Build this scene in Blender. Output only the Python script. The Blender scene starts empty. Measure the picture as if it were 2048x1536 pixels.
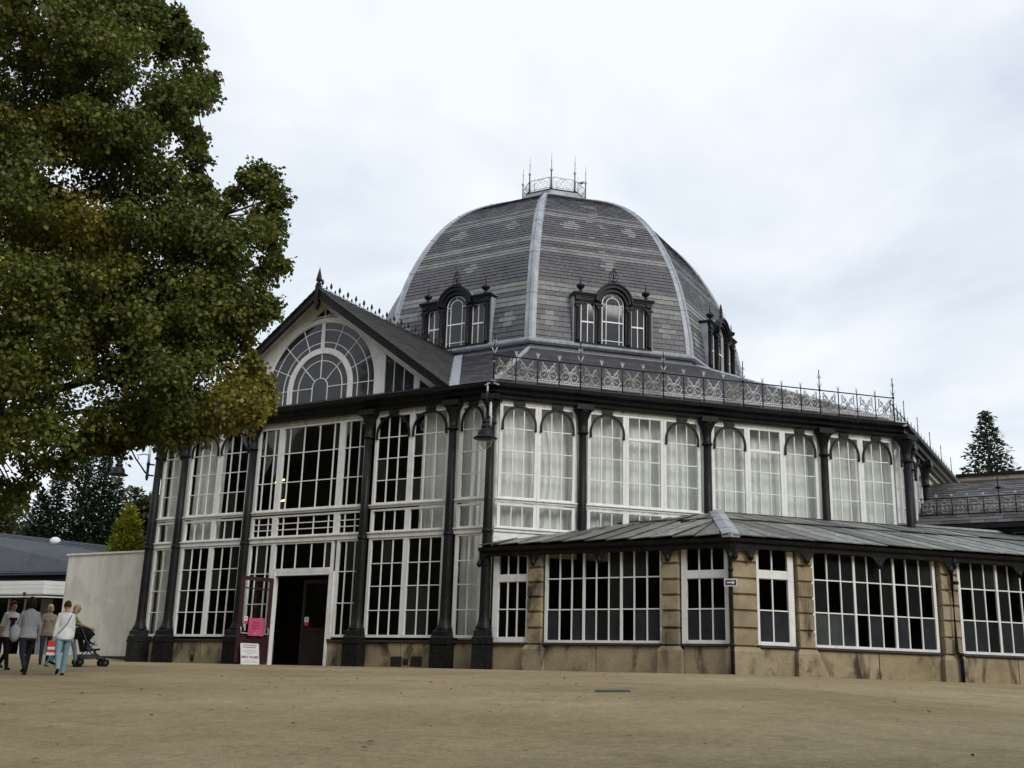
import bpy, bmesh, math, random
import numpy as np
from mathutils import Vector, Matrix, noise as mnoise

R = math.radians
PI = math.pi
scene = bpy.context.scene
col = scene.collection

# ------------------------------------------------------------------ camera
cam_d = bpy.data.cameras.new('camera')
cam = bpy.data.objects.new('camera', cam_d)
col.objects.link(cam)
CX, CY, CZ, YAW, PITCH, ROLL, FPX = 20.98237, -39.7098, -0.42972, -0.52211, 0.26959, 0.03004, 2196.873
F_ = Vector((math.sin(YAW) * math.cos(PITCH), math.cos(YAW) * math.cos(PITCH), math.sin(PITCH)))
R0 = Vector((math.cos(YAW), -math.sin(YAW), 0))
U0 = R0.cross(F_)
RX = R0 * math.cos(ROLL) + U0 * math.sin(ROLL)
UX = -R0 * math.sin(ROLL) + U0 * math.cos(ROLL)
cam.matrix_world = Matrix(((RX.x, UX.x, -F_.x, CX), (RX.y, UX.y, -F_.y, CY), (RX.z, UX.z, -F_.z, CZ), (0, 0, 0, 1)))
cam_d.sensor_fit = 'HORIZONTAL'
cam_d.sensor_width = 36.0
cam_d.lens = 36.0 * FPX / 2048.0
cam_d.clip_start = 0.1
cam_d.clip_end = 3000.0
scene.camera = cam

# ------------------------------------------------------------------ world / sky (overcast with thin blue gaps)
world = bpy.data.worlds.new('World')
scene.world = world
world.use_nodes = True
SUN_EL, SUN_AZ = R(35), R(112)          # azimuth measured from +Y towards +X
wn = world.node_tree.nodes
wl = world.node_tree.links
wn.clear()
w_out = wn.new('ShaderNodeOutputWorld')
w_mix = wn.new('ShaderNodeMixShader')
bg_sky = wn.new('ShaderNodeBackground')
bg_cl = wn.new('ShaderNodeBackground')
sky = wn.new('ShaderNodeTexSky')
sky.sky_type = 'NISHITA'
sky.sun_disc = False
sky.sun_elevation = SUN_EL
sky.sun_rotation = SUN_AZ
sky.altitude = 300
bg_sky.inputs['Strength'].default_value = 0.13
wl.new(sky.outputs[0], bg_sky.inputs['Color'])
tc = wn.new('ShaderNodeTexCoord')
sep = wn.new('ShaderNodeSeparateXYZ')
wl.new(tc.outputs['Generated'], sep.inputs[0])
def wmath(op, a, b):
    n = wn.new('ShaderNodeMath'); n.operation = op
    for i, v in enumerate((a, b)):
        if isinstance(v, (int, float)): n.inputs[i].default_value = v
        else: wl.new(v, n.inputs[i])
    return n.outputs[0]
zz = wmath('ADD', wmath('MAXIMUM', sep.outputs['Z'], 0.0), 0.22)
comb = wn.new('ShaderNodeCombineXYZ')
wl.new(wmath('DIVIDE', sep.outputs['X'], zz), comb.inputs[0])
wl.new(wmath('DIVIDE', sep.outputs['Y'], zz), comb.inputs[1])
comb.inputs[2].default_value = 3.3
nz = wn.new('ShaderNodeTexNoise')
nz.inputs['Scale'].default_value = 1.6; nz.inputs['Detail'].default_value = 7; nz.inputs['Roughness'].default_value = 0.55
nz.inputs['Distortion'].default_value = 0.35
wl.new(comb.outputs[0], nz.inputs['Vector'])
cr = wn.new('ShaderNodeValToRGB')
cr.color_ramp.elements[0].position = 0.36; cr.color_ramp.elements[0].color = (0.53, 0.585, 0.655, 1)
cr.color_ramp.elements[1].position = 0.62; cr.color_ramp.elements[1].color = (0.715, 0.75, 0.80, 1)
wl.new(nz.outputs['Fac'], cr.inputs[0])
wl.new(cr.outputs[0], bg_cl.inputs['Color'])
bg_cl.inputs['Strength'].default_value = 1.0
nz2 = wn.new('ShaderNodeTexNoise')
nz2.inputs['Scale'].default_value = 1.9; nz2.inputs['Detail'].default_value = 5
comb2 = wn.new('ShaderNodeVectorMath'); comb2.operation = 'ADD'; comb2.inputs[1].default_value = (7.3, 2.1, 5.0)
wl.new(comb.outputs[0], comb2.inputs[0]); wl.new(comb2.outputs[0], nz2.inputs['Vector'])
cr2 = wn.new('ShaderNodeValToRGB')
cr2.color_ramp.elements[0].position = 0.27; cr2.color_ramp.elements[0].color = (0.84, 0.84, 0.84, 1)
cr2.color_ramp.elements[1].position = 0.43; cr2.color_ramp.elements[1].color = (0.97, 0.97, 0.97, 1)
wl.new(nz2.outputs['Fac'], cr2.inputs[0])
wl.new(cr2.outputs[0], w_mix.inputs[0])
wl.new(bg_sky.outputs[0], w_mix.inputs[1]); wl.new(bg_cl.outputs[0], w_mix.inputs[2])
wl.new(w_mix.outputs[0], w_out.inputs['Surface'])

# ------------------------------------------------------------------ sun behind cloud
sun_d = bpy.data.lights.new('sun', 'SUN')
sun = bpy.data.objects.new('sun', sun_d)
col.objects.link(sun)
sun_d.energy = 1.5
sun_d.angle = R(30)
sun_d.color = (1.0, 0.96, 0.90)
sd = Vector((math.sin(SUN_AZ) * math.cos(SUN_EL), math.cos(SUN_AZ) * math.cos(SUN_EL), math.sin(SUN_EL)))
sun.rotation_euler = sd.to_track_quat('Z', 'Y').to_euler()

scene.view_settings.view_transform = 'Standard'
scene.view_settings.look = 'None'
scene.view_settings.exposure = 0.42
scene.view_settings.gamma = 1.0
scene.view_settings.use_curve_mapping = False

# ------------------------------------------------------------------ materials
def new_mat(name):
    m = bpy.data.materials.new(name); m.use_nodes = True
    nt = m.node_tree
    b = nt.nodes['Principled BSDF']
    return m, nt, b
def N(nt, t, **kw):
    n = nt.nodes.new(t)
    for k, v in kw.items():
        if k.startswith('i_'): n.inputs[k[2:].replace('_', ' ')].default_value = v
        else: setattr(n, k, v)
    return n
def ramp(nt, fac, stops):
    r = nt.nodes.new('ShaderNodeValToRGB')
    e = r.color_ramp.elements
    while len(e) < len(stops): e.new(0.5)
    for i, (p, c) in enumerate(stops):
        e[i].position = p
        e[i].color = (*c, 1) if not isinstance(c, (int, float)) else (c, c, c, 1)
    nt.links.new(fac, r.inputs[0])
    return r.outputs[0]
def noise_fac(nt, scale, detail=5, rough=0.55, vec=None, dist=0.0):
    n = N(nt, 'ShaderNodeTexNoise'); n.inputs['Scale'].default_value = scale
    n.inputs['Detail'].default_value = detail; n.inputs['Roughness'].default_value = rough
    n.inputs['Distortion'].default_value = dist
    if vec is None:
        g = nt.nodes.new('ShaderNodeNewGeometry'); vec = g.outputs['Position']
    nt.links.new(vec, n.inputs['Vector'])
    return n.outputs['Fac']
def mapped(nt, sx, sy, sz):
    g = nt.nodes.new('ShaderNodeNewGeometry')
    mp = nt.nodes.new('ShaderNodeMapping'); mp.inputs['Scale'].default_value = (sx, sy, sz)
    nt.links.new(g.outputs['Position'], mp.inputs[0])
    return mp.outputs[0]
def mixc(nt, fac, a, b, mode='MIX'):
    m = nt.nodes.new('ShaderNodeMix'); m.data_type = 'RGBA'; m.blend_type = mode
    for sock, v in ((m.inputs[0], fac), (m.inputs[6], a), (m.inputs[7], b)):
        if isinstance(v, (int, float)): sock.default_value = v
        elif isinstance(v, tuple): sock.default_value = (*v, 1)
        else: nt.links.new(v, sock)
    return m.outputs[2]
def bump(nt, b, fac, strength, dist=0.02):
    bn = nt.nodes.new('ShaderNodeBump'); bn.inputs['Strength'].default_value = strength
    bn.inputs['Distance'].default_value = dist
    nt.links.new(fac, bn.inputs['Height']); nt.links.new(bn.outputs[0], b.inputs['Normal'])
def varied(name, c1, c2, scale=6, rough=0.6, bumpy=0.0, spec=0.5, c3=None, scale2=40, objvar=0.0, metallic=0):
    m, nt, b = new_mat(name)
    f = noise_fac(nt, scale)
    c = ramp(nt, f, [(0.35, c1), (0.65, c2)])
    if c3:
        f2 = noise_fac(nt, scale2, 3)
        c = mixc(nt, ramp(nt, f2, [(0.52, 0.0), (0.7, 1.0)]), c, c3)
    if objvar:
        oi = nt.nodes.new('ShaderNodeObjectInfo')
        hv = nt.nodes.new('ShaderNodeHueSaturation')
        mr = nt.nodes.new('ShaderNodeMapRange'); mr.inputs[3].default_value = 1 - objvar; mr.inputs[4].default_value = 1 + objvar
        nt.links.new(oi.outputs['Random'], mr.inputs[0]); nt.links.new(mr.outputs[0], hv.inputs['Value'])
        nt.links.new(c, hv.inputs['Color']); c = hv.outputs[0]
    nt.links.new(c, b.inputs['Base Color'])
    b.inputs['Roughness'].default_value = rough
    b.inputs['Specular IOR Level'].default_value = spec
    b.inputs['Metallic'].default_value = metallic
    if bumpy:
        bump(nt, b, noise_fac(nt, scale2, 4), bumpy)
    return m
M = {}
M['iron'] = varied('black_iron', (0.007, 0.007, 0.008), (0.014, 0.014, 0.015), 3, 0.45, 0.2, 0.17, (0.026, 0.024, 0.022), 14)
M['white'] = varied('white_paint', (0.78, 0.78, 0.765), (0.83, 0.83, 0.82), 1.2, 0.5, 0.05, 0.4, (0.70, 0.695, 0.67), 5)
M['white_bar'] = varied('white_glazing_bar', (0.74, 0.74, 0.72), (0.80, 0.80, 0.79), 2, 0.5)
M['cream'] = varied('cream_frieze', (0.42, 0.40, 0.34), (0.56, 0.54, 0.47), 1.5, 0.6, 0.05, 0.3, (0.30, 0.28, 0.23), 9)
M['lead'] = varied('lead_sheet', (0.26, 0.28, 0.31), (0.36, 0.38, 0.41), 2.2, 0.45, 0.2, 0.5, (0.22, 0.24, 0.26), 9)
M['slate_a'] = varied('purple_slate', (0.076, 0.074, 0.082), (0.108, 0.105, 0.114), 1.3, 0.55, 0.15, 0.4, (0.14, 0.13, 0.115), 11)
M['slate_b'] = varied('dark_slate', (0.060, 0.059, 0.068), (0.085, 0.083, 0.094), 1.3, 0.5, 0.15, 0.4, (0.13, 0.12, 0.11), 11)
M['slate_c'] = varied('blue_slate', (0.07, 0.069, 0.086), (0.098, 0.095, 0.112), 1.3, 0.5, 0.15, 0.4, (0.15, 0.14, 0.12), 11)
M['slate_l'] = varied('pale_green_slate', (0.18, 0.186, 0.182), (0.245, 0.25, 0.238), 2.3, 0.6, 0.15, 0.3, (0.16, 0.155, 0.15), 12)
M['slate_m'] = varied('grey_green_slate', (0.16, 0.163, 0.158), (0.215, 0.215, 0.20), 2.3, 0.6, 0.15, 0.3, (0.13, 0.125, 0.125), 12)
M['gable_slate'] = varied('brown_grey_slate', (0.045, 0.042, 0.040), (0.075, 0.070, 0.066), 1.8, 0.7, 0.15, 0.3, (0.10, 0.095, 0.085), 10)
M['roof_slab'] = varied('weathered_roof_slab', (0.095, 0.10, 0.093), (0.165, 0.17, 0.155), 1.9, 0.55, 0.25, 0.35, (0.27, 0.275, 0.255), 4.5, 0.40)
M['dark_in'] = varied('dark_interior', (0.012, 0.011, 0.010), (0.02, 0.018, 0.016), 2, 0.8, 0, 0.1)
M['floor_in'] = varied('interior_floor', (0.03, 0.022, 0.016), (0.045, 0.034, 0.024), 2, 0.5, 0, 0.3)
M['dirt'] = varied('dark_sill', (0.03, 0.022, 0.022), (0.05, 0.038, 0.036), 4, 0.6)
M['maroon'] = varied('maroon_paint', (0.028, 0.008, 0.014), (0.045, 0.014, 0.022), 3, 0.4, 0.05, 0.4)
M['maroon_dark'] = varied('dark_maroon_paint', (0.015, 0.010, 0.012), (0.025, 0.016, 0.019), 3, 0.4, 0.05, 0.3)
M['pink'] = varied('pink_paper', (0.47, 0.055, 0.15), (0.54, 0.07, 0.18), 4, 0.7)
M['paper'] = varied('white_paper', (0.62, 0.62, 0.64), (0.70, 0.70, 0.71), 3, 0.6)
M['ink_red'] = varied('red_print', (0.20, 0.06, 0.07), (0.26, 0.09, 0.10), 30, 0.7)
M['ink_grey'] = varied('grey_print', (0.22, 0.21, 0.22), (0.34, 0.32, 0.33), 30, 0.7)
M['red_print'] = varied('red_notice', (0.45, 0.05, 0.05), (0.5, 0.08, 0.07), 20, 0.7)
M['navy'] = varied('dark_sign_face', (0.03, 0.035, 0.05), (0.045, 0.05, 0.065), 5, 0.5)
M['render_wall'] = None
M['vent'] = varied('rusty_vent', (0.012, 0.010, 0.009), (0.03, 0.02, 0.015), 9, 0.7)
M['bark'] = varied('bark', (0.035, 0.028, 0.02), (0.07, 0.055, 0.04), 5, 0.9, 0.5, 0.2)
M['canopy_white'] = varied('white_cladding', (0.66, 0.68, 0.66), (0.74, 0.75, 0.74), 2, 0.5)
M['low_slate'] = varied('blue_grey_slate', (0.045, 0.049, 0.060), (0.062, 0.067, 0.08), 0.7, 0.7, 0.1, 0.25, (0.075, 0.078, 0.085), 6, 0.06)
M['dark_felt'] = varied('dark_fascia', (0.02, 0.022, 0.025), (0.035, 0.037, 0.04), 2, 0.7)
M['grey_post'] = varied('grey_panel', (0.20, 0.205, 0.21), (0.26, 0.265, 0.27), 2, 0.6)
M['galv'] = varied('galvanised_ornament', (0.44, 0.45, 0.44), (0.58, 0.59, 0.58), 5, 0.5, 0, 0.5, (0.25, 0.25, 0.24), 12)
M['galv_dull'] = varied('mossy_ornament', (0.28, 0.275, 0.24), (0.42, 0.41, 0.37), 5, 0.6, 0, 0.4, (0.12, 0.12, 0.09), 12)
M['drain'] = varied('iron_drain', (0.075, 0.075, 0.08), (0.11, 0.11, 0.115), 12, 0.6)
M['terracotta'] = varied('ridge_tile', (0.16, 0.09, 0.06), (0.22, 0.13, 0.09), 4, 0.7)
M['ply'] = varied('varnished_wood', (0.09, 0.05, 0.03), (0.13, 0.075, 0.04), 4, 0.6)

def streaks(mat, lo, sx=9.0, sz=0.5, p0=0.45, p1=0.72):
    nt = mat.node_tree; b = nt.nodes['Principled BSDF']
    src = b.inputs['Base Color'].links[0].from_socket
    st = ramp(nt, noise_fac(nt, 1.0, 5, 0.65, mapped(nt, sx, sx, sz)), [(p0, 1.0), (p1, lo)])
    nt.links.new(mixc(nt, 1.0, src, st, 'MULTIPLY'), b.inputs['Base Color'])
streaks(M['white'], 0.84); streaks(M['cream'], 0.75, 5, 0.8); streaks(M['lead'], 0.72, 5, 0.5)
streaks(M['slate_a'], 0.80, 0.8, 0.12); streaks(M['slate_b'], 0.80, 0.8, 0.12); streaks(M['slate_c'], 0.82, 0.8, 0.12); streaks(M['slate_l'], 0.78, 0.8, 0.12)
def glass_mat(name, tint=0.82, layer=0.0, layercol=(0.2, 0.2, 0.2), rough=0.015, refl=1.0):
    m, nt, b = new_mat(name)
    nt.nodes.remove(b)
    out = nt.nodes['Material Output']
    fr = N(nt, 'ShaderNodeFresnel'); fr.inputs['IOR'].default_value = 1.45
    mul = N(nt, 'ShaderNodeMath', operation='MULTIPLY'); mul.inputs[1].default_value = refl
    ge = nt.nodes.new('ShaderNodeNewGeometry')
    inv = N(nt, 'ShaderNodeMath', operation='SUBTRACT'); inv.inputs[0].default_value = 1.0
    nt.links.new(ge.outputs['Backfacing'], inv.inputs[1])
    m0 = N(nt, 'ShaderNodeMath', operation='MULTIPLY')
    nt.links.new(fr.outputs[0], m0.inputs[0]); nt.links.new(inv.outputs[0], m0.inputs[1])
    nt.links.new(m0.outputs[0], mul.inputs[0])
    tr = N(nt, 'ShaderNodeBsdfTransparent'); tr.inputs[0].default_value = (tint, tint * 1.005, tint * 0.99, 1)
    gl = N(nt, 'ShaderNodeBsdfGlossy'); gl.inputs['Roughness'].default_value = rough
    gl.inputs['Color'].default_value = (1, 1, 1, 1)
    base = tr.outputs[0]
    if layer:
        df = N(nt, 'ShaderNodeBsdfDiffuse'); df.inputs[0].default_value = (*layercol, 1)
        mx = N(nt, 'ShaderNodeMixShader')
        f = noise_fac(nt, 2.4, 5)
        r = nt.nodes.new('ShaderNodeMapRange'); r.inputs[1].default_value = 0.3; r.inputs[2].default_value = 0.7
        r.inputs[3].default_value = layer * 0.75; r.inputs[4].default_value = min(1, layer * 1.25)
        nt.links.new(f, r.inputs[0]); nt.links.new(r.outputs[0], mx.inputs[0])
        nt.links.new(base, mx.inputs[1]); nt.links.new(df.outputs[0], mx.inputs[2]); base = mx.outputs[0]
    mx2 = N(nt, 'ShaderNodeMixShader')
    nt.links.new(mul.outputs[0], mx2.inputs[0]); nt.links.new(base, mx2.inputs[1]); nt.links.new(gl.outputs[0], mx2.inputs[2])
    nt.links.new(mx2.outputs[0], out.inputs['Surface'])
    return m
M['glass'] = glass_mat('window_glass', 0.965)
M['glass_dust_sheen'] = glass_mat('dust_sheen_glass', 0.94, 0.05, (0.25, 0.25, 0.24), 0.03)  # thin dust layer; also paints in reflections on some walk panes
M['glass_grey'] = glass_mat('grey_glass', 0.5, 0.62, (0.048, 0.051, 0.059), 0.06)  # grey diffuse layer over the glass
M['glass_mid'] = glass_mat('mid_grey_glass', 0.5, 0.5, (0.028, 0.029, 0.032), 0.06)  # darker grey diffuse layer over the glass
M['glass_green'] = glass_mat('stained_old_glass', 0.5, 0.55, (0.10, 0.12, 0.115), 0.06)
M['glass_gable'] = glass_mat('gable_glass', 0.5, 0.55, (0.052, 0.056, 0.064), 0.04)  # grey-blue diffuse layer paints the sky's reflection into the panes
M['glass_lamp'] = glass_mat('lantern_glass', 0.85, 0.12, (0.4, 0.36, 0.3), 0.1)

def mk_stone():
    m, nt, b = new_mat('sandstone')
    oi = nt.nodes.new('ShaderNodeObjectInfo')
    base = ramp(nt, noise_fac(nt, 1.7, 6), [(0.3, (0.235, 0.200, 0.135)), (0.5, (0.325, 0.283, 0.20)), (0.72, (0.40, 0.355, 0.265))])
    tint = ramp(nt, oi.outputs['Random'], [(0.0, (0.80, 0.78, 0.74)), (0.35, (1.0, 0.96, 0.9)), (0.7, (1.04, 0.98, 0.86)), (1.0, (0.93, 0.86, 0.76))])
    base = mixc(nt, 1.0, base, tint, 'MULTIPLY')
    stain = ramp(nt, noise_fac(nt, 1.25, 6, 0.6, mapped(nt, 1.2, 1.2, 0.55), 0.6), [(0.53, 0.0), (0.66, 1.0)])
    base = mixc(nt, stain, base, (0.062, 0.048, 0.036))
    fine = ramp(nt, noise_fac(nt, 30, 4), [(0.3, 0.8), (0.7, 1.15)])
    base = mixc(nt, 0.6, base, fine, 'MULTIPLY')
    nt.links.new(base, b.inputs['Base Color']); b.inputs['Roughness'].default_value = 0.85
    b.inputs['Specular IOR Level'].default_value = 0.2
    bump(nt, b, noise_fac(nt, 14, 6), 0.4, 0.03)
    return m
M['stone'] = mk_stone()
def mk_render_wall():
    m, nt, b = new_mat('stained_render')
    c = ramp(nt, noise_fac(nt, 0.9, 6, 0.6, None, 0.5), [(0.36, (0.64, 0.63, 0.56)), (0.47, (0.68, 0.665, 0.59)), (0.49, (0.745, 0.725, 0.645)), (0.72, (0.77, 0.75, 0.67))])
    streak = ramp(nt, noise_fac(nt, 1.0, 5, 0.6, mapped(nt, 3.5, 3.5, 0.35)), [(0.45, 1.0), (0.75, 0.84)])
    c = mixc(nt, 1.0, c, streak, 'MULTIPLY')
    nt.links.new(c, b.inputs['Base Color']); b.inputs['Roughness'].default_value = 0.9
    bump(nt, b, noise_fac(nt, 9, 6), 0.2, 0.02)
    return m
M['render_wall'] = mk_render_wall()
def mk_ground():
    m, nt, b = new_mat('gravel_ground')
    big = ramp(nt, noise_fac(nt, 0.22, 7, 0.62, mapped(nt, 0.8, 1.4, 1), 0.4), [(0.30, (0.235, 0.182, 0.098)), (0.5, (0.300, 0.240, 0.136)), (0.70, (0.360, 0.294, 0.176))])
    mid = ramp(nt, noise_fac(nt, 1.5, 7, 0.68, None, 0.5), [(0.32, 0.86), (0.5, 1.0), (0.7, 1.11)])
    c = mixc(nt, 1.0, big, mid, 'MULTIPLY')
    small = ramp(nt, noise_fac(nt, 9, 5, 0.7), [(0.3, 0.72), (0.5, 1.0), (0.72, 1.25)])
    c = mixc(nt, 0.8, c, small, 'MULTIPLY')
    fine = ramp(nt, noise_fac(nt, 48, 4, 0.7), [(0.25, 0.5), (0.5, 1.0), (0.78, 1.55)])
    c = mixc(nt, 0.85, c, fine, 'MULTIPLY')
    damp = ramp(nt, noise_fac(nt, 0.5, 6, 0.6, mapped(nt, 0.6, 1.6, 1), 0.8), [(0.60, 0.0), (0.70, 1.0)])
    c = mixc(nt, 1.0, c, mixc(nt, damp, (1.0, 1.0, 1.0), (0.80, 0.78, 0.76)), 'MULTIPLY')
    for sc, th in ((24, 0.10), (9, 0.045)):
        vo = N(nt, 'ShaderNodeTexVoronoi'); vo.inputs['Scale'].default_value = sc
        g = nt.nodes.new('ShaderNodeNewGeometry'); nt.links.new(g.outputs['Position'], vo.inputs['Vector'])
        sp = ramp(nt, vo.outputs['Distance'], [(0.0, 1.0), (th, 1.0), (th * 1.3, 0.0)])
        vr = ramp(nt, vo.outputs['Color'], [(0.40, 0.0), (0.44, 1.0)])
        spm = mixc(nt, 1.0, sp, vr, 'MULTIPLY')
        c = mixc(nt, spm, c, mixc(nt, vo.outputs['Color'], (0.08, 0.055, 0.035), (0.46, 0.41, 0.32)))
    nt.links.new(c, b.inputs['Base Color']); b.inputs['Roughness'].default_value = 0.95
    b.inputs['Specular IOR Level'].default_value = 0.15
    bump(nt, b, noise_fac(nt, 26, 7, 0.72), 0.7, 0.03)
    return m
M['ground'] = mk_ground()
def leaf_mat(name, c_dark, c_light, c_yel, trans=0.3):
    m, nt, b = new_mat(name)
    at = N(nt, 'ShaderNodeAttribute'); at.attribute_name = 'leaf_tint'
    sp = nt.nodes.new('ShaderNodeSeparateColor'); nt.links.new(at.outputs['Color'], sp.inputs[0])
    c = mixc(nt, sp.outputs[0], c_dark, c_light)
    c = mixc(nt, sp.outputs[1], c, c_yel)
    nt.links.new(c, b.inputs['Base Color']); b.inputs['Roughness'].default_value = 0.55
    b.inputs['Specular IOR Level'].default_value = 0.3
    tl = nt.nodes.new('ShaderNodeBsdfTranslucent'); nt.links.new(c, tl.inputs[0])
    mx = nt.nodes.new('ShaderNodeMixShader'); mx.inputs[0].default_value = trans
    out = nt.nodes['Material Output']
    nt.links.new(b.outputs[0], mx.inputs[1]); nt.links.new(tl.outputs[0], mx.inputs[2]); nt.links.new(mx.outputs[0], out.inputs['Surface'])
    return m
M['lime_leaf'] = leaf_mat('lime_leaves', (0.036, 0.057, 0.011), (0.168, 0.195, 0.035), (0.40, 0.29, 0.045), 0.36)
M['dark_needle'] = leaf_mat('dark_conifer_needles', (0.018, 0.036, 0.021), (0.042, 0.068, 0.034), (0.05, 0.06, 0.03), 0.12)
M['gold_needle'] = leaf_mat('golden_conifer_needles', (0.15, 0.165, 0.01), (0.35, 0.36, 0.025), (0.38, 0.33, 0.03), 0.2)
M['olive_leaf'] = leaf_mat('olive_leaves', (0.04, 0.052, 0.02), (0.095, 0.10, 0.04), (0.14, 0.12, 0.05), 0.2)
M['spruce_needle'] = leaf_mat('spruce_needles', (0.025, 0.042, 0.026), (0.06, 0.085, 0.05), (0.08, 0.08, 0.05), 0.15)
def fabric(name, c, rough=0.9):
    return varied(name, tuple(v * 0.88 for v in c), tuple(min(1, v * 1.08) for v in c), 12, rough, 0.1, 0.2)
M['curtain'] = varied('net_curtain', (0.76, 0.785, 0.765), (0.82, 0.84, 0.82), 3, 0.9, 0.0, 0.1)
def emis(name, c, s):
    m, nt, b = new_mat(name)
    b.inputs['Emission Color'].default_value = (*c, 1); b.inputs['Emission Strength'].default_value = s
    return m
M['tube_light'] = emis('lit_tube', (1.0, 0.75, 0.25), 3.0)

# ------------------------------------------------------------------ helpers
def ident(u, w, z): return (u, w, z)
AP = 15.0
TAN = math.tan(PI / 8)
def face_axes(k):
    a = R(-90 + 45 * k)
    return Vector((math.cos(a), math.sin(a), 0)), Vector((-math.sin(a), math.cos(a), 0))
def face(k, ap=AP):
    n, t = face_axes(k)
    def f(u, w, z):
        p = n * (ap + w) + t * u
        return (p.x, p.y, z)
    return f
def face_matrix(k, u, w, z, ap=AP):
    n, t = face_axes(k)
    p = n * (ap + w) + t * u
    # local x = t, local y = -n (into the wall), z up
    return Matrix(((t.x, -n.x, 0, p.x), (t.y, -n.y, 0, p.y), (0, 0, 1, z), (0, 0, 0, 1)))

class MB:
    def __init__(self, tf=ident):
        self.v = []; self.f = []; self.mi = []; self.tf = tf; self.sm = []; self.cur = 0
    def av(self, *p):
        self.v.append(self.tf(*p)); return len(self.v) - 1
    def af(self, idx, smooth=False):
        self.f.append(tuple(idx)); self.mi.append(self.cur); self.sm.append(smooth)
    def box(self, u0, u1, w0, w1, z0, z1):
        i = [self.av(u, w, z) for u in (u0, u1) for w in (w0, w1) for z in (z0, z1)]
        for q in ((0, 1, 3, 2), (4, 6, 7, 5), (0, 4, 5, 1), (2, 3, 7, 6), (0, 2, 6, 4), (1, 5, 7, 3)):
            self.af([i[j] for j in q])
    def prism(self, poly, w0, w1):                     # poly in (u, z)
        a = [self.av(u, w0, z) for u, z in poly]; b = [self.av(u, w1, z) for u, z in poly]
        n = len(poly)
        self.af(a); self.af(b[::-1])
        for i in range(n): self.af([a[i], a[(i + 1) % n], b[(i + 1) % n], b[i]])
    def strip(self, pa, pb, w0, w1):                   # band between two (u, z) curves, with thickness
        n = len(pa)
        A0 = [self.av(u, w0, z) for u, z in pa]; B0 = [self.av(u, w0, z) for u, z in pb]
        A1 = [self.av(u, w1, z) for u, z in pa]; B1 = [self.av(u, w1, z) for u, z in pb]
        for i in range(n - 1):
            self.af([A0[i], A0[i + 1], B0[i + 1], B0[i]]); self.af([A1[i], B1[i], B1[i + 1], A1[i + 1]])
            self.af([A0[i], A1[i], A1[i + 1], A0[i + 1]]); self.af([B0[i], B0[i + 1], B1[i + 1], B1[i]])
        self.af([A0[0], B0[0], B1[0], A1[0]]); self.af([A0[-1], A1[-1], B1[-1], B0[-1]])
    def hexa(self, p):                                 # 8 points, two quads (0-3, 4-7)
        i = [self.av(*q) for q in p]
        for q in ((0, 1, 2, 3), (7, 6, 5, 4), (0, 4, 5, 1), (1, 5, 6, 2), (2, 6, 7, 3), (3, 7, 4, 0)):
            self.af([i[j] for j in q])
    def tube(self, pts, r, n=6, cap=True):
        pts = [Vector(p) for p in pts]
        rs = r if isinstance(r, (list, tuple)) else [r] * len(pts)
        rings = []
        up = Vector((0, 0, 1))
        for i, p in enumerate(pts):
            d = (pts[min(i + 1, len(pts) - 1)] - pts[max(i - 1, 0)])
            if d.length < 1e-9: d = Vector((0, 0, 1))
            d.normalize()
            a = d.cross(up)
            if a.length < 1e-3: a = d.cross(Vector((0, 1, 0)))
            a.normalize(); b = d.cross(a)
            ring = []
            for k in range(n):
                t = 2 * PI * k / n
                q = p + (a * math.cos(t) + b * math.sin(t)) * rs[i]
                ring.append(self.av(q.x, q.y, q.z))
            rings.append(ring)
        for i in range(len(rings) - 1):
            for k in range(n):
                self.af([rings[i][k], rings[i][(k + 1) % n], rings[i + 1][(k + 1) % n], rings[i + 1][k]], True)
        if cap:
            self.af(rings[0][::-1]); self.af(rings[-1])
    def lathe(self, prof, c=(0, 0), n=12, smooth=True, a0=0.0):       # prof [(r, z)]
        rings = []
        for r, z in prof:
            rings.append([self.av(c[0] + r * math.cos(a0 + 2 * PI * k / n), c[1] + r * math.sin(a0 + 2 * PI * k / n), z) for k in range(n)])
        for i in range(len(rings) - 1):
            for k in range(n):
                self.af([rings[i][k], rings[i][(k + 1) % n], rings[i + 1][(k + 1) % n], rings[i + 1][k]], smooth)
        self.af(rings[0][::-1]); self.af(rings[-1])
    def mesh(self, name, mats):
        me = bpy.data.meshes.new(name)
        me.from_pydata(self.v, [], self.f)
        for m in (mats if isinstance(mats, (list, tuple)) else [mats]): me.materials.append(m)
        if len(me.materials) > 1: me.polygons.foreach_set('material_index', self.mi)
        bm = bmesh.new(); bm.from_mesh(me)
        bmesh.ops.recalc_face_normals(bm, faces=bm.faces)
        bm.to_mesh(me); bm.free()
        me.polygons.foreach_set('use_smooth', self.sm)
        me.update()
        return me
def parent_world(p):
    if p.parent is None: return p.matrix_basis.copy()
    return parent_world(p.parent) @ p.matrix_parent_inverse @ p.matrix_basis
def link(name, me, parent=None, mat=None, local=False, **props):
    o = bpy.data.objects.new(name, me)
    col.objects.link(o)
    if parent is not None:
        o.parent = parent
        if mat is not None: o.matrix_basis = parent_world(parent).inverted() @ mat
        elif not local: o.matrix_parent_inverse = parent_world(parent).inverted()
    elif mat is not None: o.matrix_basis = mat
    for k, v in props.items(): o[k] = v
    return o
def build(mb, name, mats, parent=None, **props):
    return link(name, mb.mesh(name, mats), parent, **props)
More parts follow.
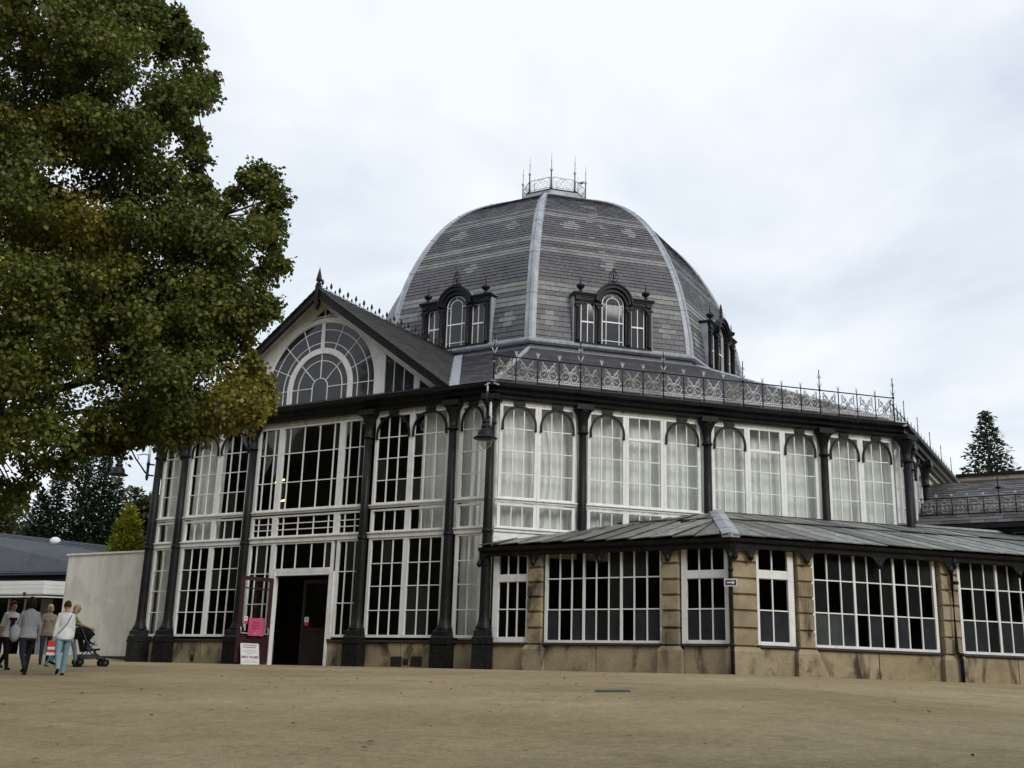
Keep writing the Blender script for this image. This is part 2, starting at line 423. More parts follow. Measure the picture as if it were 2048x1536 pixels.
def thing(name, label, cat, loc=(0, 0, 0), rz=0.0, group=None):
    o = bpy.data.objects.new(name, None); col.objects.link(o)
    o.empty_display_size = 0.3
    o.location = loc; o.rotation_euler = (0, 0, rz)
    o.matrix_basis = Matrix.Translation(Vector(loc)) @ Matrix.Rotation(rz, 4, 'Z')
    o['label'] = label; o['category'] = cat
    if group: o['group'] = group
    return o
def tag(o, label, cat, group=None):
    o['label'] = label; o['category'] = cat
    if group: o['group'] = group
    return o
_unit = {}
def unit_box(matname):
    if matname not in _unit:
        mb = MB(); mb.box(-0.5, 0.5, -0.5, 0.5, -0.5, 0.5)
        _unit[matname] = mb.mesh('unit_' + matname, M[matname])
    return _unit[matname]
rng = random.Random(11)

def gz(x, y):
    s = max(-15.3 - y, (x - y) * 0.70710678 - 19.9, 0.0)
    z = -(0.030 * s + 0.0018 * s * s)
    if x < -7.0: z += min(0.17, 0.06 * (-7.0 - x)) * max(0.0, 1 - s / 8.0) * max(0.0, min(1.0, (x + 17.0) / 4.0))
    return z
# ================================================================== GROUND
def make_ground():
    xs = sorted(set([-1500, -400, -150, -80] + [(-50 + 1.0 * i) for i in range(0, 101)] + [80, 150, 400, 1500]))
    ys = sorted(set([-1500, -400, -150, -80] + [(-60 + 1.0 * i) for i in range(0, 61)] + [15, 40, 80, 150, 400, 1500]))
    v = []; f = []
    for y in ys:
        for x in xs:
            yy = max(y, -52); xx = max(-60, min(60, x))
            z = gz(xx, yy)
            z += 0.02 * mnoise.noise(Vector((x * 0.21, y * 0.21, 3.1))) if z < -0.08 else 0
            v.append((x, y, z))
    nx = len(xs)
    for j in range(len(ys) - 1):
        for i in range(nx - 1):
            f.append((j * nx + i, j * nx + i + 1, (j + 1) * nx + i + 1, (j + 1) * nx + i))
    me = bpy.data.meshes.new('ground'); me.from_pydata(v, [], f); me.materials.append(M['ground'])
    me.polygons.foreach_set('use_smooth', [True] * len(f))
    return link('ground', me, kind='structure')
make_ground()

# ================================================================== PAVILION
pav = thing('pavilion', 'octagonal glazed pavilion with a tall banded slate dome, black iron columns and white windows', 'building')
PANES = []          # (priority, window object, matrix, material name, prebuilt mesh or None)
def pane(prio, win, k, u0, u1, z0, z1, w=0.005, mat='glass', ap=AP, tilt=0.7):
    t1, t2 = R(rng.uniform(-tilt, tilt)), R(rng.uniform(-tilt, tilt))
    m = face_matrix(k, (u0 + u1) / 2, w, (z0 + z1) / 2, ap) @ Matrix.Rotation(t1, 4, 'X') @ Matrix.Rotation(t2, 4, 'Z') @ Matrix.Diagonal((u1 - u0 + 0.012, 0.005, z1 - z0 + 0.012, 1))
    PANES.append((prio, win, m, mat, None))
BAR = 0.026
def window(k, us, zs, prio, parent=None, frame=(0.07, 0.07, 0.07, 0.08), matf=None, w0=-0.03, w1=0.05, ap=AP, name='window', bar=BAR, sash_rail=None, panes=True, label=None):
    """us: pane edges left to right, zs: pane edges bottom to top; frame = left, right, top, bottom member widths."""
    parent = parent or pav
    f = face(k, ap)
    mb = MB(f)
    l, r, t, b = frame
    ua, ub, za, zb = us[0], us[-1], zs[0], zs[-1]
    mb.box(ua - l, ua, w0, w1, za - b, zb + t); mb.box(ub, ub + r, w0, w1, za - b, zb + t)
    mb.box(ua, ub, w0, w1 - 0.004, zb, zb + t); mb.box(ua, ub, w0, w1 + 0.012, za - b, za)
    win = build(mb, name, M['white'], parent)
    if label: win['label'] = label
    gb = MB(f)
    for u in us[1:-1]: gb.box(u - bar / 2, u + bar / 2, -0.012, 0.028, za, zb)
    for i, z in enumerate(zs[1:-1]):
        h = sash_rail.get(i, bar) if sash_rail else bar
        gb.box(ua, ub, -0.010, 0.024 if h == bar else 0.04, z - h / 2, z + h / 2)
    if gb.v and len(zs) > 2: build(gb, 'glazing_bars', M['white_bar'], win)
    elif gb.v:
        for u in us[1:-1]:
            gb = MB(f); gb.box(u - bar / 2, u + bar / 2, -0.012, 0.028, za, zb); build(gb, 'glazing_bar', M['white_bar'], win)
    if panes:
        for i in range(len(us) - 1):
            for j in range(len(zs) - 1):
                pane(prio, win, k, us[i], us[i + 1], zs[j], zs[j + 1], 0.006, matf(i, j) if matf else 'glass', ap)
    return win
def lin(a, b, n): return [a + (b - a) * i / n for i in range(n + 1)]

Z_SILL, Z_L0, Z_L1 = 0.72, 0.84, 3.41
Z_M0, Z_M1 = 3.66, 4.21
Z_U0, Z_U1 = 4.45, 6.92
ROWS_U = [Z_U0, 5.08, 5.70, 6.31, Z_U1]
ROWS_L = [Z_L0, 1.49, 2.14, 2.76, Z_L1]
def gl(i=0, j=0): return 'glass' if rng.random() < 0.8 else 'glass_dust_sheen'
def rails(k, ua, ub, zs):
    """white horizontal members between the tiers"""
    for z0, z1, wt in zs:
        mb = MB(face(k))
        mb.box(ua, ub, -0.04, 0.075, z0, z1)
        mb.box(ua, ub, 0.0755, 0.115, z1 - 0.035, z1 - 0.003)
        build(mb, 'transom_rail', M['white'], pav)
def bay(k, ua, ub, n, cols, prio, tiers='ULM', mid_unarched=False, lower=True):
    """one bay of n windows between column centres ua, ub"""
    e = 0.17
    wd = (ub - ua - 2 * e) / n
    mul = 0.085
    for i in range(n):
        a = ua + e + wd * i + (mul if i else 0.09); b = ua + e + wd * (i + 1) - (mul if i < n - 1 else 0.09)
        fr = (mul - 0.003 if i else 0.087, mul - 0.003 if i < n - 1 else 0.087, 0.045, 0.05)
        us = lin(a, b, cols)
        plain = mid_unarched and n == 3 and i == 1
        window(k, us, ROWS_U, prio, frame=fr, matf=gl, sash_rail={2: 0.075} if plain else None)
        if not plain: arch_bracket(k, a - 0.035, b + 0.035)
        if 'M' in tiers: window(k, us, [Z_M0, Z_M1], prio + 0.2, frame=(fr[0], fr[1], 0.05, 0.03), matf=gl)
        if 'L' in tiers: window(k, us, ROWS_L, prio - 0.2, frame=(fr[0], fr[1], 0.05, 0.07), matf=gl)
    rails(k, ua + 0.1, ub - 0.1, [(Z_U0 - 0.145, Z_U0 - 0.053, 0)] + ([(Z_L1 + 0.055, Z_M0 - 0.035, 0)] if 'L' in tiers else [(Z_L1 + 0.1, Z_M0 - 0.035, 0)]))
_arch = {}
def arch_bracket(k, ua, ub):
    wd = round(ub - ua, 2)
    if wd not in _arch:
        mb = MB()
        r = wd / 2
        h = 0.56
        outer = []; inner = []
        for i in range(17):
            t = PI * i / 16
            outer.append((-r * math.cos(t), 6.40 + h * math.sin(t))); inner.append((-(r - 0.05) * math.cos(t), 6.39 + (h - 0.055) * math.sin(t)))
        mb.strip(outer, inner, -0.10, -0.05)
        mb.box(-0.15, 0.15, -0.105, -0.045, 6.955, 7.06)
        mb.box(-0.09, 0.09, -0.107, -0.043, 6.90, 6.953)
        for s in (-1, 1):
            mb.box(min(s * r, s * (r - 0.055)), max(s * r, s * (r - 0.055)), -0.10, -0.05, 6.30, 6.398)
            mb.lathe([(0.012, 6.25), (0.04, 6.265), (0.042, 6.29), (0.02, 6.30)], (s * (r - 0.028), -0.075), 8)
        _arch[wd] = mb.mesh('arch_bracket', M['iron'])
    link('arch_bracket', _arch[wd], pav, face_matrix(k, (ua + ub) / 2, 0.0, 0.0))

# ---- columns
def column_meshes():
    a = MB(); a.box(-0.26, 0.26, -0.26, 0.26, -0.12, 0.66); a.box(-0.285, 0.285, -0.285, 0.285, 0.60, 0.652)
    b = MB()
    b.lathe([(0.37, 0.66), (0.37, 0.76), (0.33, 0.80), (0.32, 0.92), (0.24, 0.98)], (0, 0), 4, False, PI / 4)
    b.lathe([(0.22, 0.95), (0.225, 1.0), (0.17, 1.10), (0.145, 1.24), (0.138, 1.30), (0.132, 2.0), (0.120, 4.0), (0.105, 6.30)], (0, 0), 16)
    b.lathe([(0.135, 3.42), (0.145, 3.45), (0.145, 3.49), (0.135, 3.52)], (0, 0), 16)
    c = MB()
    c.lathe([(0.105, 6.30), (0.15, 6.31), (0.155, 6.36), (0.115, 6.385), (0.118, 6.55), (0.135, 6.70), (0.19, 6.84), (0.235, 6.92), (0.24, 6.95)], (0, 0), 16)
    c.box(-0.25, 0.25, -0.25, 0.25, 6.952, 7.10)
    return a.mesh('column_plinth', M['iron']), b.mesh('column', M['iron']), c.mesh('capital', M['iron'])
CM = column_meshes()
def column(k, u, w=0.28, rot=0.0):
    m = face_matrix(k, u, w, 0.0) @ Matrix.Rotation(rot, 4, 'Z')
    o = link('column', CM[1], pav, m)
    link('plinth', CM[0], o, m); link('capital', CM[2], o, m)
H = AP * TAN                                            # 6.213, half a side
COL0 = [-5.02, -2.18, 2.18, 5.02]
for u in COL0: column(0, u, 0.12)
column(0, -6.14, 0.16, R(-22.5)); column(0, 6.33, 0.30, R(22.5))
for u in (-3.70, 0.0, 3.70): column(1, u, 0.12)
column(1, 6.33, 0.30, R(22.5))
for u in (-5.02, -2.18): column(2, u, 0.12)

# ---- face 0: entrance front
bay(0, -6.21, -5.02, 1, 2, 1)
bay(0, -5.02, -2.18, 2, 3, 1)
bay(0, 2.18, 5.02, 2, 3, 1)
bay(0, 5.02, 6.21, 1, 2, 1)
# entrance bay, three lights wide
E_S = [(-1.98, -1.79, -1.43, -1.25), (-1.05, -0.84, -0.29, 0.29, 0.84, 1.05), (1.25, 1.43, 1.79, 1.98)]
for us in E_S:
    us = list(us)
    window(0, us, [Z_U0, 5.25, 6.12, 6.90], 0, frame=(0.097, 0.097, 0.05, 0.05), matf=gl)
    window(0, us, [Z_M0, 3.84, 4.02, Z_M1], 0.5, frame=(0.097, 0.097, 0.05, 0.03), matf=gl)
for us in ([-1.98, -1.77, -1.38, -1.20], [1.32, 1.55, 1.86, 1.98]):
    window(0, us, [Z_L0, 1.70, 2.57, Z_L1], 0, frame=(0.09, 0.09, 0.05, 0.07), matf=gl)
window(0, [-1.03, -0.77, -0.28, 0.29, 0.79, 1.04], [2.70, Z_L1], 0, frame=(0.075, 0.085, 0.05, 0.11), matf=gl, name='transom_window')
rails(0, -2.1, 2.1, [(Z_U0 - 0.145, Z_U0 - 0.053, 0), (Z_L1 + 0.055, Z_M0 - 0.035, 0)])
mb = MB(face(0))
mb.box(-1.107, -0.93, -0.08, 0.09, 0.72, 2.585); mb.box(1.06, 1.228, -0.08, 0.09, 0.72, 2.585)
mb.box(-0.985, -0.93, -0.08, 0.088, -0.05, 0.72); mb.box(1.06, 1.115, -0.08, 0.088, -0.05, 0.72)
mb.box(-0.93, 1.06, -0.08, 0.06, 2.50, 2.585)
build(mb, 'door_frame', M['white'], pav)
# ---- face 1
BAY1 = [(-6.21, -3.70, 2), (-3.70, 0.0, 3), (0.0, 3.70, 3), (3.70, 6.21, 2)]
for bi, (a, b, n) in enumerate(BAY1):
    bay(1, a, b, n, 3, 2 + bi, 'UM' if bi < 2 else 'U', True)
    mb = MB(face(1)); z0 = 2.9 if bi < 2 else 2.9
    mb.box(a + 0.1, b - 0.1, -0.045, 0.035, z0, Z_L1 + 0.098 if bi < 2 else Z_U0 - 0.147)
    build(mb, 'white_panel', M['white'], pav)
# ---- face 2 (seen edge on)
for (a, b, n) in [(-6.21, -5.02, 1), (-5.02, -2.18, 2)]:
    bay(2, a, b, n, 2 if n == 1 else 3, 9, 'U')
    mb = MB(face(2)); mb.box(a + 0.1, b - 0.1, -0.045, 0.035, 2.0, Z_U0 - 0.147); build(mb, 'white_panel', M['white'], pav)

# ---- frieze between the window heads and the eaves, with the thin cornice bead
for k in (7, 0, 1, 2):
    mb = MB(face(k)); mb.box(-H + 0.005, H - 0.005, -0.045, 0.045, 6.97, 7.12); build(mb, 'frieze', M['cream'], pav)
# ---- eaves gutter, mitred round the octagon
def octa_profile(k, prof, name, mat, parent, ua=None, ub=None):
    mb = MB(face(k))
    def pts(s): return [mb.av(s * (AP + w) * TAN, w, z) for w, z in prof]
    a, b = pts(-1), pts(1); n = len(prof)
    mb.af(a); mb.af(b[::-1])
    for i in range(n): mb.af([a[i], a[(i + 1) % n], b[(i + 1) % n], b[i]])
    return build(mb, name, mat, parent)
GUT = [(-0.05, 7.10), (0.16, 7.10), (0.17, 7.19), (0.27, 7.23), (0.29, 7.33), (0.42, 7.37), (0.44, 7.47), (0.34, 7.47), (0.30, 7.40), (-0.05, 7.40)]
for k in range(8): octa_profile(k, GUT, 'eaves_gutter', M['iron'], pav)

# ---- low stone wall under the windows of face 0, in blocks
def blocks(f, u0, u1, rows, w0, w1, parent, skip=None, jl=0.004, mat='stone', maxlen=1.25, name='stone_block'):
    for (z0, z1) in rows:
        n = max(1, round((u1 - u0) / maxlen))
        cuts = [u0] + sorted(u0 + (u1 - u0) * (i + rng.uniform(-0.18, 0.18)) / n for i in range(1, n)) + [u1]
        for a, b in zip(cuts[:-1], cuts[1:]):
            d = rng.uniform(-0.004, 0.004)
            mb = MB(f); c = 0.008
            A = (a + jl, b - jl, z0 + jl, z1 - jl)
            mb.hexa([(A[0], w0, A[2]), (A[1], w0, A[2]), (A[1], w0, A[3]), (A[0], w0, A[3]),
                     (A[0] + c, w1 + d, A[2] + c), (A[1] - c, w1 + d, A[2] + c), (A[1] - c, w1 + d, A[3] - c), (A[0] + c, w1 + d, A[3] - c)])
            build(mb, name, M[mat], parent)
f0 = face(0)
for a, b in [(-6.21, -5.02), (-5.02, -2.18), (-2.18, -0.94), (1.068, 2.18), (2.18, 5.02), (5.02, 6.21)]:
    blocks(f0, a + 0.05, b - 0.05, [(-0.15, 0.645)], -0.2, 0.02, pav, maxlen=1.5)
    mb = MB(f0); mb.box(a + 0.05, b - 0.05, -0.2, 0.075, 0.648, 0.70); mb.box(a + 0.05, b - 0.05, -0.2, 0.005, -0.15, 0.647)
    build(mb, 'sill_course', M['dirt'], pav)
for (a, b, z0, z1) in [(3.30, 3.66, 0.03, 0.28), (3.70, 3.87, 0.06, 0.23), (3.95, 4.30, 0.03, 0.29), (-4.02, -3.88, 0.06, 0.24)]:
    mb = MB(f0)
    mb.box(a, b, 0.012, 0.032, z0, z1)
    for i in range(4):
        z = z0 + (z1 - z0) * (i + 0.7) / 5
        mb.box(a + 0.02, b - 0.02, 0.0325, 0.04, z - 0.008, z + 0.008)
    build(mb, 'air_vent', M['vent'], pav)
# ---- hidden walls, floor and ceiling so the inside is a dark room
for k in (3, 4, 5, 6, 7):
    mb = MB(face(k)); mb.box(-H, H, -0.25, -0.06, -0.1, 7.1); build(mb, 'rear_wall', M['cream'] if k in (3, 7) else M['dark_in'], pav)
mb = MB(face(2)); mb.box(-2.18, H, -0.25, -0.06, -0.1, 7.1); build(mb, 'side_wall', M['cream'], pav)
mb = MB(); mb.lathe([(AP / math.cos(PI / 8) - 0.3, 0.0), (AP / math.cos(PI / 8) - 0.3, 0.02)], (0, 0), 8, False, PI / 8); build(mb, 'floor', M['floor_in'], pav)
mb = MB(); mb.lathe([(AP / math.cos(PI / 8) - 0.3, 7.13), (AP / math.cos(PI / 8) - 0.3, 7.16)], (0, 0), 8, False, PI / 8); build(mb, 'ceiling', M['dark_in'], pav)
mb = MB(); mb.box(-10.5, 9.5, -8.5, -8.4, 0.02, 7.12); build(mb, 'inner_partition', M['floor_in'], pav)
mb = MB(face(1)); mb.box(-4.0, 6.0, -3.2, -3.1, 0.02, 7.12); build(mb, 'inner_partition', M['dark_in'], pav)

# ---- lower roof: slate courses (one stuff part), decking and lead hips
SL = ['slate_a', 'slate_b', 'slate_c', 'slate_l', 'slate_m', 'gable_slate']
SLM = [M[s] for s in SL]
RT, ZT, RB, ZB = 8.35 * math.cos(PI / 8), 11.03, (AP + 0.34), 7.46        # apothems of the roof's top and bottom edges
def slate_quad(mb, f, p0, p1, p2, p3, nrm, lift, th, mi):
    """p0,p1 lower edge; p2,p3 upper edge (u,w,z); the lower edge is lifted off the roof"""
    n = Vector(nrm)
    def up(p, d): return tuple(Vector(p) + n * d)
    mb.cur = mi
    a = [up(p0, lift), up(p1, lift), up(p2, 0.002), up(p3, 0.002)]
    b = [up(p0, lift + th), up(p1, lift + th), up(p2, 0.002 + th), up(p3, 0.002 + th)]
    i = [mb.av(*q) for q in a] + [mb.av(*q) for q in b]
    for q in ((4, 5, 6, 7), (0, 1, 5, 4), (1, 2, 6, 5), (3, 0, 4, 7)): mb.af([i[j] for j in q])
def roof_face(k, mb, courses=34):
    f = face(k, 0.0); mb.tf = f
    dl = Vector((0, RB - RT, ZB - ZT)); L = dl.length; d = dl / L
    nrm = (0, -d.z, d.y)
    for i in range(courses):
        s0 = L * (1 - i / courses); s1 = s0 - L / courses * 1.02
        w0, z0 = RT + d.y * s0, ZT + d.z * s0; w1, z1 = RT + d.y * s1, ZT + d.z * s1
        h0 = w0 * TAN - 0.02; h1 = w1 * TAN - 0.02
        u = -h0 - (0.17 if i % 2 else 0.0)
        while u < h0:
            wd = rng.uniform(0.30, 0.42)
            a, b = max(u + 0.003, -h0), min(u + wd - 0.003, h0)
            if b - a > 0.05:
                aa, bb = max(a, -h1), min(b, h1)
                if bb - aa > 0.02:
                    mi = rng.choice([0, 0, 1, 2, 2])
                    slate_quad(mb, f, (a, w0, z0), (b, w0, z0), (bb, w1, z1), (aa, w1, z1), nrm, 0.016 + rng.uniform(0, 0.006), 0.007, mi)
            u += wd
mb = MB()
for k in (0, 1, 2): roof_face(k, mb)
build(mb, 'slate', SLM, pav, kind='stuff')
mb = MB()
for k in range(8):
    mb.tf = face(k, 0.0)
    mb.af([mb.av(-RB * TAN, RB, ZB - 0.01), mb.av(RB * TAN, RB, ZB - 0.01), mb.av(RT * TAN, RT, ZT - 0.01), mb.av(-RT * TAN, RT, ZT - 0.01)])
build(mb, 'roof_deck', M['slate_b'], pav)
CR8 = math.cos(PI / 8)
def corner_tf(k):
    """frame with u across, w outward along the corner between face k and k+1"""
    a = R(-90 + 45 * k + 22.5)
    n = Vector((math.cos(a), math.sin(a), 0)); t = Vector((-math.sin(a), math.cos(a), 0))
    def f(u, w, z):
        p = n * w + t * u
        return (p.x, p.y, z)
    return f
for k in (0, 1, 2, 7):
    mb = MB(corner_tf(k))
    prof = [(RT / CR8, ZT), (RB / CR8, ZB)]
    segs = 9
    for i in range(segs):
        t0, t1 = i / segs, (i + 1) / segs + 0.01
        (ra, za), (rb, zb) = [(prof[0][0] + (prof[1][0] - prof[0][0]) * t, prof[0][1] + (prof[1][1] - prof[0][1]) * t) for t in (t0, t1)]
        e = 0.03 + 0.006 * (i % 2)
        hw = 0.19
        dz = -0.085
        mb.hexa([(-hw, ra, za + dz), (-hw, rb, zb + dz), (0, rb, zb), (0, ra, za), (-hw, ra, za + dz + e), (-hw, rb, zb + dz + e), (0, rb, zb + e + 0.02), (0, ra, za + e + 0.02)])
        mb.hexa([(hw, ra, za + dz), (hw, rb, zb + dz), (0, rb, zb), (0, ra, za), (hw, ra, za + dz + e), (hw, rb, zb + dz + e), (0, rb, zb + e + 0.02), (0, ra, za + e + 0.02)])
    build(mb, 'hip_flashing', M['lead'], pav)

# ---- dome: profile of the corner ribs (r, z)
PROF = [(8.05, 11.42), (7.99, 12.2), (7.86, 12.9), (7.73, 13.5), (7.46, 14.45), (7.05, 15.42), (6.50, 16.42), (5.78, 17.42), (4.92, 18.25), (4.02, 18.86), (3.0, 19.38), (2.15, 19.74), (1.72, 19.90)]
def smooth_prof(P, n):
    out = []
    m = len(P)
    for i in range(m - 1):
        p0 = P[max(i - 1, 0)]; p1 = P[i]; p2 = P[i + 1]; p3 = P[min(i + 2, m - 1)]
        for j in range(n):
            t = j / n
            out.append(tuple(0.5 * (2 * p1[c] + (p2[c] - p0[c]) * t + (2 * p0[c] - 5 * p1[c] + 4 * p2[c] - p3[c]) * t * t + (3 * p1[c] - p0[c] - 3 * p2[c] + p3[c]) * t ** 3) for c in (0, 1)))
    out.append(P[-1])
    return out
SP = smooth_prof(PROF, 8)
# resample by arc length
cum = [0.0]
for a, b in zip(SP[:-1], SP[1:]): cum.append(cum[-1] + math.hypot(b[0] - a[0], b[1] - a[1]))
def prof_at(s):
    s = max(0, min(cum[-1], s))
    for i in range(len(cum) - 1):
        if s <= cum[i + 1]:
            t = (s - cum[i]) / (cum[i + 1] - cum[i])
            return SP[i][0] + (SP[i + 1][0] - SP[i][0]) * t, SP[i][1] + (SP[i + 1][1] - SP[i][1]) * t
    return SP[-1]
STEPS = [0.0]                                            # arc length of every course: deeper slates at the foot
while STEPS[-1] < cum[-1] - 0.1: STEPS.append(STEPS[-1] + (0.205 if STEPS[-1] < 2.5 else 0.150))
NC = len(STEPS) - 1
BANDS = [(12.86, 13.22), (13.50, 13.84), (15.20, 15.50), (15.72, 16.02), (17.12, 17.30), (17.44, 17.56)]
CROSS = [(12.28, [-2.25, 2.25], 0.26), (14.85, [0.05], 0.20), (16.72, [-1.15, 1.3], 0.2)]
def slate_kind(k, z, u, hw, i):
    for a, b in BANDS:
        if a <= z <= b: return 3 if rng.random() < 0.7 else 4
    for zc, us, hh in CROSS:
        for uc in us:
            dz = (z - zc) / (0.20 if z < 13.7 else 0.14)
            if abs(dz) < 0.55 and abs(u - uc) < 0.36: return 3
            if abs(dz) < 1.5 and abs(u - uc) < 0.18: return 3
    if abs(u - 0.05) < 0.22 + 0.2 * rng.random() and 15.0 < z < 19.3 and k == 1 and rng.random() < 0.35: return 4
    return rng.choice([0, 0, 0, 1, 2, 2, 2])
big = []            # (area, k, matrix-like data)
rest = MB()
unit_slate = {}
def dome_face(k, detailed):
    f = face(k, 0.0)
    n_, t_ = face_axes(k)
    for i in range(NC):
        s0 = STEPS[i]; s1 = s0 + (STEPS[i + 1] - s0) * 1.03
        (r0, z0), (r1, z1) = prof_at(s0), prof_at(s1)
        w0, w1 = r0 * CR8, r1 * CR8
        h0, h1 = r0 * CR8 * TAN - 0.03, r1 * CR8 * TAN - 0.03
        dv = Vector((0, w1 - w0, z1 - z0)); L = dv.length; d = dv / L
        nrm = (0, d.z, -d.y)
        zc = (z0 + z1) / 2
        wd = 0.345 if s0 < 2.5 else 0.29
        u = -h0 - (wd / 2 if i % 2 else 0.0) - 0.02 * rng.random()
        while u < h0:
            ww = wd + rng.uniform(-0.012, 0.012)
            a, b = max(u + 0.0035, -h0), min(u + ww - 0.0035, h0)
            u += ww
            if b - a < 0.05: continue
            # leave a hole behind the dormer
            if abs((a + b) / 2) < 1.42 and z0 < 13.15 and k in (0, 1, 2): continue
            mi = slate_kind(k, zc, (a + b) / 2, h0, i)
            lift = 0.018 + rng.uniform(0, 0.009)
            full = (b - a) > ww - 0.02 and a > -h1 and b < h1
            if full and k in (0, 1) and len(big) < 300 and z0 < 14.6 and not (k == 0 and a < -1.2):
                # a slate of its own: shared unit mesh scaled and tilted into place
                cu = (a + b) / 2; cw = (w0 + w1) / 2; tilt = math.atan2(lift, L)
                X = t_; Y = (n_ * d.y + Vector((0, 0, d.z))); Z = X.cross(Y); Z.normalize()
                if Z.dot(n_) < 0: X, Z = -X, -Z
                c = n_ * cw + t_ * cu + Vector((0, 0, zc)) + Z * (lift / 2 + 0.006)
                rot = Matrix(((X.x, Y.x, Z.x, c.x), (X.y, Y.y, Z.y, c.y), (X.z, Y.z, Z.z, c.z), (0, 0, 0, 1)))
                m = rot @ Matrix.Rotation(-tilt * 1.0, 4, 'X') @ Matrix.Rotation(R(rng.uniform(-0.5, 0.5)), 4, 'Z') @ Matrix.Diagonal((b - a, L, 0.009, 1))
                big.append((m, SL[mi]))
                continue
            rest.tf = f
            aa, bb = max(a, -h1), min(b, h1)
            if bb - aa < 0.02: continue
            slate_quad(rest, f, (a, w0, z0), (b, w0, z0), (bb, w1, z1), (aa, w1, z1), nrm, lift, 0.009, mi)
for k in (1, 0, 2): dome_face(k, True)
for m, sn in big: link('slate', unit_box(sn), pav, m)
build(rest, 'slate', SLM, pav, kind='stuff')
# dome shell under the slates
mb = MB()
SHN = 26
for k in range(8):
    mb.tf = face(k, 0.0)
    for i in range(SHN):
        (r0, z0), (r1, z1) = prof_at(cum[-1] * i / SHN), prof_at(cum[-1] * (i + 1) / SHN)
        w0, w1 = (r0 - 0.012) * CR8, (r1 - 0.012) * CR8
        mb.af([mb.av(-w0 * TAN, w0, z0), mb.av(w0 * TAN, w0, z0), mb.av(w1 * TAN, w1, z1), mb.av(-w1 * TAN, w1, z1)])
build(mb, 'dome_shell', M['slate_b'], pav)
# lead ribs: one smooth folded sheet with a roll, and a few lapped joints
for k in range(8):
    mb = MB(corner_tf(k))
    n = 48
    rows = []
    for i in range(n + 1):
        s_ = cum[-1] * i / n
        r_, z_ = prof_at(s_); r2, z2 = prof_at(s_ + 0.05); r1, z1 = prof_at(s_ - 0.05)
        tx, tz = r2 - r1, z2 - z1; L_ = math.hypot(tx, tz) or 1; nxr, nzr = tz / L_, -tx / L_
        hw = 0.205 - 0.03 * i / n
        sec = [(-hw, -0.10), (-hw, -0.035), (-0.06, 0.022), (-0.035, 0.065), (0.035, 0.065), (0.06, 0.022), (hw, -0.035), (hw, -0.10)]
        rows.append([mb.av(u_, r_ + nxr * h_, z_ + nzr * h_) for u_, h_ in sec])
    for i in range(n):
        for j in range(7): mb.af([rows[i][j], rows[i][j + 1], rows[i + 1][j + 1], rows[i + 1][j]], False)
    mb.af(rows[0]); mb.af(rows[-1][::-1])
    rib = build(mb, 'dome_rib', M['lead'], pav)
    if k in (0, 1, 2, 7):
        for jt in range(1, 6):
            mb = MB(corner_tf(k)); rws = []
            for s_ in (cum[-1] * jt / 6, cum[-1] * jt / 6 + 0.05):
                r_, z_ = prof_at(s_); r2, z2 = prof_at(s_ + 0.05); r1, z1 = prof_at(s_ - 0.05)
                tx, tz = r2 - r1, z2 - z1; L_ = math.hypot(tx, tz); nxr, nzr = tz / L_, -tx / L_
                hw = 0.207
                rws.append([mb.av(u_, r_ + nxr * h_, z_ + nzr * h_) for u_, h_ in [(-hw, -0.10), (-hw, -0.022), (-0.07, 0.034), (-0.04, 0.077), (0.04, 0.077), (0.07, 0.034), (hw, -0.022), (hw, -0.10)]])
            for j in range(7): mb.af([rws[0][j], rws[0][j + 1], rws[1][j + 1], rws[1][j]])
            mb.af(rws[0]); mb.af(rws[1][::-1])
            build(mb, 'rib_joint', M['lead'], rib)
# ledge roll and apron at the dome's foot
def octa_ring(prof, name, mat, parent, kk=range(8), smooth=False):
    for k in kk:
        mb = MB(face(k, 0.0)); n = len(prof)
        a = [mb.av(-r * CR8 * TAN, r * CR8, z) for r, z in prof]; b = [mb.av(r * CR8 * TAN, r * CR8, z) for r, z in prof]
        mb.af(a); mb.af(b[::-1])
        for i in range(n): mb.af([a[i], a[(i + 1) % n], b[(i + 1) % n], b[i]], smooth)
        build(mb, name, mat, parent)
octa_ring([(8.02, 11.28), (8.16, 11.28), (8.25, 11.33), (8.26, 11.41), (8.20, 11.47), (8.08, 11.48), (8.02, 11.46)], 'ledge_roll', M['lead'], pav)
octa_ring([(7.9, 11.0), (8.12, 11.0), (8.06, 11.279), (7.9, 11.279)], 'ledge_apron', M['slate_b'], pav)  # dark slate colour paints in the shade below the roll
octa_ring([(8.1, 11.02), (8.45, 10.985), (8.45, 11.015), (8.10, 11.055)], 'ledge_flashing', M['lead'], pav)

# ---- crown: lead curb, iron rim, railing panels and spiked posts
octa_ring([(1.2, 19.82), (1.80, 19.82), (1.78, 19.92), (1.60, 20.14), (1.60, 20.26), (1.2, 20.26)], 'crown_curb', M['lead'], pav)
octa_ring([(1.0, 20.262), (1.60, 20.262), (1.56, 20.35), (1.0, 20.36)], 'crown_rim', M['iron'], pav)
mb = MB(); mb.lathe([(1.15, 20.28), (1.15, 20.30)], (0, 0), 8, False, PI / 8); build(mb, 'crown_deck', M['lead'], pav)
CRR = 1.40
pm = MB()
pm.lathe([(0.07, 20.34), (0.075, 20.42), (0.035, 20.47), (0.026, 20.95), (0.026, 21.25)], (0, 0), 8)
pm.lathe([(0.013, 21.35), (0.012, 21.72), (0.022, 21.73), (0.022, 21.76), (0.010, 21.77), (0.004, 22.12)], (0, 0), 6)
PMX = pm.mesh('crown_post', M['iron'])
bl = MB(); bl.lathe([(0.01, 21.24), (0.05, 21.26), (0.068, 21.31), (0.05, 21.36), (0.01, 21.38)], (0, 0), 10)
BLX = bl.mesh('ball', M['galv'])
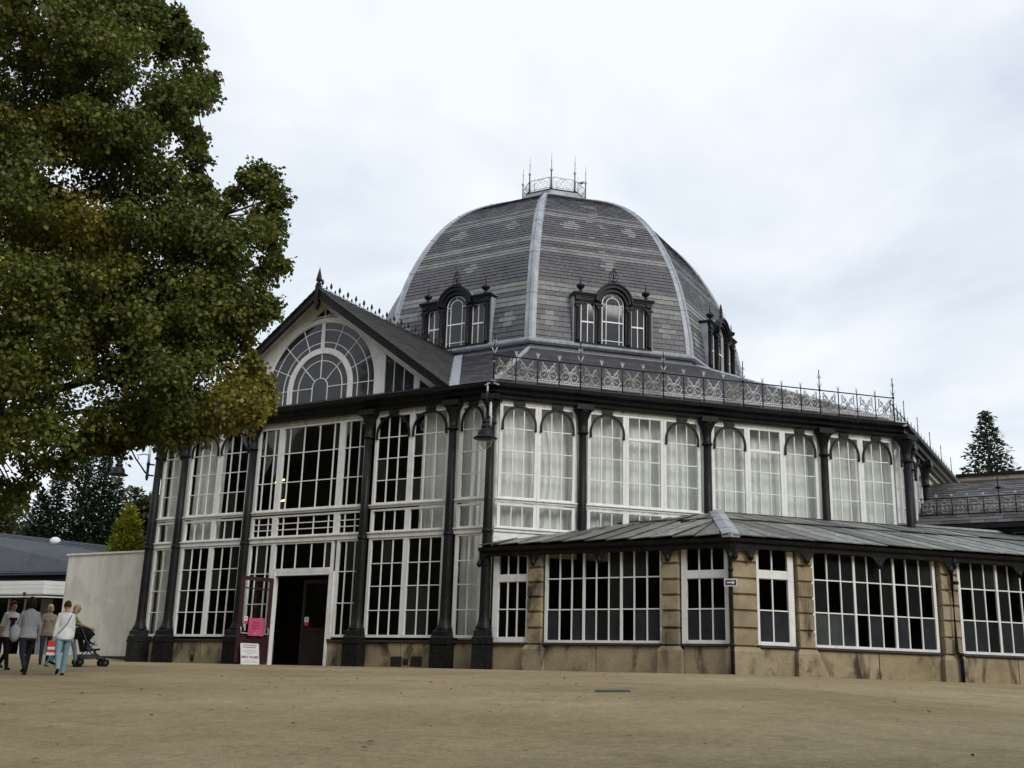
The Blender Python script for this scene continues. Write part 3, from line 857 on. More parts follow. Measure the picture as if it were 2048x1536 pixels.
for k in range(8):
    a = R(-67.5 + 45 * k)
    m = Matrix.Translation((CRR * math.cos(a), CRR * math.sin(a), 0))
    o = link('crown_post', PMX, pav, m); link('ball', BLX, o, m)
def ring_pts(cx, cz, rx, rz, n=12, a0=0, a1=2 * PI): return [(cx + rx * math.cos(a0 + (a1 - a0) * i / n), 0, cz + rz * math.sin(a0 + (a1 - a0) * i / n)) for i in range(n + 1)]
cp = MB(); hw = CRR * CR8 * TAN - 0.06
cp.tf = ident
for z in (0.02, 0.50): cp.box(-hw, hw, -0.012, 0.012, z - 0.015, z + 0.015)
for u in (-hw, hw): cp.box(u - 0.012, u + 0.012, -0.012, 0.012, -0.08, 0.50)
for s in (-1, 1):
    cp.tube(ring_pts(s * hw * 0.5, 0.20, 0.13, 0.15), 0.009, 4); cp.tube(ring_pts(s * hw * 0.5, 0.17, 0.07, 0.08), 0.008, 4)
    cp.tube([(s * hw, 0, 0.02), (s * hw * 0.72, 0, 0.30), (s * hw * 0.5, 0, 0.36), (s * hw * 0.25, 0, 0.44), (0, 0, 0.50)], 0.009, 4)
    cp.tube([(s * hw, 0, 0.50), (s * hw * 0.85, 0, 0.38), (s * hw * 0.9, 0, 0.25)], 0.008, 4)
    cp.tube([(0, 0, 0.02), (s * hw * 0.18, 0, 0.22), (s * hw * 0.05, 0, 0.36), (s * hw * 0.3, 0, 0.48)], 0.009, 4)
cp.tube(ring_pts(0, 0.38, 0.06, 0.07), 0.008, 4)
CPX = cp.mesh('crown_railing_panel', M['galv'])
for k in range(8): link('crown_railing_panel', CPX, pav, face_matrix(k, 0, 0, 20.46, CRR * CR8))
# ================================================================== GABLE over the entrance
GA, GS = 11.15, 0.738                     # ridge height and slope
GW = -0.12                                # plane of the gable wall
ARC = 8.12                                # springing of the fan window
f0 = face(0)
def gl_line(u): return 10.66 - GS * abs(u)
mb = MB(f0)
wA, wB = GW - 0.10, GW
# ring round the fan light, clipped to the sloping rails
def ring_outer(th):
    R_ = 2.21
    c, s_ = math.cos(th), math.sin(th)
    if abs(c) > 1e-6:
        lim = (10.66 - ARC) / (s_ + GS * abs(c)); R_ = min(R_, max(lim, 2.04)) if not (R(52) < th < R(128)) else R_
        if th < R(50) or th > R(130): R_ = min(2.36 / abs(c), lim)
    return R_
ths = [PI * i / 48 for i in range(49)]
inn = [(2.035 * math.cos(t), ARC + 2.035 * math.sin(t)) for t in ths]
out = [(ring_outer(t) * math.cos(t), ARC + ring_outer(t) * math.sin(t)) for t in ths]
mb.strip(inn, out, wA, wB)
mb.box(2.035, 2.36, wA, wB, 7.66, ARC); mb.box(-2.36, -2.035, wA, wB, 7.66, ARC)
build(mb, 'fan_window_surround', M['white'], pav)
mb = MB(f0)
for s in (1, -1):                          # sloping white boards under the barge boards
    pa = [(s * 0.0, 11.05), (s * 4.9, 11.05 - GS * 4.9)]; pb = [(0.0, 10.655), (s * 4.28, 10.655 - GS * 4.28)]
    mb.strip(pa, pb, GW - 0.12, GW + 0.012)
    build(mb, 'gable_board', M['white'], pav); mb = MB(f0)
mb.box(-4.32, 4.32, GW - 0.10, GW + 0.03, 7.50, 7.655)
mb.box(2.36, 2.42, wA, wB + 0.004, 7.66, gl_line(2.42)); mb.box(-2.42, -2.36, wA, wB + 0.004, 7.66, gl_line(2.42))
for s in (1, -1):
    mb.prism([(s * 3.46, 7.66), (s * 3.66, 7.66), (s * 3.66, gl_line(3.66)), (s * 3.46, gl_line(3.46))], wA, wB + 0.004)
    mb.prism([(s * 3.98, 7.66), (s * 4.3, 7.66), (s * 3.98, gl_line(3.98) - 0.002)], wA, wB)
mb.strip([(-0.66, 10.25), (0.66, 10.25)], [(-0.72, 10.16), (0.72, 10.16)], wA, wB + 0.003)
build(mb, 'gable_base_rail', M['white'], pav)
# raised inner mouldings
mb = MB(f0)
for rr, wdt in ((2.06, 0.03), (2.24, 0.025)):
    a0 = R(0) if rr < 2.1 else R(54); a1 = PI - a0
    t2 = [a0 + (a1 - a0) * i / 40 for i in range(41)]
    mb.strip([(rr * math.cos(t), ARC + rr * math.sin(t)) for t in t2], [((rr + wdt) * math.cos(t), ARC + (rr + wdt) * math.sin(t)) for t in t2], wB - 0.01, wB + 0.03)
build(mb, 'arch_moulding', M['white'], pav)
# inner ring, central mullion
win = None
mb = MB(f0)
mb.strip([(1.065 * math.cos(t), ARC + 1.065 * math.sin(t)) for t in ths], [(1.24 * math.cos(t), ARC + 1.24 * math.sin(t)) for t in ths], wA, wB + 0.01)
for s in (1, -1): mb.box(min(s * 1.065, s * 1.24), max(s * 1.065, s * 1.24), wA, wB + 0.01, 7.66, ARC)
mb.box(-0.065, 0.065, wA, wB + 0.006, ARC + 1.23, ARC + 2.04)
fan = build(mb, 'fan_window', M['white'], pav)
bars = MB(f0)
def arcbar(r, a0, a1, n=24, h=0.012):
    t2 = [a0 + (a1 - a0) * i / n for i in range(n + 1)]
    bars.strip([((r - h) * math.cos(t), ARC + (r - h) * math.sin(t)) for t in t2], [((r + h) * math.cos(t), ARC + (r + h) * math.sin(t)) for t in t2], GW - 0.05, GW - 0.015)
def radbar(th, r0, r1, h=0.012):
    c, s_ = math.cos(th), math.sin(th)
    px, pz = -s_ * h, c * h
    bars.prism([(r0 * c + px, ARC + r0 * s_ + pz), (r1 * c + px, ARC + r1 * s_ + pz), (r1 * c - px, ARC + r1 * s_ - pz), (r0 * c - px, ARC + r0 * s_ - pz)], GW - 0.052, GW - 0.013)
for r in (1.42, 1.82): arcbar(r, 0, PI)
arcbar(0.84, 0, PI); arcbar(0.29, 0, PI, 14)
for i in range(9):
    if i != 4: radbar(PI * i / 8, 1.24, 2.035)
for i in range(5): radbar(PI * i / 4, 0.29, 1.065)
for s in (1, -1):
    for r in (1.42, 1.82, 0.84, 0.29): bars.box(s * r - 0.012, s * r + 0.012, GW - 0.05, GW - 0.015, 7.66, ARC)
build(bars, 'glazing_bars', M['white_bar'], fan)
def poly_pane(prio, poly, w, k=0, win=None, mat='glass_gable'):
    mb = MB(); mb.prism(poly, -0.0025, 0.0025)
    cx = sum(p[0] for p in poly) / len(poly); cz_ = sum(p[1] for p in poly) / len(poly)
    t1, t2 = R(rng.uniform(-.4, .4)), R(rng.uniform(-.4, .4))
    base = Matrix.Translation((-cx, 0, -cz_))
    m = face_matrix(k, cx, w, cz_) @ Matrix.Rotation(t1, 4, 'X') @ Matrix.Rotation(t2, 4, 'Z') @ base
    PANES.append((prio, win, m, mat, mb))
def sector(r0, r1, a0, a1, n=4):
    ts = [a0 + (a1 - a0) * i / n for i in range(n + 1)]
    return [(r0 * math.cos(t), ARC + r0 * math.sin(t)) for t in ts] + [(r1 * math.cos(t), ARC + r1 * math.sin(t)) for t in reversed(ts)]
GP = 1.6
for i in range(8):
    for r0, r1 in ((1.235, 1.42), (1.42, 1.82), (1.82, 2.04)):
        poly_pane(GP, sector(r0, r1, PI * i / 8, PI * (i + 1) / 8), GW - 0.035, 0, fan)
for i in range(4):
    for r0, r1 in ((0.29, 0.84), (0.84, 1.07)): poly_pane(GP, sector(r0, r1, PI * i / 4, PI * (i + 1) / 4), GW - 0.035, 0, fan)
poly_pane(GP, [(-0.29, 7.65), (0.29, 7.65)] + [(0.29 * math.cos(t), ARC + 0.29 * math.sin(t)) for t in [PI * i / 8 for i in range(9)]], GW - 0.035, 0, fan)
for s in (1, -1):
    for r0, r1 in ((0.29, 0.84), (0.84, 1.07), (1.235, 1.42), (1.42, 1.82), (1.82, 2.04)):
        poly_pane(GP, [(s * r0, 7.65), (s * r1, 7.65), (s * r1, ARC), (s * r0, ARC)], GW - 0.035, 0, fan)
for s in (1, -1):
    mb = MB(f0)
    for u in (2.74, 3.10): mb.prism([(s * (u - 0.012), 7.656), (s * (u + 0.012), 7.656), (s * (u + 0.012), gl_line(u + .012)), (s * (u - 0.012), gl_line(u - .012))], GW - 0.05, GW - 0.01)
    sw = build(mb, 'side_light', M['white_bar'], pav)
    for a, b in ((2.42, 2.74), (2.74, 3.10), (3.10, 3.46)):
        poly_pane(GP, [(s * a, 7.65), (s * b, 7.65), (s * b, gl_line(b) + 0.02), (s * a, gl_line(a) + 0.02)], GW - 0.035, 0, sw)
    poly_pane(GP, [(s * 3.66, 7.65), (s * 4.0, 7.65), (s * 3.98, gl_line(3.98)), (s * 3.66, gl_line(3.66) + 0.02)], GW - 0.035, 0, sw)
mb = MB(f0); mb.box(-0.02, 0.02, GW - 0.05, GW - 0.01, 10.2, 10.62)
tw = build(mb, 'apex_light', M['white_bar'], pav)
for s in (1, -1): poly_pane(GP, [(0, 10.22), (s * 0.6, 10.22), (0, 10.66)], GW - 0.035, 0, tw)
# dark loft behind the gable glass
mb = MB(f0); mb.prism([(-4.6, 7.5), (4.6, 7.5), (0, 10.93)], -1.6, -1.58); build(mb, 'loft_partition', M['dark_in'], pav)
# barge boards, soffit, gable roof slates
mb = MB(f0)
for s in (1, -1):
    u1 = 4.92
    mb.strip([(0, GA), (s * u1, GA - GS * u1)], [(0, GA - 0.27), (s * u1, GA - GS * u1 - 0.23)], 0.24, 0.30)
    mb.strip([(0, GA - 0.235), (s * u1, GA - GS * u1 - 0.20)], [(0, GA - 0.285), (s * u1, GA - GS * u1 - 0.245)], 0.22, 0.32)
    mb.strip([(0, GA + 0.03), (s * u1, GA - GS * u1 + 0.03)], [(0, GA - 0.03), (s * u1, GA - GS * u1 - 0.03)], 0.22, 0.34)
    build(mb, 'barge_board', M['iron'], pav); mb = MB(f0)
    mb.strip([(0, GA - 0.06), (s * u1, GA - GS * u1 - 0.06)], [(0, GA - 0.10), (s * u1, GA - GS * u1 - 0.10)], GW - 0.1, 0.238)
    build(mb, 'barge_soffit', M['cream'], pav); mb = MB(f0)
mb = MB(f0)
mb.box(-0.065, 0.065, 0.20, 0.36, GA - 0.52, GA + 0.10)
mb.prism([(-0.065, GA - 0.52), (0.065, GA - 0.52), (0.0, GA - 0.68)], 0.20, 0.36)
build(mb, 'apex_drop', M['iron'], pav)
mb = MB(f0); mb.tf = ident
c0 = f0(0, 0.28, 0)
mb.lathe([(0.06, GA + 0.10), (0.085, GA + 0.12), (0.085, GA + 0.17), (0.05, GA + 0.19), (0.05, GA + 0.22), (0.085, GA + 0.25), (0.09, GA + 0.30), (0.055, GA + 0.47), (0.012, GA + 0.66), (0.006, GA + 0.70)], (c0[0], c0[1]), 10)
build(mb, 'apex_spear', M['iron'], pav)
WEND = -7.55
def main_roof_z(w): return ZB - (ZB - ZT) * (0.34 - w) / (RB - RT)
def valley_u(w): return max(0.02, (GA - main_roof_z(w)) / GS)
mb = MB(f0)
slope_len = math.sqrt(1 + GS * GS)
for s in (1, -1):
    nc = 30
    umax = 4.95
    for i in range(nc):
        ua, ub = umax * (1 - i / nc), umax * (1 - (i + 1.03) / nc)          # lower and upper edge
        ub = max(0.0, ub)
        w = 0.34 - (0.16 if i % 2 else 0)
        first = True
        while w > WEND - 0.5:
            wd = rng.uniform(0.28, 0.36)
            w1_ = w - wd
            top = 0.355 if first else w - 0.003
            first = False
            # stop at the valley
            if valley_u((top + w1_) / 2) + 0.05 < ua: 
                w = w1_; break
            z0, z1 = GA - GS * ua, GA - GS * ub
            slate_quad(mb, f0, (s * ua, top, z0), (s * ua, w1_ + 0.003, z0), (s * ub, w1_ + 0.003, z1), (s * ub, top, z1), (s * GS / slope_len, 0, 1 / slope_len), 0.016 + rng.uniform(0, .006), 0.007, 5)
            w = w1_
build(mb, 'slate', SLM, pav, kind='stuff')
mb = MB(f0)
for s in (1, -1):
    mb.af([mb.av(0, 0.34, GA - 0.012), mb.av(s * 4.95, 0.34, GA - GS * 4.95 - 0.012), mb.av(s * valley_u(-3.5), -3.5, main_roof_z(-3.5) - 0.012), mb.av(s * 0.05, WEND, GA - 0.05)])
build(mb, 'gable_deck', M['gable_slate'], pav)
mb = MB(f0)
for s in (1, -1):                                       # valley lead
    n = 10
    for i in range(n):
        wa, wb = 0.30 + (WEND - 0.30) * i / n, 0.30 + (WEND - 0.30) * (i + 1.02) / n
        ua, ub = valley_u(wa), valley_u(wb)
        za, zb = main_roof_z(wa) + 0.03, main_roof_z(wb) + 0.03
        mb.hexa([(s * (ua - 0.10), wa, za), (s * (ua + 0.30), wa, za), (s * (ub + 0.30), wb, zb), (s * (ub - 0.10), wb, zb),
                 (s * (ua - 0.10), wa, za + 0.02), (s * (ua + 0.30), wa, za + 0.02), (s * (ub + 0.30), wb, zb + 0.02), (s * (ub - 0.10), wb, zb + 0.02)])
    build(mb, 'valley_flashing', M['lead'], pav); mb = MB(f0)
mb = MB(f0); mb.prism([(-0.11, GA - 0.07), (0.11, GA - 0.07), (0.03, GA + 0.045), (-0.03, GA + 0.045)], WEND, 0.20); build(mb, 'ridge_capping', M['iron'], pav)
mb = MB(f0)
tf = f0
mb.tf = ident
for i in range(2):
    mb.tube([f0(0, 0.19, GA + 0.06 + 0.0 * i), f0(0, WEND, GA + 0.06)], 0.012, 5)
sc = []
for i in range(18):
    w0_ = 0.10 - 0.42 * i
    sc.append([f0(0, w0_ - 0.42 * t, GA + 0.06 + 0.06 * math.sin(PI * t)) for t in (0, .25, .5, .75, 1)])
for s_ in sc: mb.tube(s_, 0.011, 4)
build(mb, 'ridge_rail', M['iron'], pav)
tl = MB(); tl.lathe([(0.009, 0), (0.010, 0.13), (0.034, 0.16), (0.042, 0.21), (0.030, 0.28), (0.006, 0.33)], (0, 0), 8); TL = tl.mesh('ridge_finial', M['iron'])
sh = MB(); sh.lathe([(0.009, 0), (0.010, 0.05), (0.025, 0.07), (0.028, 0.11), (0.006, 0.16)], (0, 0), 8); SH = sh.mesh('ridge_finial', M['iron'])
for i in range(18):
    link('ridge_finial', TL, pav, face_matrix(0, 0, 0.10 - 0.42 * i, GA + 0.05))
    link('ridge_finial', SH, pav, face_matrix(0, 0, -0.11 - 0.42 * i, GA + 0.06))

# ================================================================== DORMERS on the dome
DW = 7.60 - 0.0
def dormer(k):
    f = face(k, DW)
    def S(mbx, name, mat, par): return build(mbx, name, mat, par)
    mb = MB(f)
    # front frame: sill, posts, heads
    mb.box(-1.47, 1.47, -0.30, 0.03, 11.40, 11.50)
    for a, b in ((-1.47, -1.26), (1.26, 1.47), (-0.68, -0.46), (0.46, 0.68)): mb.box(a, b, -0.25, 0.0, 11.50, 13.09)
    for a, b in ((-1.26, -0.68), (0.68, 1.26)):
        mb.box(a, b, -0.25, -0.01, 13.04, 13.09)
        # brackets in the window corners
        for x, s in ((a, 1), (b, -1)):
            mb.prism([(x, 13.04), (x + s * 0.12, 13.04), (x + s * 0.05, 12.97), (x, 12.86)], -0.06, 0.02)
    mb.box(-1.47, -0.62, -0.25, 0.02, 13.09, 13.25); mb.box(0.62, 1.47, -0.25, 0.02, 13.09, 13.25)
    o = S(mb, 'dormer', M['iron'], pav)
    mb = MB(f)
    ts = [PI * i / 20 for i in range(21)]
    AZ = 13.09
    mb.strip([(0.46 * math.cos(t), AZ + 0.42 * math.sin(t)) for t in ts], [(0.62 * math.cos(t), AZ + 0.62 * math.sin(t)) for t in ts], -0.25, 0.025)
    mb.strip([(0.56 * math.cos(t), AZ + 0.56 * math.sin(t)) for t in ts], [(0.68 * math.cos(t), AZ + 0.70 * math.sin(t)) for t in ts], -0.15, 0.10)
    mb.strip([(0.66 * math.cos(t), AZ + 0.685 * math.sin(t)) for t in ts], [(0.72 * math.cos(t), AZ + 0.745 * math.sin(t)) for t in ts], -0.10, 0.15)
    S(mb, 'dormer_arch', M['iron'], o)
    mb = MB(f)
    for s in (-1, 1):
        a, b = (0.66, 1.56) if s > 0 else (-1.56, -0.66)
        mb.box(a, b, -0.20, 0.08, 13.255, 13.30); mb.box(a, b, -0.20, 0.12, 13.30, 13.345)
        mb.box(a if s > 0 else a + 0.06, b - 0.06 if s > 0 else b, -0.20, 0.045, 13.20, 13.255)
        for x in (s * 0.57, s * 1.365): mb.box(x - 0.10, x + 0.10, 0.0, 0.06, 13.06, 13.19); mb.box(x - 0.13, x + 0.13, 0.0, 0.075, 12.90, 12.97) ; mb.prism([(x - 0.10, 12.90), (x + 0.10, 12.90), (x + 0.05, 12.78), (x - 0.05, 12.78)], 0.0, 0.055)
        S(mb, 'dormer_cornice', M['iron'], o); mb = MB(f)
    # half columns
    for x in (-1.365, -0.57, 0.57, 1.365):
        mb = MB(); c = f(x, 0.01, 0)
        mb.lathe([(0.075, 11.50), (0.075, 11.58), (0.055, 11.62), (0.05, 12.80)], (c[0], c[1]), 10)
        S(mb, 'dormer_column', M['iron'], o)
    # lead cheeks and roofs
    mb = MB(f)
    for s in (-1, 1):
        mb.prism([(s * 1.47, 11.40), (s * 1.52, 11.40), (s * 1.52, 13.24), (s * 1.47, 13.24)], -0.55, -0.06)
        mb.hexa([(s * 0.66, -1.0, 13.40), (s * 1.56, -1.0, 13.40), (s * 1.56, -0.05, 13.33), (s * 0.66, -0.05, 13.33), (s * 0.66, -1.0, 13.43), (s * 1.56, -1.0, 13.43), (s * 1.56, -0.05, 13.35), (s * 0.66, -0.05, 13.35)])
    mb.strip([(0.60 * math.cos(t), AZ + 0.62 * math.sin(t)) for t in ts], [(0.69 * math.cos(t), AZ + 0.715 * math.sin(t)) for t in ts], -1.1, -0.11)
    S(mb, 'dormer_lead', M['lead'], o)
    # urn finials
    for s in (-1, 1):
        mb = MB(); c = f(s * 1.26, -0.04, 0)
        mb.lathe([(0.10, 13.345), (0.11, 13.38), (0.07, 13.42), (0.045, 13.47), (0.06, 13.50), (0.13, 13.55), (0.155, 13.60), (0.15, 13.65), (0.07, 13.68), (0.03, 13.70), (0.022, 13.85), (0.008, 14.00)], (c[0], c[1]), 12)
        S(mb, 'urn_finial', M['iron'], o)
    # leafy cresting on the arch
    mb = MB(f); tf_ = f; mb.tf = ident
    def W(pts): return [tf_(x, -0.02, z) for x, z in pts]
    mb.tube(W([(0, 13.80), (0, 14.2), (0, 14.45)]), [0.028, 0.02, 0.006], 5)
    for s in (-1, 1):
        mb.tube(W([(0, 13.88), (s * 0.12, 13.98), (s * 0.17, 14.12), (s * 0.13, 14.26), (s * 0.04, 14.40), (0, 14.46)]), 0.016, 5)
        mb.tube(W([(0, 14.02), (s * 0.06, 14.10), (s * 0.09, 14.20), (s * 0.05, 14.30), (0, 14.36)]), 0.015, 5)
        mb.tube(W([(s * 0.02, 13.86), (s * 0.14, 13.88), (s * 0.20, 13.84), (s * 0.22, 13.76)]), 0.018, 5)
        mb.tube(W([(s * 0.20, 13.84), (s * 0.19, 13.93), (s * 0.12, 13.95), (s * 0.08, 13.90)]), 0.014, 5)
    S(mb, 'crest_ornament', M['iron'], o)
    # windows
    for s in (-1, 1):
        a, b = (0.70, 1.22) if s > 0 else (-1.22, -0.70)
        mb = MB(f)
        w = (-0.14, -0.10)
        mb.box(a, a + 0.03, *w, 11.50, 13.04); mb.box(b - 0.03, b, *w, 11.50, 13.04); mb.box(a, b, *w, 11.50, 11.53); mb.box(a, b, *w, 13.01, 13.04)
        mb.box((a + b) / 2 - 0.014, (a + b) / 2 + 0.014, w[0], w[1] + 0.002, 11.53, 13.01); mb.box(a + 0.03, b - 0.03, w[0], w[1] + 0.006, 12.27, 12.325)
        S(mb, 'dormer_window', M['white_bar'], o)
        for x0, x1 in ((a + .02, (a + b) / 2), ((a + b) / 2, b - .02)):
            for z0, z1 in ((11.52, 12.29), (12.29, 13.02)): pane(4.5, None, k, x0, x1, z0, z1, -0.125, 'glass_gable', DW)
    mb = MB(f); w = (-0.14, -0.10)
    def arch(r, zc, h=0.016, n=16):
        t2 = [PI * i / n for i in range(n + 1)]
        mb.strip([((r - h) * math.cos(t), zc + (r - h) * math.sin(t)) for t in t2], [((r + h) * math.cos(t), zc + (r + h) * math.sin(t)) for t in t2], *w)
    arch(0.405, 13.07); arch(0.25, 13.07, 0.012)
    for x in (-0.405, 0.405): mb.box(x - 0.016, x + 0.016, *w, 11.50, 13.07)
    for x in (-0.25, 0.25): mb.box(x - 0.012, x + 0.012, w[0], w[1] - 0.002, 11.50, 13.07)
    mb.box(-0.39, 0.39, w[0], w[1] + 0.004, 12.36, 12.41); mb.box(-0.39, 0.39, w[0], w[1] + 0.004, 11.50, 11.53); mb.box(-0.39, 0.39, w[0], w[1] + 0.001, 11.66, 11.685)
    for x in (-0.33, 0.33): mb.box(x - 0.06, x + 0.06, w[0], w[1] - 0.001, 13.04, 13.065)
    mb.box(-0.012, 0.012, *w, 13.33, 13.47)
    S(mb, 'dormer_window', M['white_bar'], o)
    for x0, x1 in ((-0.40, -0.25), (-0.25, 0.25), (0.25, 0.40)):
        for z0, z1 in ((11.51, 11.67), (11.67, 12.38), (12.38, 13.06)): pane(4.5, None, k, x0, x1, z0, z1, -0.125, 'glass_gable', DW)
    # arched head pane
    mbp = MB(); mbp.prism([(0.42 * math.cos(t), 13.06 + 0.42 * math.sin(t)) for t in ts], -0.0025, 0.0025)
    PANES.append((4.5, None, face_matrix(k, 0, -0.125, 0, DW), 'glass_gable', mbp))
    mb = MB(f); mb.box(-1.4, 1.4, -0.62, -0.60, 11.4, 13.3); S(mb, 'dormer_back', M['dark_in'], o)
for k in (0, 1, 2): dormer(k)

# ================================================================== PARAPET RAILING round the lower roof
def railing_meshes():
    pw = 0.6155
    p = MB()                                     # butterfly panel
    t = 0.0145
    hh = pw / 2 - 0.015
    for s in (-1, 1):
        p.tube(ring_pts(s * 0.125, 0.235, 0.115, 0.125, 14), t, 4)
        p.tube([(0, 0, 0.30), (s * 0.03, 0, 0.38), (s * 0.10, 0, 0.46), (s * 0.185, 0, 0.60), (s * 0.20, 0, 0.56), (s * 0.195, 0, 0.34)], t, 4)
        p.tube(ring_pts(s * 0.12, 0.44, 0.062, 0.07, 10), t * 0.8, 4)
        p.tube([(0, 0, 0.40), (s * 0.055, 0, 0.30), (s * 0.045, 0, 0.17), (0, 0, 0.10)], t, 4)
        p.tube([(s * 0.06, 0, 0.22), (s * 0.10, 0, 0.26), (s * 0.13, 0, 0.20), (s * 0.17, 0, 0.24)], t * 0.9, 4)
        p.tube([(s * 0.14, 0, 0.50), (s * 0.10, 0, 0.42), (s * 0.15, 0, 0.38)], t * 0.8, 4)
        p.tube([(s * 0.24, 0, 0.22), (s * hh, 0, 0.22)], t * 0.8, 4)
    for i in range(10):                           # pierced bottom strip
        u = -hh + 2 * hh * (i + 0.5) / 10
        p.box(u - 0.017, u + 0.003, -0.008, 0.008, 0.043, 0.083)
    p.box(-hh, hh, -0.008, 0.008, 0.022, 0.042); p.box(-hh, hh, -0.008, 0.008, 0.084, 0.104)
    q = MB()                                      # ordinary post with a tulip top
    q.tube([(0, 0, -0.05), (0, 0, 0.665)], 0.017, 6)
    r = MB()
    for s in (-1, 0, 1): r.tube([(0, 0, 0.66), (s * 0.02, 0, 0.76), (s * 0.055, 0, 0.85)], [0.016, 0.012, 0.004], 4)
    st = MB()                                     # tall post
    st.tube([(0, 0, -0.08), (0, 0, 1.25)], [0.020, 0.014], 6); st.lathe([(0.004, 1.24), (0.022, 1.26), (0.004, 1.28)], (0, 0), 6)
    st.lathe([(0.02, 0.63), (0.04, 0.65), (0.04, 0.68), (0.02, 0.70)], (0, 0), 8)
    sr = MB()
    for s in (-1, 1):
        sr.tube([(0, 0, 0.70), (s * 0.04, 0, 0.80), (s * 0.09, 0, 0.90)], [0.02, 0.018, 0.004], 4)
        sr.tube([(0, 0, 0.50), (s * 0.05, 0, 0.44)], [0.016, 0.006], 4)
    sq = MB()
    for i in range(8): sq.tube([(0.005 * math.cos(PI * i / 4), 0, 1.06 + 0.005 * math.sin(PI * i / 4)), (0.085 * math.cos(PI * i / 4), 0, 1.06 + 0.085 * math.sin(PI * i / 4))], [0.012, 0.004], 4)
    return p.mesh('railing_panel', M['galv']), q.mesh('railing_post', M['iron']), r.mesh('post_tip', M['galv']), st.mesh('tall_railing_post', M['iron']), sr.mesh('post_tip', M['galv']), sq.mesh('post_star', M['galv'])
RM = railing_meshes()
RMD = RM[0].copy(); RMD.materials.clear(); RMD.materials.append(M['galv_dull'])
def parapet(k, u0, u1, n, z=7.60, w=0.24, first=True):
    st = (u1 - u0) / n
    for i in range(n + 1):
        u = u0 + st * i
        if i == 0 and not first: continue
        m = face_matrix(k, u, w, z)
        if i % 4 == 0:
            o = link('railing_post', RM[3], pav, m); link('post_tip', RM[4], o, m); link('post_star', RM[5], o, m)
        else:
            o = link('railing_post', RM[1], pav, m); link('post_tip', RM[2], o, m)
    for i in range(n):
        dull = (k == 1 and i in (0, 1)) or rng.random() < 0.2
        link('railing_panel', RMD if dull else RM[0], pav, face_matrix(k, u0 + st * (i + 0.5), w, z))
    f = face(k)
    mb = MB()
    mb.tube([f(u0, w, z + 0.655), f(u1, w, z + 0.655)], 0.018, 6)
    build(mb, 'railing_top_bar', M['iron'], pav)
    mb = MB(f)
    for i in range(n):
        if i % 3 != 1:
            mb = MB(f); mb.box(u0 + st * i + 0.03, u0 + st * (i + 1) - 0.06, w - 0.10, w - 0.06, z - 0.07, z + 0.0)
            build(mb, 'snow_board', M['dirt'], pav)
parapet(1, -6.30, 6.05, 20)
parapet(2, -6.10, 6.0, 20, first=False, w=-0.14)
mb = MB()                                            # curved stay at the right hand corner
f1 = face(1)
mb.tube([f1(5.98, 0.24, 8.2), f1(5.90, 0.2, 7.95), f1(5.72, 0.12, 7.75), f1(5.45, 0.05, 7.62)], 0.018, 5)
build(mb, 'railing_stay', M['iron'], pav)

# ---- curtains behind the glass
def curtain(k, ua, ub, z0, z1, label, w=-0.30, group=None, sag=0.0):
    f = face(k)
    n = max(8, int((ub - ua) / 0.035))
    mb = MB(f)
    cols_ = []
    ph = rng.uniform(0, 6)
    rows = 6
    for i in range(n + 1):
        u = ua + (ub - ua) * i / n
        a = 0.035 * math.sin(u * 33 + ph) + 0.03 * math.sin(u * 17.3 + 2 * ph) + 0.02 * math.sin(u * 61 + ph)
        c_ = []
        for j in range(rows + 1):
            t = j / rows
            z = z1 + (z0 - z1) * t
            du = sag * math.sin(PI * t) * 0.25 * math.sin((u - ua) / (ub - ua) * PI)
            c_.append((mb.av(u + du, w + a * (0.55 + 0.6 * t), z), mb.av(u + du, w + a * (0.55 + 0.6 * t) - 0.004, z)))
        cols_.append(c_)
    for i in range(n):
        for j in range(rows):
            mb.af([cols_[i][j][0], cols_[i + 1][j][0], cols_[i + 1][j + 1][0], cols_[i][j + 1][0]], True)
            mb.af([cols_[i][j][1], cols_[i][j + 1][1], cols_[i + 1][j + 1][1], cols_[i + 1][j][1]], True)
    me = mb.mesh('curtain', M['curtain'])
    o = link('curtain', me); return tag(o, label, 'curtain', group)
CG = 'pale curtains hanging inside the pavilion windows'
for (a, b, n), z0, lab, sg in zip(BAY1, (3.55, 3.55, 4.0, 4.0), (
        'pale creased curtain pulled askew behind the upper windows just right of the lamp column',
        'pale curtain behind the three upper windows over the left end of the stone walk roof',
        'pale curtain behind the three upper windows directly right of the roof hip',
        'pale curtain behind the last pair of upper windows at the right end of the pavilion'), (1.0, 0.1, 0, 0)):
    curtain(1, a + 0.02, b + (0.0 if b < 6 else 0.3), z0, 7.0, lab, group=CG, sag=sg)
curtain(0, 5.12, 6.15, 3.55, 7.0, 'pale curtain behind the narrow upper window just left of the lamp column', group=CG)
curtain(0, 5.12, 6.15, 0.75, 3.45, 'pale streaked curtain behind the narrow ground floor window left of the lamp column', group=CG)
curtain(0, 3.78, 4.95, 3.55, 7.0, 'pale curtain drawn over the right part of the upper window pair right of the entrance', group=CG)
curtain(0, -4.9, -3.65, 3.55, 7.0, 'grey curtain behind the left half of the upper window pair left of the entrance', group=CG)
curtain(0, -6.05, -5.2, 0.75, 7.0, 'long dim curtain behind the narrow window at the far left corner of the pavilion', group=CG)

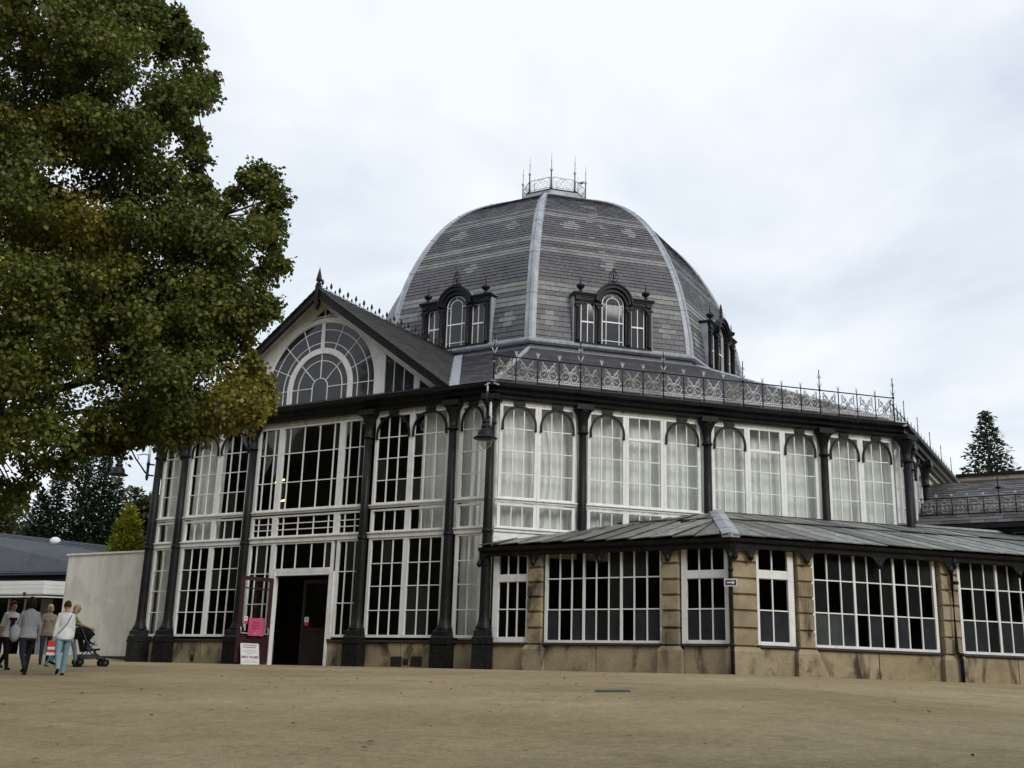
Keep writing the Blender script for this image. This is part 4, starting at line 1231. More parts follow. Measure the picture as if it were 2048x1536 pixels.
# ================================================================== STONE COLONNADE at the right
walk = thing('covered_walk', 'low sandstone covered walk with grey slab roof and tall white paned windows along the pavilion', 'building', (12.8, -15.2, 0))
WO = 19.8
XC = WO / 0.70710678 - 15.2                                  # corner on wall one (x)
w1f = lambda u, w, z: (u, -15.2 - w, z)                      # wall one: u = x
n2, t2 = face_axes(1)
def w2f(u, w, z):
    p = n2 * (WO + w) + t2 * u
    return (p.x, p.y, z)
UC = Vector((XC, -15.2, 0)).dot(t2)                          # corner on wall two (u)
def wmat(wall, u, w, z):
    if wall == 1: return Matrix(((1, 0, 0, u), (0, 1, 0, -15.2 - w), (0, 0, 1, z), (0, 0, 0, 1)))
    p = n2 * (WO + w) + t2 * u
    return Matrix(((t2.x, -n2.x, 0, p.x), (t2.y, -n2.y, 0, p.y), (0, 0, 1, z), (0, 0, 0, 1)))
def pane2(win, wall, u0, u1, z0, z1, mat, w=0.006):
    m = wmat(wall, (u0 + u1) / 2, w, (z0 + z1) / 2) @ Matrix.Rotation(R(rng.uniform(-.35, .35)), 4, 'X') @ Matrix.Rotation(R(rng.uniform(-.35, .35)), 4, 'Z') @ Matrix.Diagonal((u1 - u0 + .012, .005, z1 - z0 + .012, 1))
    link('pane', unit_box(mat), win, m)
ZS = 0.66
def walk_window(wall, us, zs, kinds, thick=(), fr=(0.07, 0.07, 0.05, 0.06), head=2.98, transom=None):
    f = w1f if wall == 1 else w2f
    mb = MB(f)
    ua, ub = us[0], us[-1]
    mb.box(ua - fr[0], ua, -0.03, 0.05, ZS, head); mb.box(ub, ub + fr[1], -0.03, 0.05, ZS, head)
    mb.box(ua, ub, -0.03, 0.06, ZS, zs[0]); mb.box(ua, ub, -0.03, 0.045, zs[-1], head)
    if transom: mb.box(ua, ub, -0.03, 0.048, *transom)
    win = build(mb, 'window', M['white'], walk)
    gb = MB(f)
    for i, u in enumerate(us[1:-1], 1):
        h = 0.028 if i in thick else 0.015
        gb.box(u - h, u + h, -0.012, 0.03 if i not in thick else 0.045, zs[0], zs[-1])
    for z in zs[1:-1]: gb.box(ua, ub, -0.010, 0.026, z - 0.014, z + 0.014)
    build(gb, 'glazing_bars', M['white_bar'], win)
    tb = [z for z in zs]
    for j in range(len(zs) - 1):
        for i in range(len(us) - 1):
            c = kinds[j][i] if j < len(kinds) else 'B'
            mat = {'B': 'glass', 'G': 'glass_grey', 'M': 'glass_mid', 'D': 'glass_dust_sheen', 'S': 'glass_green'}[c]
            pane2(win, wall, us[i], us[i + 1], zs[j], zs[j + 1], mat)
    mb = MB(f); mb.box(ua - fr[0], ub + fr[1], -0.05, 0.09, ZS - 0.055, ZS - 0.003); build(mb, 'sill', M['dirt'], walk)
    return win
Z3 = [0.72, 1.45, 2.20, 2.93]
# wall one
walk_window(1, [6.69, 6.95, 7.23, 7.50], [0.79, 1.47, 2.16, 2.33, 2.93], ['BBB', 'BBB', 'BBB', 'BBB'], fr=(0.16, 0.06, 0.05, 0.06), transom=(2.16, 2.33))
walk_window(1, lin(8.10, 11.08, 9), Z3, ['GBGGMGBGG', 'BBBBBMMBB', 'BBBBBDDDB'], (3, 6))  # paler panes in the top row have reflections painted in
walk_window(1, [11.75, 12.05, 12.36, 12.66], [0.74, 1.44, 2.14, 2.31, 2.93], ['GGG', 'BBB', 'BBB', 'BBB'], fr=(0.13, 0.09, 0.05, 0.06), transom=(2.14, 2.31))
# wall two
walk_window(2, [-1.02, -0.67, -0.28], [0.74, 1.44, 2.16, 2.34, 2.93], ['GG', 'BB', 'BB', 'BB'], fr=(0.06, 0.15, 0.05, 0.06), transom=(2.16, 2.34))
walk_window(2, lin(0.40, 3.60, 9), Z3, ['SSGBGBGBG', 'MBMMBMBMB', 'BMMMMMBMD'], (3, 6))
walk_window(2, lin(4.37, 7.5, 9), Z3, ['GGMGGGBGG', 'BMBMBBMBB', 'MMDMMBMBB'], (3, 6))
walk_window(2, lin(8.35, 11.5, 9), Z3, ['GBGGBGGBG', 'BBMBBMBBB', 'MBBMMBMBM'], (3, 6))
# hidden bar for the transomed windows is covered by the rail. Piers of rusticated blocks
def pier(wall, u0, u1, proj=0.13, corner=False):
    f = w1f if wall == 1 else w2f
    mb = MB(f); mb.box(u0 + 0.03, u1 - 0.03, -0.25, proj - 0.055, 0.0, 2.98)
    p = build(mb, 'pier', M['stone'], walk)
    zs = [0.60, 1.00, 1.39, 1.75, 2.11, 2.48, 2.97]
    for z0, z1 in zip(zs[:-1], zs[1:]):
        mb = MB(f); c = 0.045; d = rng.uniform(-0.006, 0.006)
        a, b = u0, u1
        mb.hexa([(a, -0.04, z0 + 0.004), (b, -0.04, z0 + 0.004), (b, -0.04, z1 - 0.004), (a, -0.04, z1 - 0.004),
                 (a + 0.02, proj + d, z0 + c), (b - 0.02, proj + d, z0 + c), (b - 0.02, proj + d, z1 - 0.022), (a + 0.02, proj + d, z1 - 0.022)])
        build(mb, 'stone_block', M['stone'], p)
    mb = MB(f)
    mb.box(u0 - 0.07, u1 + 0.07, -0.04, proj + 0.05, -0.25, 0.50)
    mb.hexa([(u0 - 0.07, -0.04, 0.50), (u1 + 0.07, -0.04, 0.50), (u1 + 0.07, proj + 0.05, 0.50), (u0 - 0.07, proj + 0.05, 0.50), (u0 - 0.005, -0.04, 0.597), (u1 + 0.005, -0.04, 0.597), (u1 + 0.005, proj + 0.008, 0.597), (u0 - 0.005, proj + 0.008, 0.597)])
    build(mb, 'pier_base', M['stone'], p)
pier(1, 7.56, 7.98); pier(1, 11.13, 11.58); pier(1, 12.76, XC + 0.04)
pier(2, UC - 0.04, -1.10); pier(2, -0.08, 0.34); pier(2, 3.76, 4.25); pier(2, 7.63, 8.10); pier(2, 11.62, 12.1)
for a, b in ((6.53, 7.49), (8.05, 11.06), (11.65, 12.69)): blocks(w1f, a, b, [(-0.25, 0.603)], -0.2, 0.03, walk, maxlen=1.55)
for a, b in ((-1.03, -0.15), (0.41, 3.69), (4.32, 7.56), (8.17, 11.55)): blocks(w2f, a, b, [(-0.25, 0.603)], -0.2, 0.03, walk, maxlen=1.55)
for f, a, b in ((w1f, 6.53, 12.7), (w2f, -1.0, 12.3)):
    mb = MB(f); mb.box(a, b, -0.2, 0.006, -0.25, 0.602); build(mb, 'wall_core', M['dirt'], walk)
# scalloped valance, fascia, gutter
def valance(wall, knots, ends):
    f = w1f if wall == 1 else w2f
    top = 2.94
    for a, b in zip(knots[:-1], knots[1:]):
        n = 12
        lo = []
        for i in range(n + 1):
            t = i / n
            x = a + (b - a) * t
            dd = min(t, 1 - t) * (b - a)
            drop = 0.05 + (0.20 * max(0.0, 1 - dd / 0.10) ** 0.7) + 0.10 * max(0, 1 - dd / 0.32)
            lo.append((x, 2.86 - drop))
        mb = MB(f); mb.strip([(x, top) for x, _ in lo], lo, 0.20, 0.25); build(mb, 'valance', M['iron'], walk)
        mb = MB(); p = f(a, 0.225, 0)
        mb.lathe([(0.02, 2.52), (0.06, 2.55), (0.075, 2.60), (0.05, 2.66), (0.035, 2.70)], (p[0], p[1]), 8); build(mb, 'valance_drop', M['iron'], walk)
valance(1, [6.20, 7.77, 9.59, 11.35, 12.87, XC + 0.2], None)
valance(2, [UC + 0.0, -1.30, 0.13, 2.05, 4.0, 5.95, 7.86, 9.8, 11.8], None)
XE, UE = 6.22, 16.0
def corner_pt(off, z): return (XC + off * TAN, -15.2 - off, z)          # mitre at the outer corner
def run(prof, name, mat, wall):
    mb = MB()
    a = []; b = []
    for w, z in prof:
        c = mb.av(*corner_pt(w, z))
        e = mb.av(*(w1f(XE, w, z) if wall == 1 else w2f(UE, w, z)))
        a.append(c); b.append(e)
    n = len(prof)
    mb.af(a); mb.af(b[::-1])
    for i in range(n): mb.af([a[i], a[(i + 1) % n], b[(i + 1) % n], b[i]])
    build(mb, name, mat, walk)
for wl_ in (1, 2):
    run([(0.06, 2.80), (0.26, 2.80), (0.265, 2.90), (0.33, 2.93), (0.36, 3.01), (0.30, 3.01), (0.27, 2.96), (0.06, 2.96)], 'gutter', M['iron'], wl_)
# roof slabs
RI = 4.42; ZR0, ZR1 = 3.02, 4.42                                        # from the eaves (w = 0.34) up to the pavilion wall
def roof_pt1(x, t): return Vector((x, -15.2 - 0.34 + (0.34 + RI + 0.38) * t, ZR0 + (ZR1 - ZR0) * t))
def roof_pt2(u, t):
    p = n2 * (WO + 0.34 - (0.34 + RI + 0.38) * t) + t2 * u
    return Vector((p.x, p.y, ZR0 + (ZR1 - ZR0) * t))
HL = 0.34 + RI + 0.38
def hip_x(t): return XC + (0.34 - HL * t) * TAN
def hip_u(t): return UC - (0.34 - HL * t) * TAN
rise = Vector((0, HL, ZR1 - ZR0)).normalized()
nr1 = Vector((0, -rise.z, rise.y))
nr2 = n2 * rise.z + Vector((0, 0, rise.y))
def slab(pts, nrm, lift0, lift1, th, flip=False):
    mb = MB()
    q_ = rng.uniform(0.0, 0.012)
    A_, B_ = (0.0, 0.03) if flip else (0.010, 0.0)
    lo = [Vector(p) + nrm * l for p, l in zip(pts, (lift0 + A_ + q_, lift0 + B_ + q_, lift1 + B_ + q_, lift1 + A_ + q_))]
    hi = [p + nrm * th for p in lo]
    mb.hexa([tuple(p) for p in lo] + [tuple(p) for p in hi])
    o = build(mb, 'roof_slab', M['roof_slab'], walk)
tiers = [(0.0, 0.66), (0.645, 1.0)]
def oct_line_x(t):                                           # where slope one runs into pavilion face 1 (N2 = 15)
    y = -15.2 - 0.34 + HL * t
    return (15.03 + 0.70710678 * y) / 0.70710678             # x with (x - y) / sqrt2 = 15
for ti, (ta, tb) in enumerate(tiers):
    x = 6.24
    while x < XC + 0.2:
        wd = 0.60 + rng.uniform(-.05, .05)
        xa, xb = x + 0.014, x + wd - 0.014
        p0, p1 = min(xa, hip_x(ta) - 0.05), min(xb, hip_x(ta) - 0.05)
        p3, p2 = min(xa, hip_x(tb) - 0.05), min(xb, hip_x(tb) - 0.05)
        if p1 - p0 > 0.05 or p2 - p3 > 0.05:
            def tl(xx): return (0.70710678 * xx - 15.0 + 0.70710678 * 15.54) / (0.70710678 * HL) + 0.03
            t3, t2_ = min(tb, tl(xa)), min(tb, tl(xb))
            if t2_ > ta + 0.01:
                t3 = max(t3, ta + 0.004)
                p3, p2 = min(xa, hip_x(t3) - 0.05), min(xb, hip_x(t2_) - 0.05)
                slab([roof_pt1(p0, ta), roof_pt1(p1, ta), roof_pt1(p2, t2_), roof_pt1(p3, t3)], nr1, 0.03 + 0.012 * rng.random() + (0.02 if ti else 0), 0.012, 0.022, True)
        x += wd
    u = hip_u(ta if ta > 0 else 0) - 0.4
    while u < UE:
        wd = 0.62 + rng.uniform(-.05, .05)
        ua, ub = u + 0.006, u + wd - 0.006
        p0, p1 = max(ua, hip_u(ta) + 0.05), max(ub, hip_u(ta) + 0.05)
        p3, p2 = max(ua, hip_u(tb) + 0.05), max(ub, hip_u(tb) + 0.05)
        if p1 - p0 > 0.05 or p2 - p3 > 0.05:
            slab([roof_pt2(p0, ta), roof_pt2(p1, ta), roof_pt2(p2, tb), roof_pt2(p3, tb)], nr2, 0.03 + 0.012 * rng.random() + (0.02 if ti else 0), 0.012, 0.022)
        u += wd
mb = MB()                                                    # boarding under the slabs
mb.af([mb.av(*(roof_pt1(6.24, 0) - nr1 * .02)), mb.av(*(roof_pt1(hip_x(0), 0) - nr1 * .02)), mb.av(*(roof_pt1(hip_x(1), 1) - nr1 * .02)), mb.av(*(roof_pt1(6.24, 0.03) - nr1 * .02))])
mb.af([mb.av(*(roof_pt2(hip_u(0), 0) - nr2 * .02)), mb.av(*(roof_pt2(UE, 0) - nr2 * .02)), mb.av(*(roof_pt2(UE, 1) - nr2 * .02)), mb.av(*(roof_pt2(hip_u(1), 1) - nr2 * .02))])
build(mb, 'roof_deck', M['dark_in'], walk)
def hip_pt(t): return Vector((hip_x(t), -15.2 - 0.34 + HL * t, ZR0 + (ZR1 - ZR0) * t))
mb = MB()
nseg = 6
for i in range(nseg):
    ta, tb = i / nseg, (i + 1.03) / nseg
    a, b = hip_pt(ta), hip_pt(tb)
    e = 0.09 + 0.01 * (i % 2)
    ax, bx = roof_pt1(hip_x(ta) - 0.22, ta), roof_pt1(hip_x(tb) - 0.22, tb)
    au, bu = roof_pt2(hip_u(ta) + 0.22, ta), roof_pt2(hip_u(tb) + 0.22, tb)
    up = Vector((0, 0, e)); up2 = Vector((0, 0, e + 0.03))
    for s1, s2 in ((ax, bx), (au, bu)):
        mb.hexa([tuple(p) for p in (s1, s2, b, a, s1 + up, s2 + up, b + up2, a + up2)])
build(mb, 'hip_flashing', M['lead'], walk)
mb = MB()
for a, b in ((6.25, 16.0),):
    p, q = roof_pt2(6.15, 1.0), roof_pt2(UE, 1.0)
    mb.tube([tuple(p + Vector((0, 0, .04))), tuple(q + Vector((0, 0, .04)))], 0.09, 6)
build(mb, 'ridge_flashing', M['lead'], walk)
# far slope beyond the pavilion so the roof is solid from the side
mb = MB()
a, b = roof_pt2(6.3, 1.0), roof_pt2(UE, 1.0)
c, d = b - n2 * 4.0 + Vector((0, 0, -1.2)), a - n2 * 4.0 + Vector((0, 0, -1.2))
mb.hexa([tuple(p) for p in (a, b, c, d)] + [tuple(p - Vector((0, 0, .06))) for p in (a, b, c, d)])
build(mb, 'rear_roof', M['roof_slab'], walk)
# lead flashing where slope one meets the pavilion
mb = MB()
for t0, t1 in ((0.10, 0.98),):
    n = 7
    for i in range(n):
        ta, tb = t0 + (t1 - t0) * i / n, t0 + (t1 - t0) * (i + 1.02) / n
        a, b = roof_pt1(oct_line_x(ta) + 0.05, ta), roof_pt1(oct_line_x(tb) + 0.05, tb)
        up = Vector((0, 0, 0.05)); nn = Vector((0.707, -0.707, 0)) * 0.10
        mb.hexa([tuple(p) for p in (a, b, b + nn, a + nn, a + up, b + up, b + nn + up * .9, a + nn + up * .9)])
build(mb, 'wall_flashing', M['lead'], walk)
mb = MB(w2f)
mb.box(0.35, UE, -RI - 0.33, -RI - 0.28, 4.40, 4.47); build(mb, 'wall_flashing', M['dirt'], walk)
# dark inside of the walk
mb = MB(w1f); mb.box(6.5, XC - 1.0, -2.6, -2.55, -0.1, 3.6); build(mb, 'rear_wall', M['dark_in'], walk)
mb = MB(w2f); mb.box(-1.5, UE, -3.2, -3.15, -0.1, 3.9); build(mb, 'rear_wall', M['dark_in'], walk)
mb = MB(w2f); mb.box(UE - 0.1, UE, -3.2, 0.0, -0.1, 3.6); build(mb, 'end_wall', M['stone'], walk)
mb = MB(w1f); mb.box(6.56, 6.60, -2.5, -0.05, 0.0, 3.0); build(mb, 'end_board', M['dark_in'], walk)
# down pipes
def downpipe(pts, r=0.045):
    mb = MB(); mb.tube(pts, r, 10)
    for p in pts[:]:
        pass
    o = build(mb, 'downpipe', M['iron'], walk)
    for z in (0.62, 2.3):
        mb = MB(); c = pts[-1] if z < 1 else pts[1]
        x, y = (pts[-2][0], pts[-2][1])
        mb.lathe([(0.05, z - 0.04), (0.062, z - 0.035), (0.062, z + 0.035), (0.05, z + 0.04)], (x, y), 10)
        build(mb, 'pipe_collar', M['iron'], o)
dp = corner_pt(0.20, 0)
downpipe([(dp[0] - 0.02, dp[1], 2.95), (dp[0] - 0.02, dp[1], 2.6), (dp[0] - 0.02, dp[1], 0.3), (dp[0] - 0.02, dp[1], -0.12)])
q = lambda u, w, z: w2f(u, w, z)
downpipe([q(4.10, 0.26, 2.9), q(4.10, 0.26, 2.75), q(4.10, 0.26, 2.68), q(4.02, 0.20, 2.55), q(4.02, 0.20, 0.70), q(4.10, 0.25, 0.52), q(4.10, 0.25, 0.3), q(4.10, 0.25, -0.1)])
# arrow sign clipped to the corner down pipe
sg = thing('direction_sign', 'small white bordered sign with a white arrow pointing right, fixed to the corner drainpipe', 'sign', (dp[0] + 0.03, dp[1] - 0.07, 1.93))
sm = Matrix.Translation((dp[0] + 0.0, dp[1] - 0.065, 2.0)) @ Matrix.Rotation(R(12), 4, 'Z')
mb = MB(); mb.box(-0.15, 0.15, -0.006, 0.006, -0.085, 0.085); link('panel', mb.mesh('panel', M['paper']), sg, sm)
mb = MB(); mb.box(-0.122, 0.122, -0.0115, -0.0065, -0.06, 0.06); link('sign_face', mb.mesh('sign_face', M['navy']), sg, sm)
mb = MB(); mb.prism([(-0.085, -0.014), (0.03, -0.014), (0.03, -0.045), (0.095, 0.0), (0.03, 0.045), (0.03, 0.014), (-0.085, 0.014)], -0.016, -0.012); link('arrow', mb.mesh('arrow', M['paper']), sg, sm)

# ================================================================== SIDE WING at the far right
wing = thing('side_wing', 'low slate roofed wing with black gutter and quatrefoil roof railing beyond the pavilion', 'building', (15.0, -3.6, 0))
wf = lambda u, w, z: (u, -3.6 - w, z)
mb = MB(wf); mb.box(15.0, 44, -0.3, 0.0, -0.2, 4.62); build(mb, 'wall', M['white'], wing)
mb = MB(wf); mb.box(14.95, 44, -0.2, 0.28, 4.50, 4.62); mb.box(14.95, 44, -0.2, 0.40, 4.62, 4.76); build(mb, 'gutter', M['iron'], wing)
mb = MB(wf)
nC = 20
for i in range(nC):
    t0, t1 = i / nC, (i + 1.03) / nC
    def rp(t): return (-0.0 - 4.2 * t + 0.38, 4.77 + 2.04 * math.sin(t * 1.2) / math.sin(1.2))
    (wa, za), (wb, zb) = rp(t0), rp(min(t1, 1))
    u = 15.0 - (0.2 if i % 2 else 0)
    nn = Vector((0, zb - za, -(wb - wa))).normalized()
    while u < 30:
        wd = rng.uniform(0.34, 0.46)
        slate_quad(mb, wf, (max(15.0, u) + 0.003, wa, za), (u + wd - 0.003, wa, za), (u + wd - 0.003, wb, zb), (max(15.0, u) + 0.003, wb, zb), (0, nn.y, nn.z), 0.014 + rng.uniform(0, .006), 0.007, rng.choice([5, 5, 0, 1]))
        u += wd
build(mb, 'slate', SLM, wing, kind='stuff')
mb = MB(wf)
pr = [rp(i / 10) for i in range(11)]
for (wa, za), (wb, zb) in zip(pr[:-1], pr[1:]): mb.af([mb.av(15.0, wa, za - .02), mb.av(44, wa, za - .02), mb.av(44, wb, zb - .02), mb.av(15.0, wb, zb - .02)])
build(mb, 'roof_deck', M['slate_b'], wing)
we, ze = rp(1.0)
for i in range(12):
    mb = MB(wf); a = 15.9 + i * 0.62
    mb.box(a, a + 0.61, we - 0.12, we + 0.06, ze - 0.03, ze + 0.04); mb.lathe([(0.05, ze + .03), (0.035, ze + 0.09)], (a + .3, -3.6 - we), 6) if False else None
    build(mb, 'ridge_tile', M['terracotta'], wing)
mb = MB(wf); mb.box(15.75, 44, we - 0.9, we - 0.5, ze - 1.2, ze + 0.28); build(mb, 'upper_wall', M['cream'], wing)
mb = MB(wf); mb.box(15.7, 44, we - 0.95, we - 0.42, ze + 0.28, ze + 0.37); build(mb, 'coping', M['iron'], wing)
# quatrefoil railing
qp = MB()
for a in range(4):
    t = PI / 2 * a
    cx, cz_ = 0.105 * math.cos(t), 0.105 * math.sin(t)
    qp.tube(ring_pts(cx, 0.30 + cz_, 0.10, 0.10, 9, t - 2.2, t + 2.2), 0.013, 4)
qp.tube(ring_pts(0, 0.30, 0.07, 0.07, 8), 0.011, 4)
for a in range(4): qp.tube([(0.05 * math.cos(PI / 4 + PI / 2 * a), 0, 0.30 + 0.05 * math.sin(PI / 4 + PI / 2 * a)), (0.14 * math.cos(PI / 4 + PI / 2 * a), 0, 0.30 + 0.14 * math.sin(PI / 4 + PI / 2 * a))], 0.02, 4)
QP = qp.mesh('quatrefoil', M['galv_dull'])
ft = MB(); ft.tube([(0, 0, 0.56), (0, 0, 0.70)], 0.012, 4); ft.box(-0.05, 0.05, -0.01, 0.01, 0.63, 0.66); FT = ft.mesh('fleur_tip', M['galv'])
ps = MB(); ps.tube([(0, 0, 0.0), (0, 0, 0.58)], 0.016, 5); PS = ps.mesh('railing_post', M['iron'])
tp = MB(); tp.tube([(0, 0, -0.18), (0, 0, 1.15)], 0.022, 5); tp.lathe([(0.02, 0.78), (0.09, 0.80), (0.09, 0.83), (0.02, 0.86)], (0, 0), 8); tp.box(-0.16, 0.16, -0.05, 0.05, -0.20, -0.16); TP = tp.mesh('tall_railing_post', M['iron'])
zr, wr = rp(0.13)[1] + 0.0, rp(0.13)[0]
for i in range(18):
    u = 15.15 + 0.455 * i
    m = Matrix.Translation((u + 0.2275, -3.6 - wr, zr)); link('quatrefoil', QP, wing, m)
    m = Matrix.Translation((u, -3.6 - wr, zr)); link('railing_post', TP if i % 6 == 5 else PS, wing, m)
    link('fleur_tip', FT, wing, m @ Matrix.Translation((0.2275 if i < 0 else 0, 0, 0)))
mb = MB()
for z in (0.05, 0.56): mb.tube([(15.1, -3.6 - wr, zr + z), (24, -3.6 - wr, zr + z)], 0.016, 5)
build(mb, 'railing_bar', M['iron'], wing)
for u in (15.6, 17.3, 19.0, 20.7):
    mb = MB(wf); mb.box(u, u + 1.4, 0.01, 0.05, 3.3, 4.55); o = build(mb, 'window', M['white'], wing)
    for j in range(3):
        mb = MB(wf); mb.box(u + 0.08 + 0.43 * j, u + 0.46 + 0.43 * j, 0.052, 0.058, 3.4, 4.48); build(mb, 'pane', M['glass_green'], o)

# ================================================================== panes of the pavilion: 300 of their own, the rest as one part
PANES.sort(key=lambda p: p[0])
rest_p = {}
for i, (pr_, win_, m, mat, mbx) in enumerate(PANES):
    if i < 300:
        me = unit_box(mat) if mbx is None else mbx.mesh('pane', M[mat])
        link('pane', me, win_ or pav, m)
    else:
        src = mbx
        if src is None:
            src = MB(); src.box(-.5, .5, -.5, .5, -.5, .5)
        t = rest_p.setdefault('all', MB())
        mats_ = ['glass', 'glass_dust_sheen', 'glass_gable']
        t.cur = mats_.index(mat)
        base = len(t.v)
        for p in src.v: t.v.append(tuple(m @ Vector(p)))
        for fc in src.f: t.f.append(tuple(base + j for j in fc)); t.mi.append(t.cur); t.sm.append(False)
if rest_p: build(rest_p['all'], 'pane', [M['glass'], M['glass_dust_sheen'], M['glass_gable']], pav, kind='stuff')
# ================================================================== ENTRANCE DOORS, NOTICES
hinge = Vector((-0.94, -15.10, 0.0)); ddir = Vector((-0.30, -0.954, 0)); dn = Vector((0.954, -0.30, 0))
def leaf_f(s, n, z):
    p = hinge + ddir * s + dn * n
    return (p.x, p.y, z)
def leaf_m(s, n, z):                                     # local x = to the right in view (towards the hinge), y = away from the viewer, z up
    p = hinge + ddir * s + dn * n
    X = -ddir; Y = -dn
    return Matrix(((X.x, Y.x, 0, p.x), (X.y, Y.y, 0, p.y), (0, 0, 1, z), (0, 0, 0, 1)))
LW = 1.03
mb = MB(leaf_f)
mb.box(0, 0.10, -0.045, 0, 0.03, 2.42); mb.box(LW - 0.10, LW, -0.045, 0, 0.03, 2.42)
mb.box(0.10, LW - 0.10, -0.045, 0, 2.31, 2.42); mb.box(0.10, LW - 0.10, -0.045, 0, 0.74, 0.86); mb.box(0.10, LW - 0.10, -0.045, 0, 0.03, 0.20)
mb.box(0.10, LW - 0.10, -0.035, -0.012, 0.20, 0.74)
mb.box(0.10, LW - 0.10, -0.040, -0.003, 2.07, 2.105)
door = build(mb, 'door', M['maroon'], pav)
door['label'] = 'maroon half glazed door leaf standing open outwards'
mb = MB(leaf_f); mb.box(0.09, LW - 0.09, -0.026, -0.021, 0.85, 2.32); build(mb, 'pane', M['glass'], door)
mb = MB(); mb.tube([leaf_f(0.08, 0.0, 1.0), leaf_f(0.08, 0.06, 0.96), leaf_f(0.08, 0.06, 0.83), leaf_f(0.95, 0.06, 0.83), leaf_f(0.95, 0.06, 0.96), leaf_f(0.95, 0.0, 1.0)], 0.014, 6); build(mb, 'push_bar', M['galv'], door)
# dark second leaf, standing just inside
mb = MB(face(0))
a, b = -0.31, 0.76
mb.box(a, a + 0.09, -0.55, -0.50, 0.03, 2.42); mb.box(b - 0.09, b, -0.55, -0.50, 0.03, 2.42); mb.box(a + .09, b - .09, -0.55, -0.50, 2.31, 2.42); mb.box(a + .09, b - .09, -0.55, -0.50, 0.95, 1.06); mb.box(a + .09, b - .09, -0.55, -0.50, 0.03, 0.2); mb.box(a + .09, b - .09, -0.54, -0.515, 0.2, 0.95)
door2 = build(mb, 'door', M['maroon_dark'], pav); door2['label'] = 'dark half glazed door leaf inside the entrance'
mb = MB(face(0)); mb.box(a + .08, b - .08, -0.53, -0.525, 1.05, 2.32); build(mb, 'pane', M['glass'], door2)
def notice(name, label, m, w, h, top, bottom):
    t = thing(name, label, 'notice', m.translation)
    mb = MB(); mb.box(-w / 2, w / 2, -0.004, 0.0, h * 0.42, h); link('top_half', mb.mesh('top_half', M[top]), t, m)
    mb = MB(); mb.box(-w / 2, w / 2, -0.004, 0.0, 0, h * 0.415); link('bottom_half', mb.mesh('bottom_half', M[bottom]), t, m)
    mb = MB(); mb.lathe([(w * .25, -0.002), (w * .25, 0.0)], (0, 0), 14)
    ring = mb.mesh('symbol', M['ink_grey'])
    link('symbol', ring, t, m @ Matrix.Translation((0, -0.005, h * 0.72)) @ Matrix.Rotation(R(90), 4, 'X'))
notice('door_notice', 'small white and red notice on the glass of the maroon open door', leaf_m(0.80, 0.012, 1.08), 0.11, 0.22, 'paper', 'red_print')
notice('door_notice', 'small white and red notice on the dark door inside the entrance', face_matrix(0, -0.10, -0.485, 1.12), 0.15, 0.24, 'paper', 'red_print')
pn = thing('pink_poster', 'bright pink paper sheet hung on the open maroon door', 'poster', leaf_f(0.5, 0.09, 0.78))
mb = MB(leaf_f)
n = 8
A_ = [[(mb.av(0.24 + 0.50 * i / n, 0.078 + 0.010 * math.sin(i * 1.1) + 0.0 * j, 0.77 + 0.49 * j / 3 + 0.006 * math.sin(i * .8)), mb.av(0.24 + 0.50 * i / n, 0.0745 + 0.010 * math.sin(i * 1.1), 0.77 + 0.49 * j / 3 + 0.006 * math.sin(i * .8))) for j in range(4)] for i in range(n + 1)]
for i in range(n):
    for j in range(3):
        mb.af([A_[i][j][0], A_[i + 1][j][0], A_[i + 1][j + 1][0], A_[i][j + 1][0]]); mb.af([A_[i][j][1], A_[i][j + 1][1], A_[i + 1][j + 1][1], A_[i + 1][j][1]])
build(mb, 'sheet', M['pink'], pn)
for z, a, b in ((1.13, 0.36, 0.62), (1.05, 0.32, 0.66), (0.97, 0.38, 0.60)):
    mb = MB(leaf_f); u = a
    while u < b:
        l = rng.uniform(0.02, 0.05); mb.box(u, u + l, 0.0895, 0.091, z, z + 0.022); u += l + 0.014
    build(mb, 'handwriting', M['ink_red'], pn)
# white board leaning at the door's foot
bd = thing('notice_board', 'white printed notice board with red lettering, leaning at the foot of the maroon door', 'sign', leaf_f(0.68, 0.2, gz(-1, -15.9)))
bm_ = leaf_m(0.66, 0.22, 0.0) @ Matrix.Rotation(R(-12), 4, 'X') @ Matrix.Translation((0, 0, -0.03))
mb = MB(); mb.prism([(-0.29, 0), (0.29, 0), (0.29, 0.58), (0.27, 0.60), (-0.27, 0.60), (-0.29, 0.58)], 0.0, 0.015); link('board', mb.mesh('board', M['paper']), bd, bm_)
def text_mesh(txt, size, mat):
    cu = bpy.data.curves.new('lettering', 'FONT'); cu.body = txt; cu.size = size; cu.align_x = 'CENTER'; cu.align_y = 'CENTER'; cu.extrude = 0.0012; cu.offset = 0.0022
    o = bpy.data.objects.new('lettering', cu); col.objects.link(o)
    dg = bpy.context.evaluated_depsgraph_get()
    me = bpy.data.meshes.new_from_object(o.evaluated_get(dg)); me.materials.clear(); me.materials.append(mat)
    bpy.data.objects.remove(o); bpy.data.curves.remove(cu)
    return me
rx = Matrix.Rotation(R(90), 4, 'X')
link('lettering', text_mesh('SIMPLY THE BEST', 0.072, M['ink_red']), bd, bm_ @ Matrix.Translation((0, -0.003, 0.21)) @ rx @ Matrix.Diagonal((1, 1.25, 1, 1)))
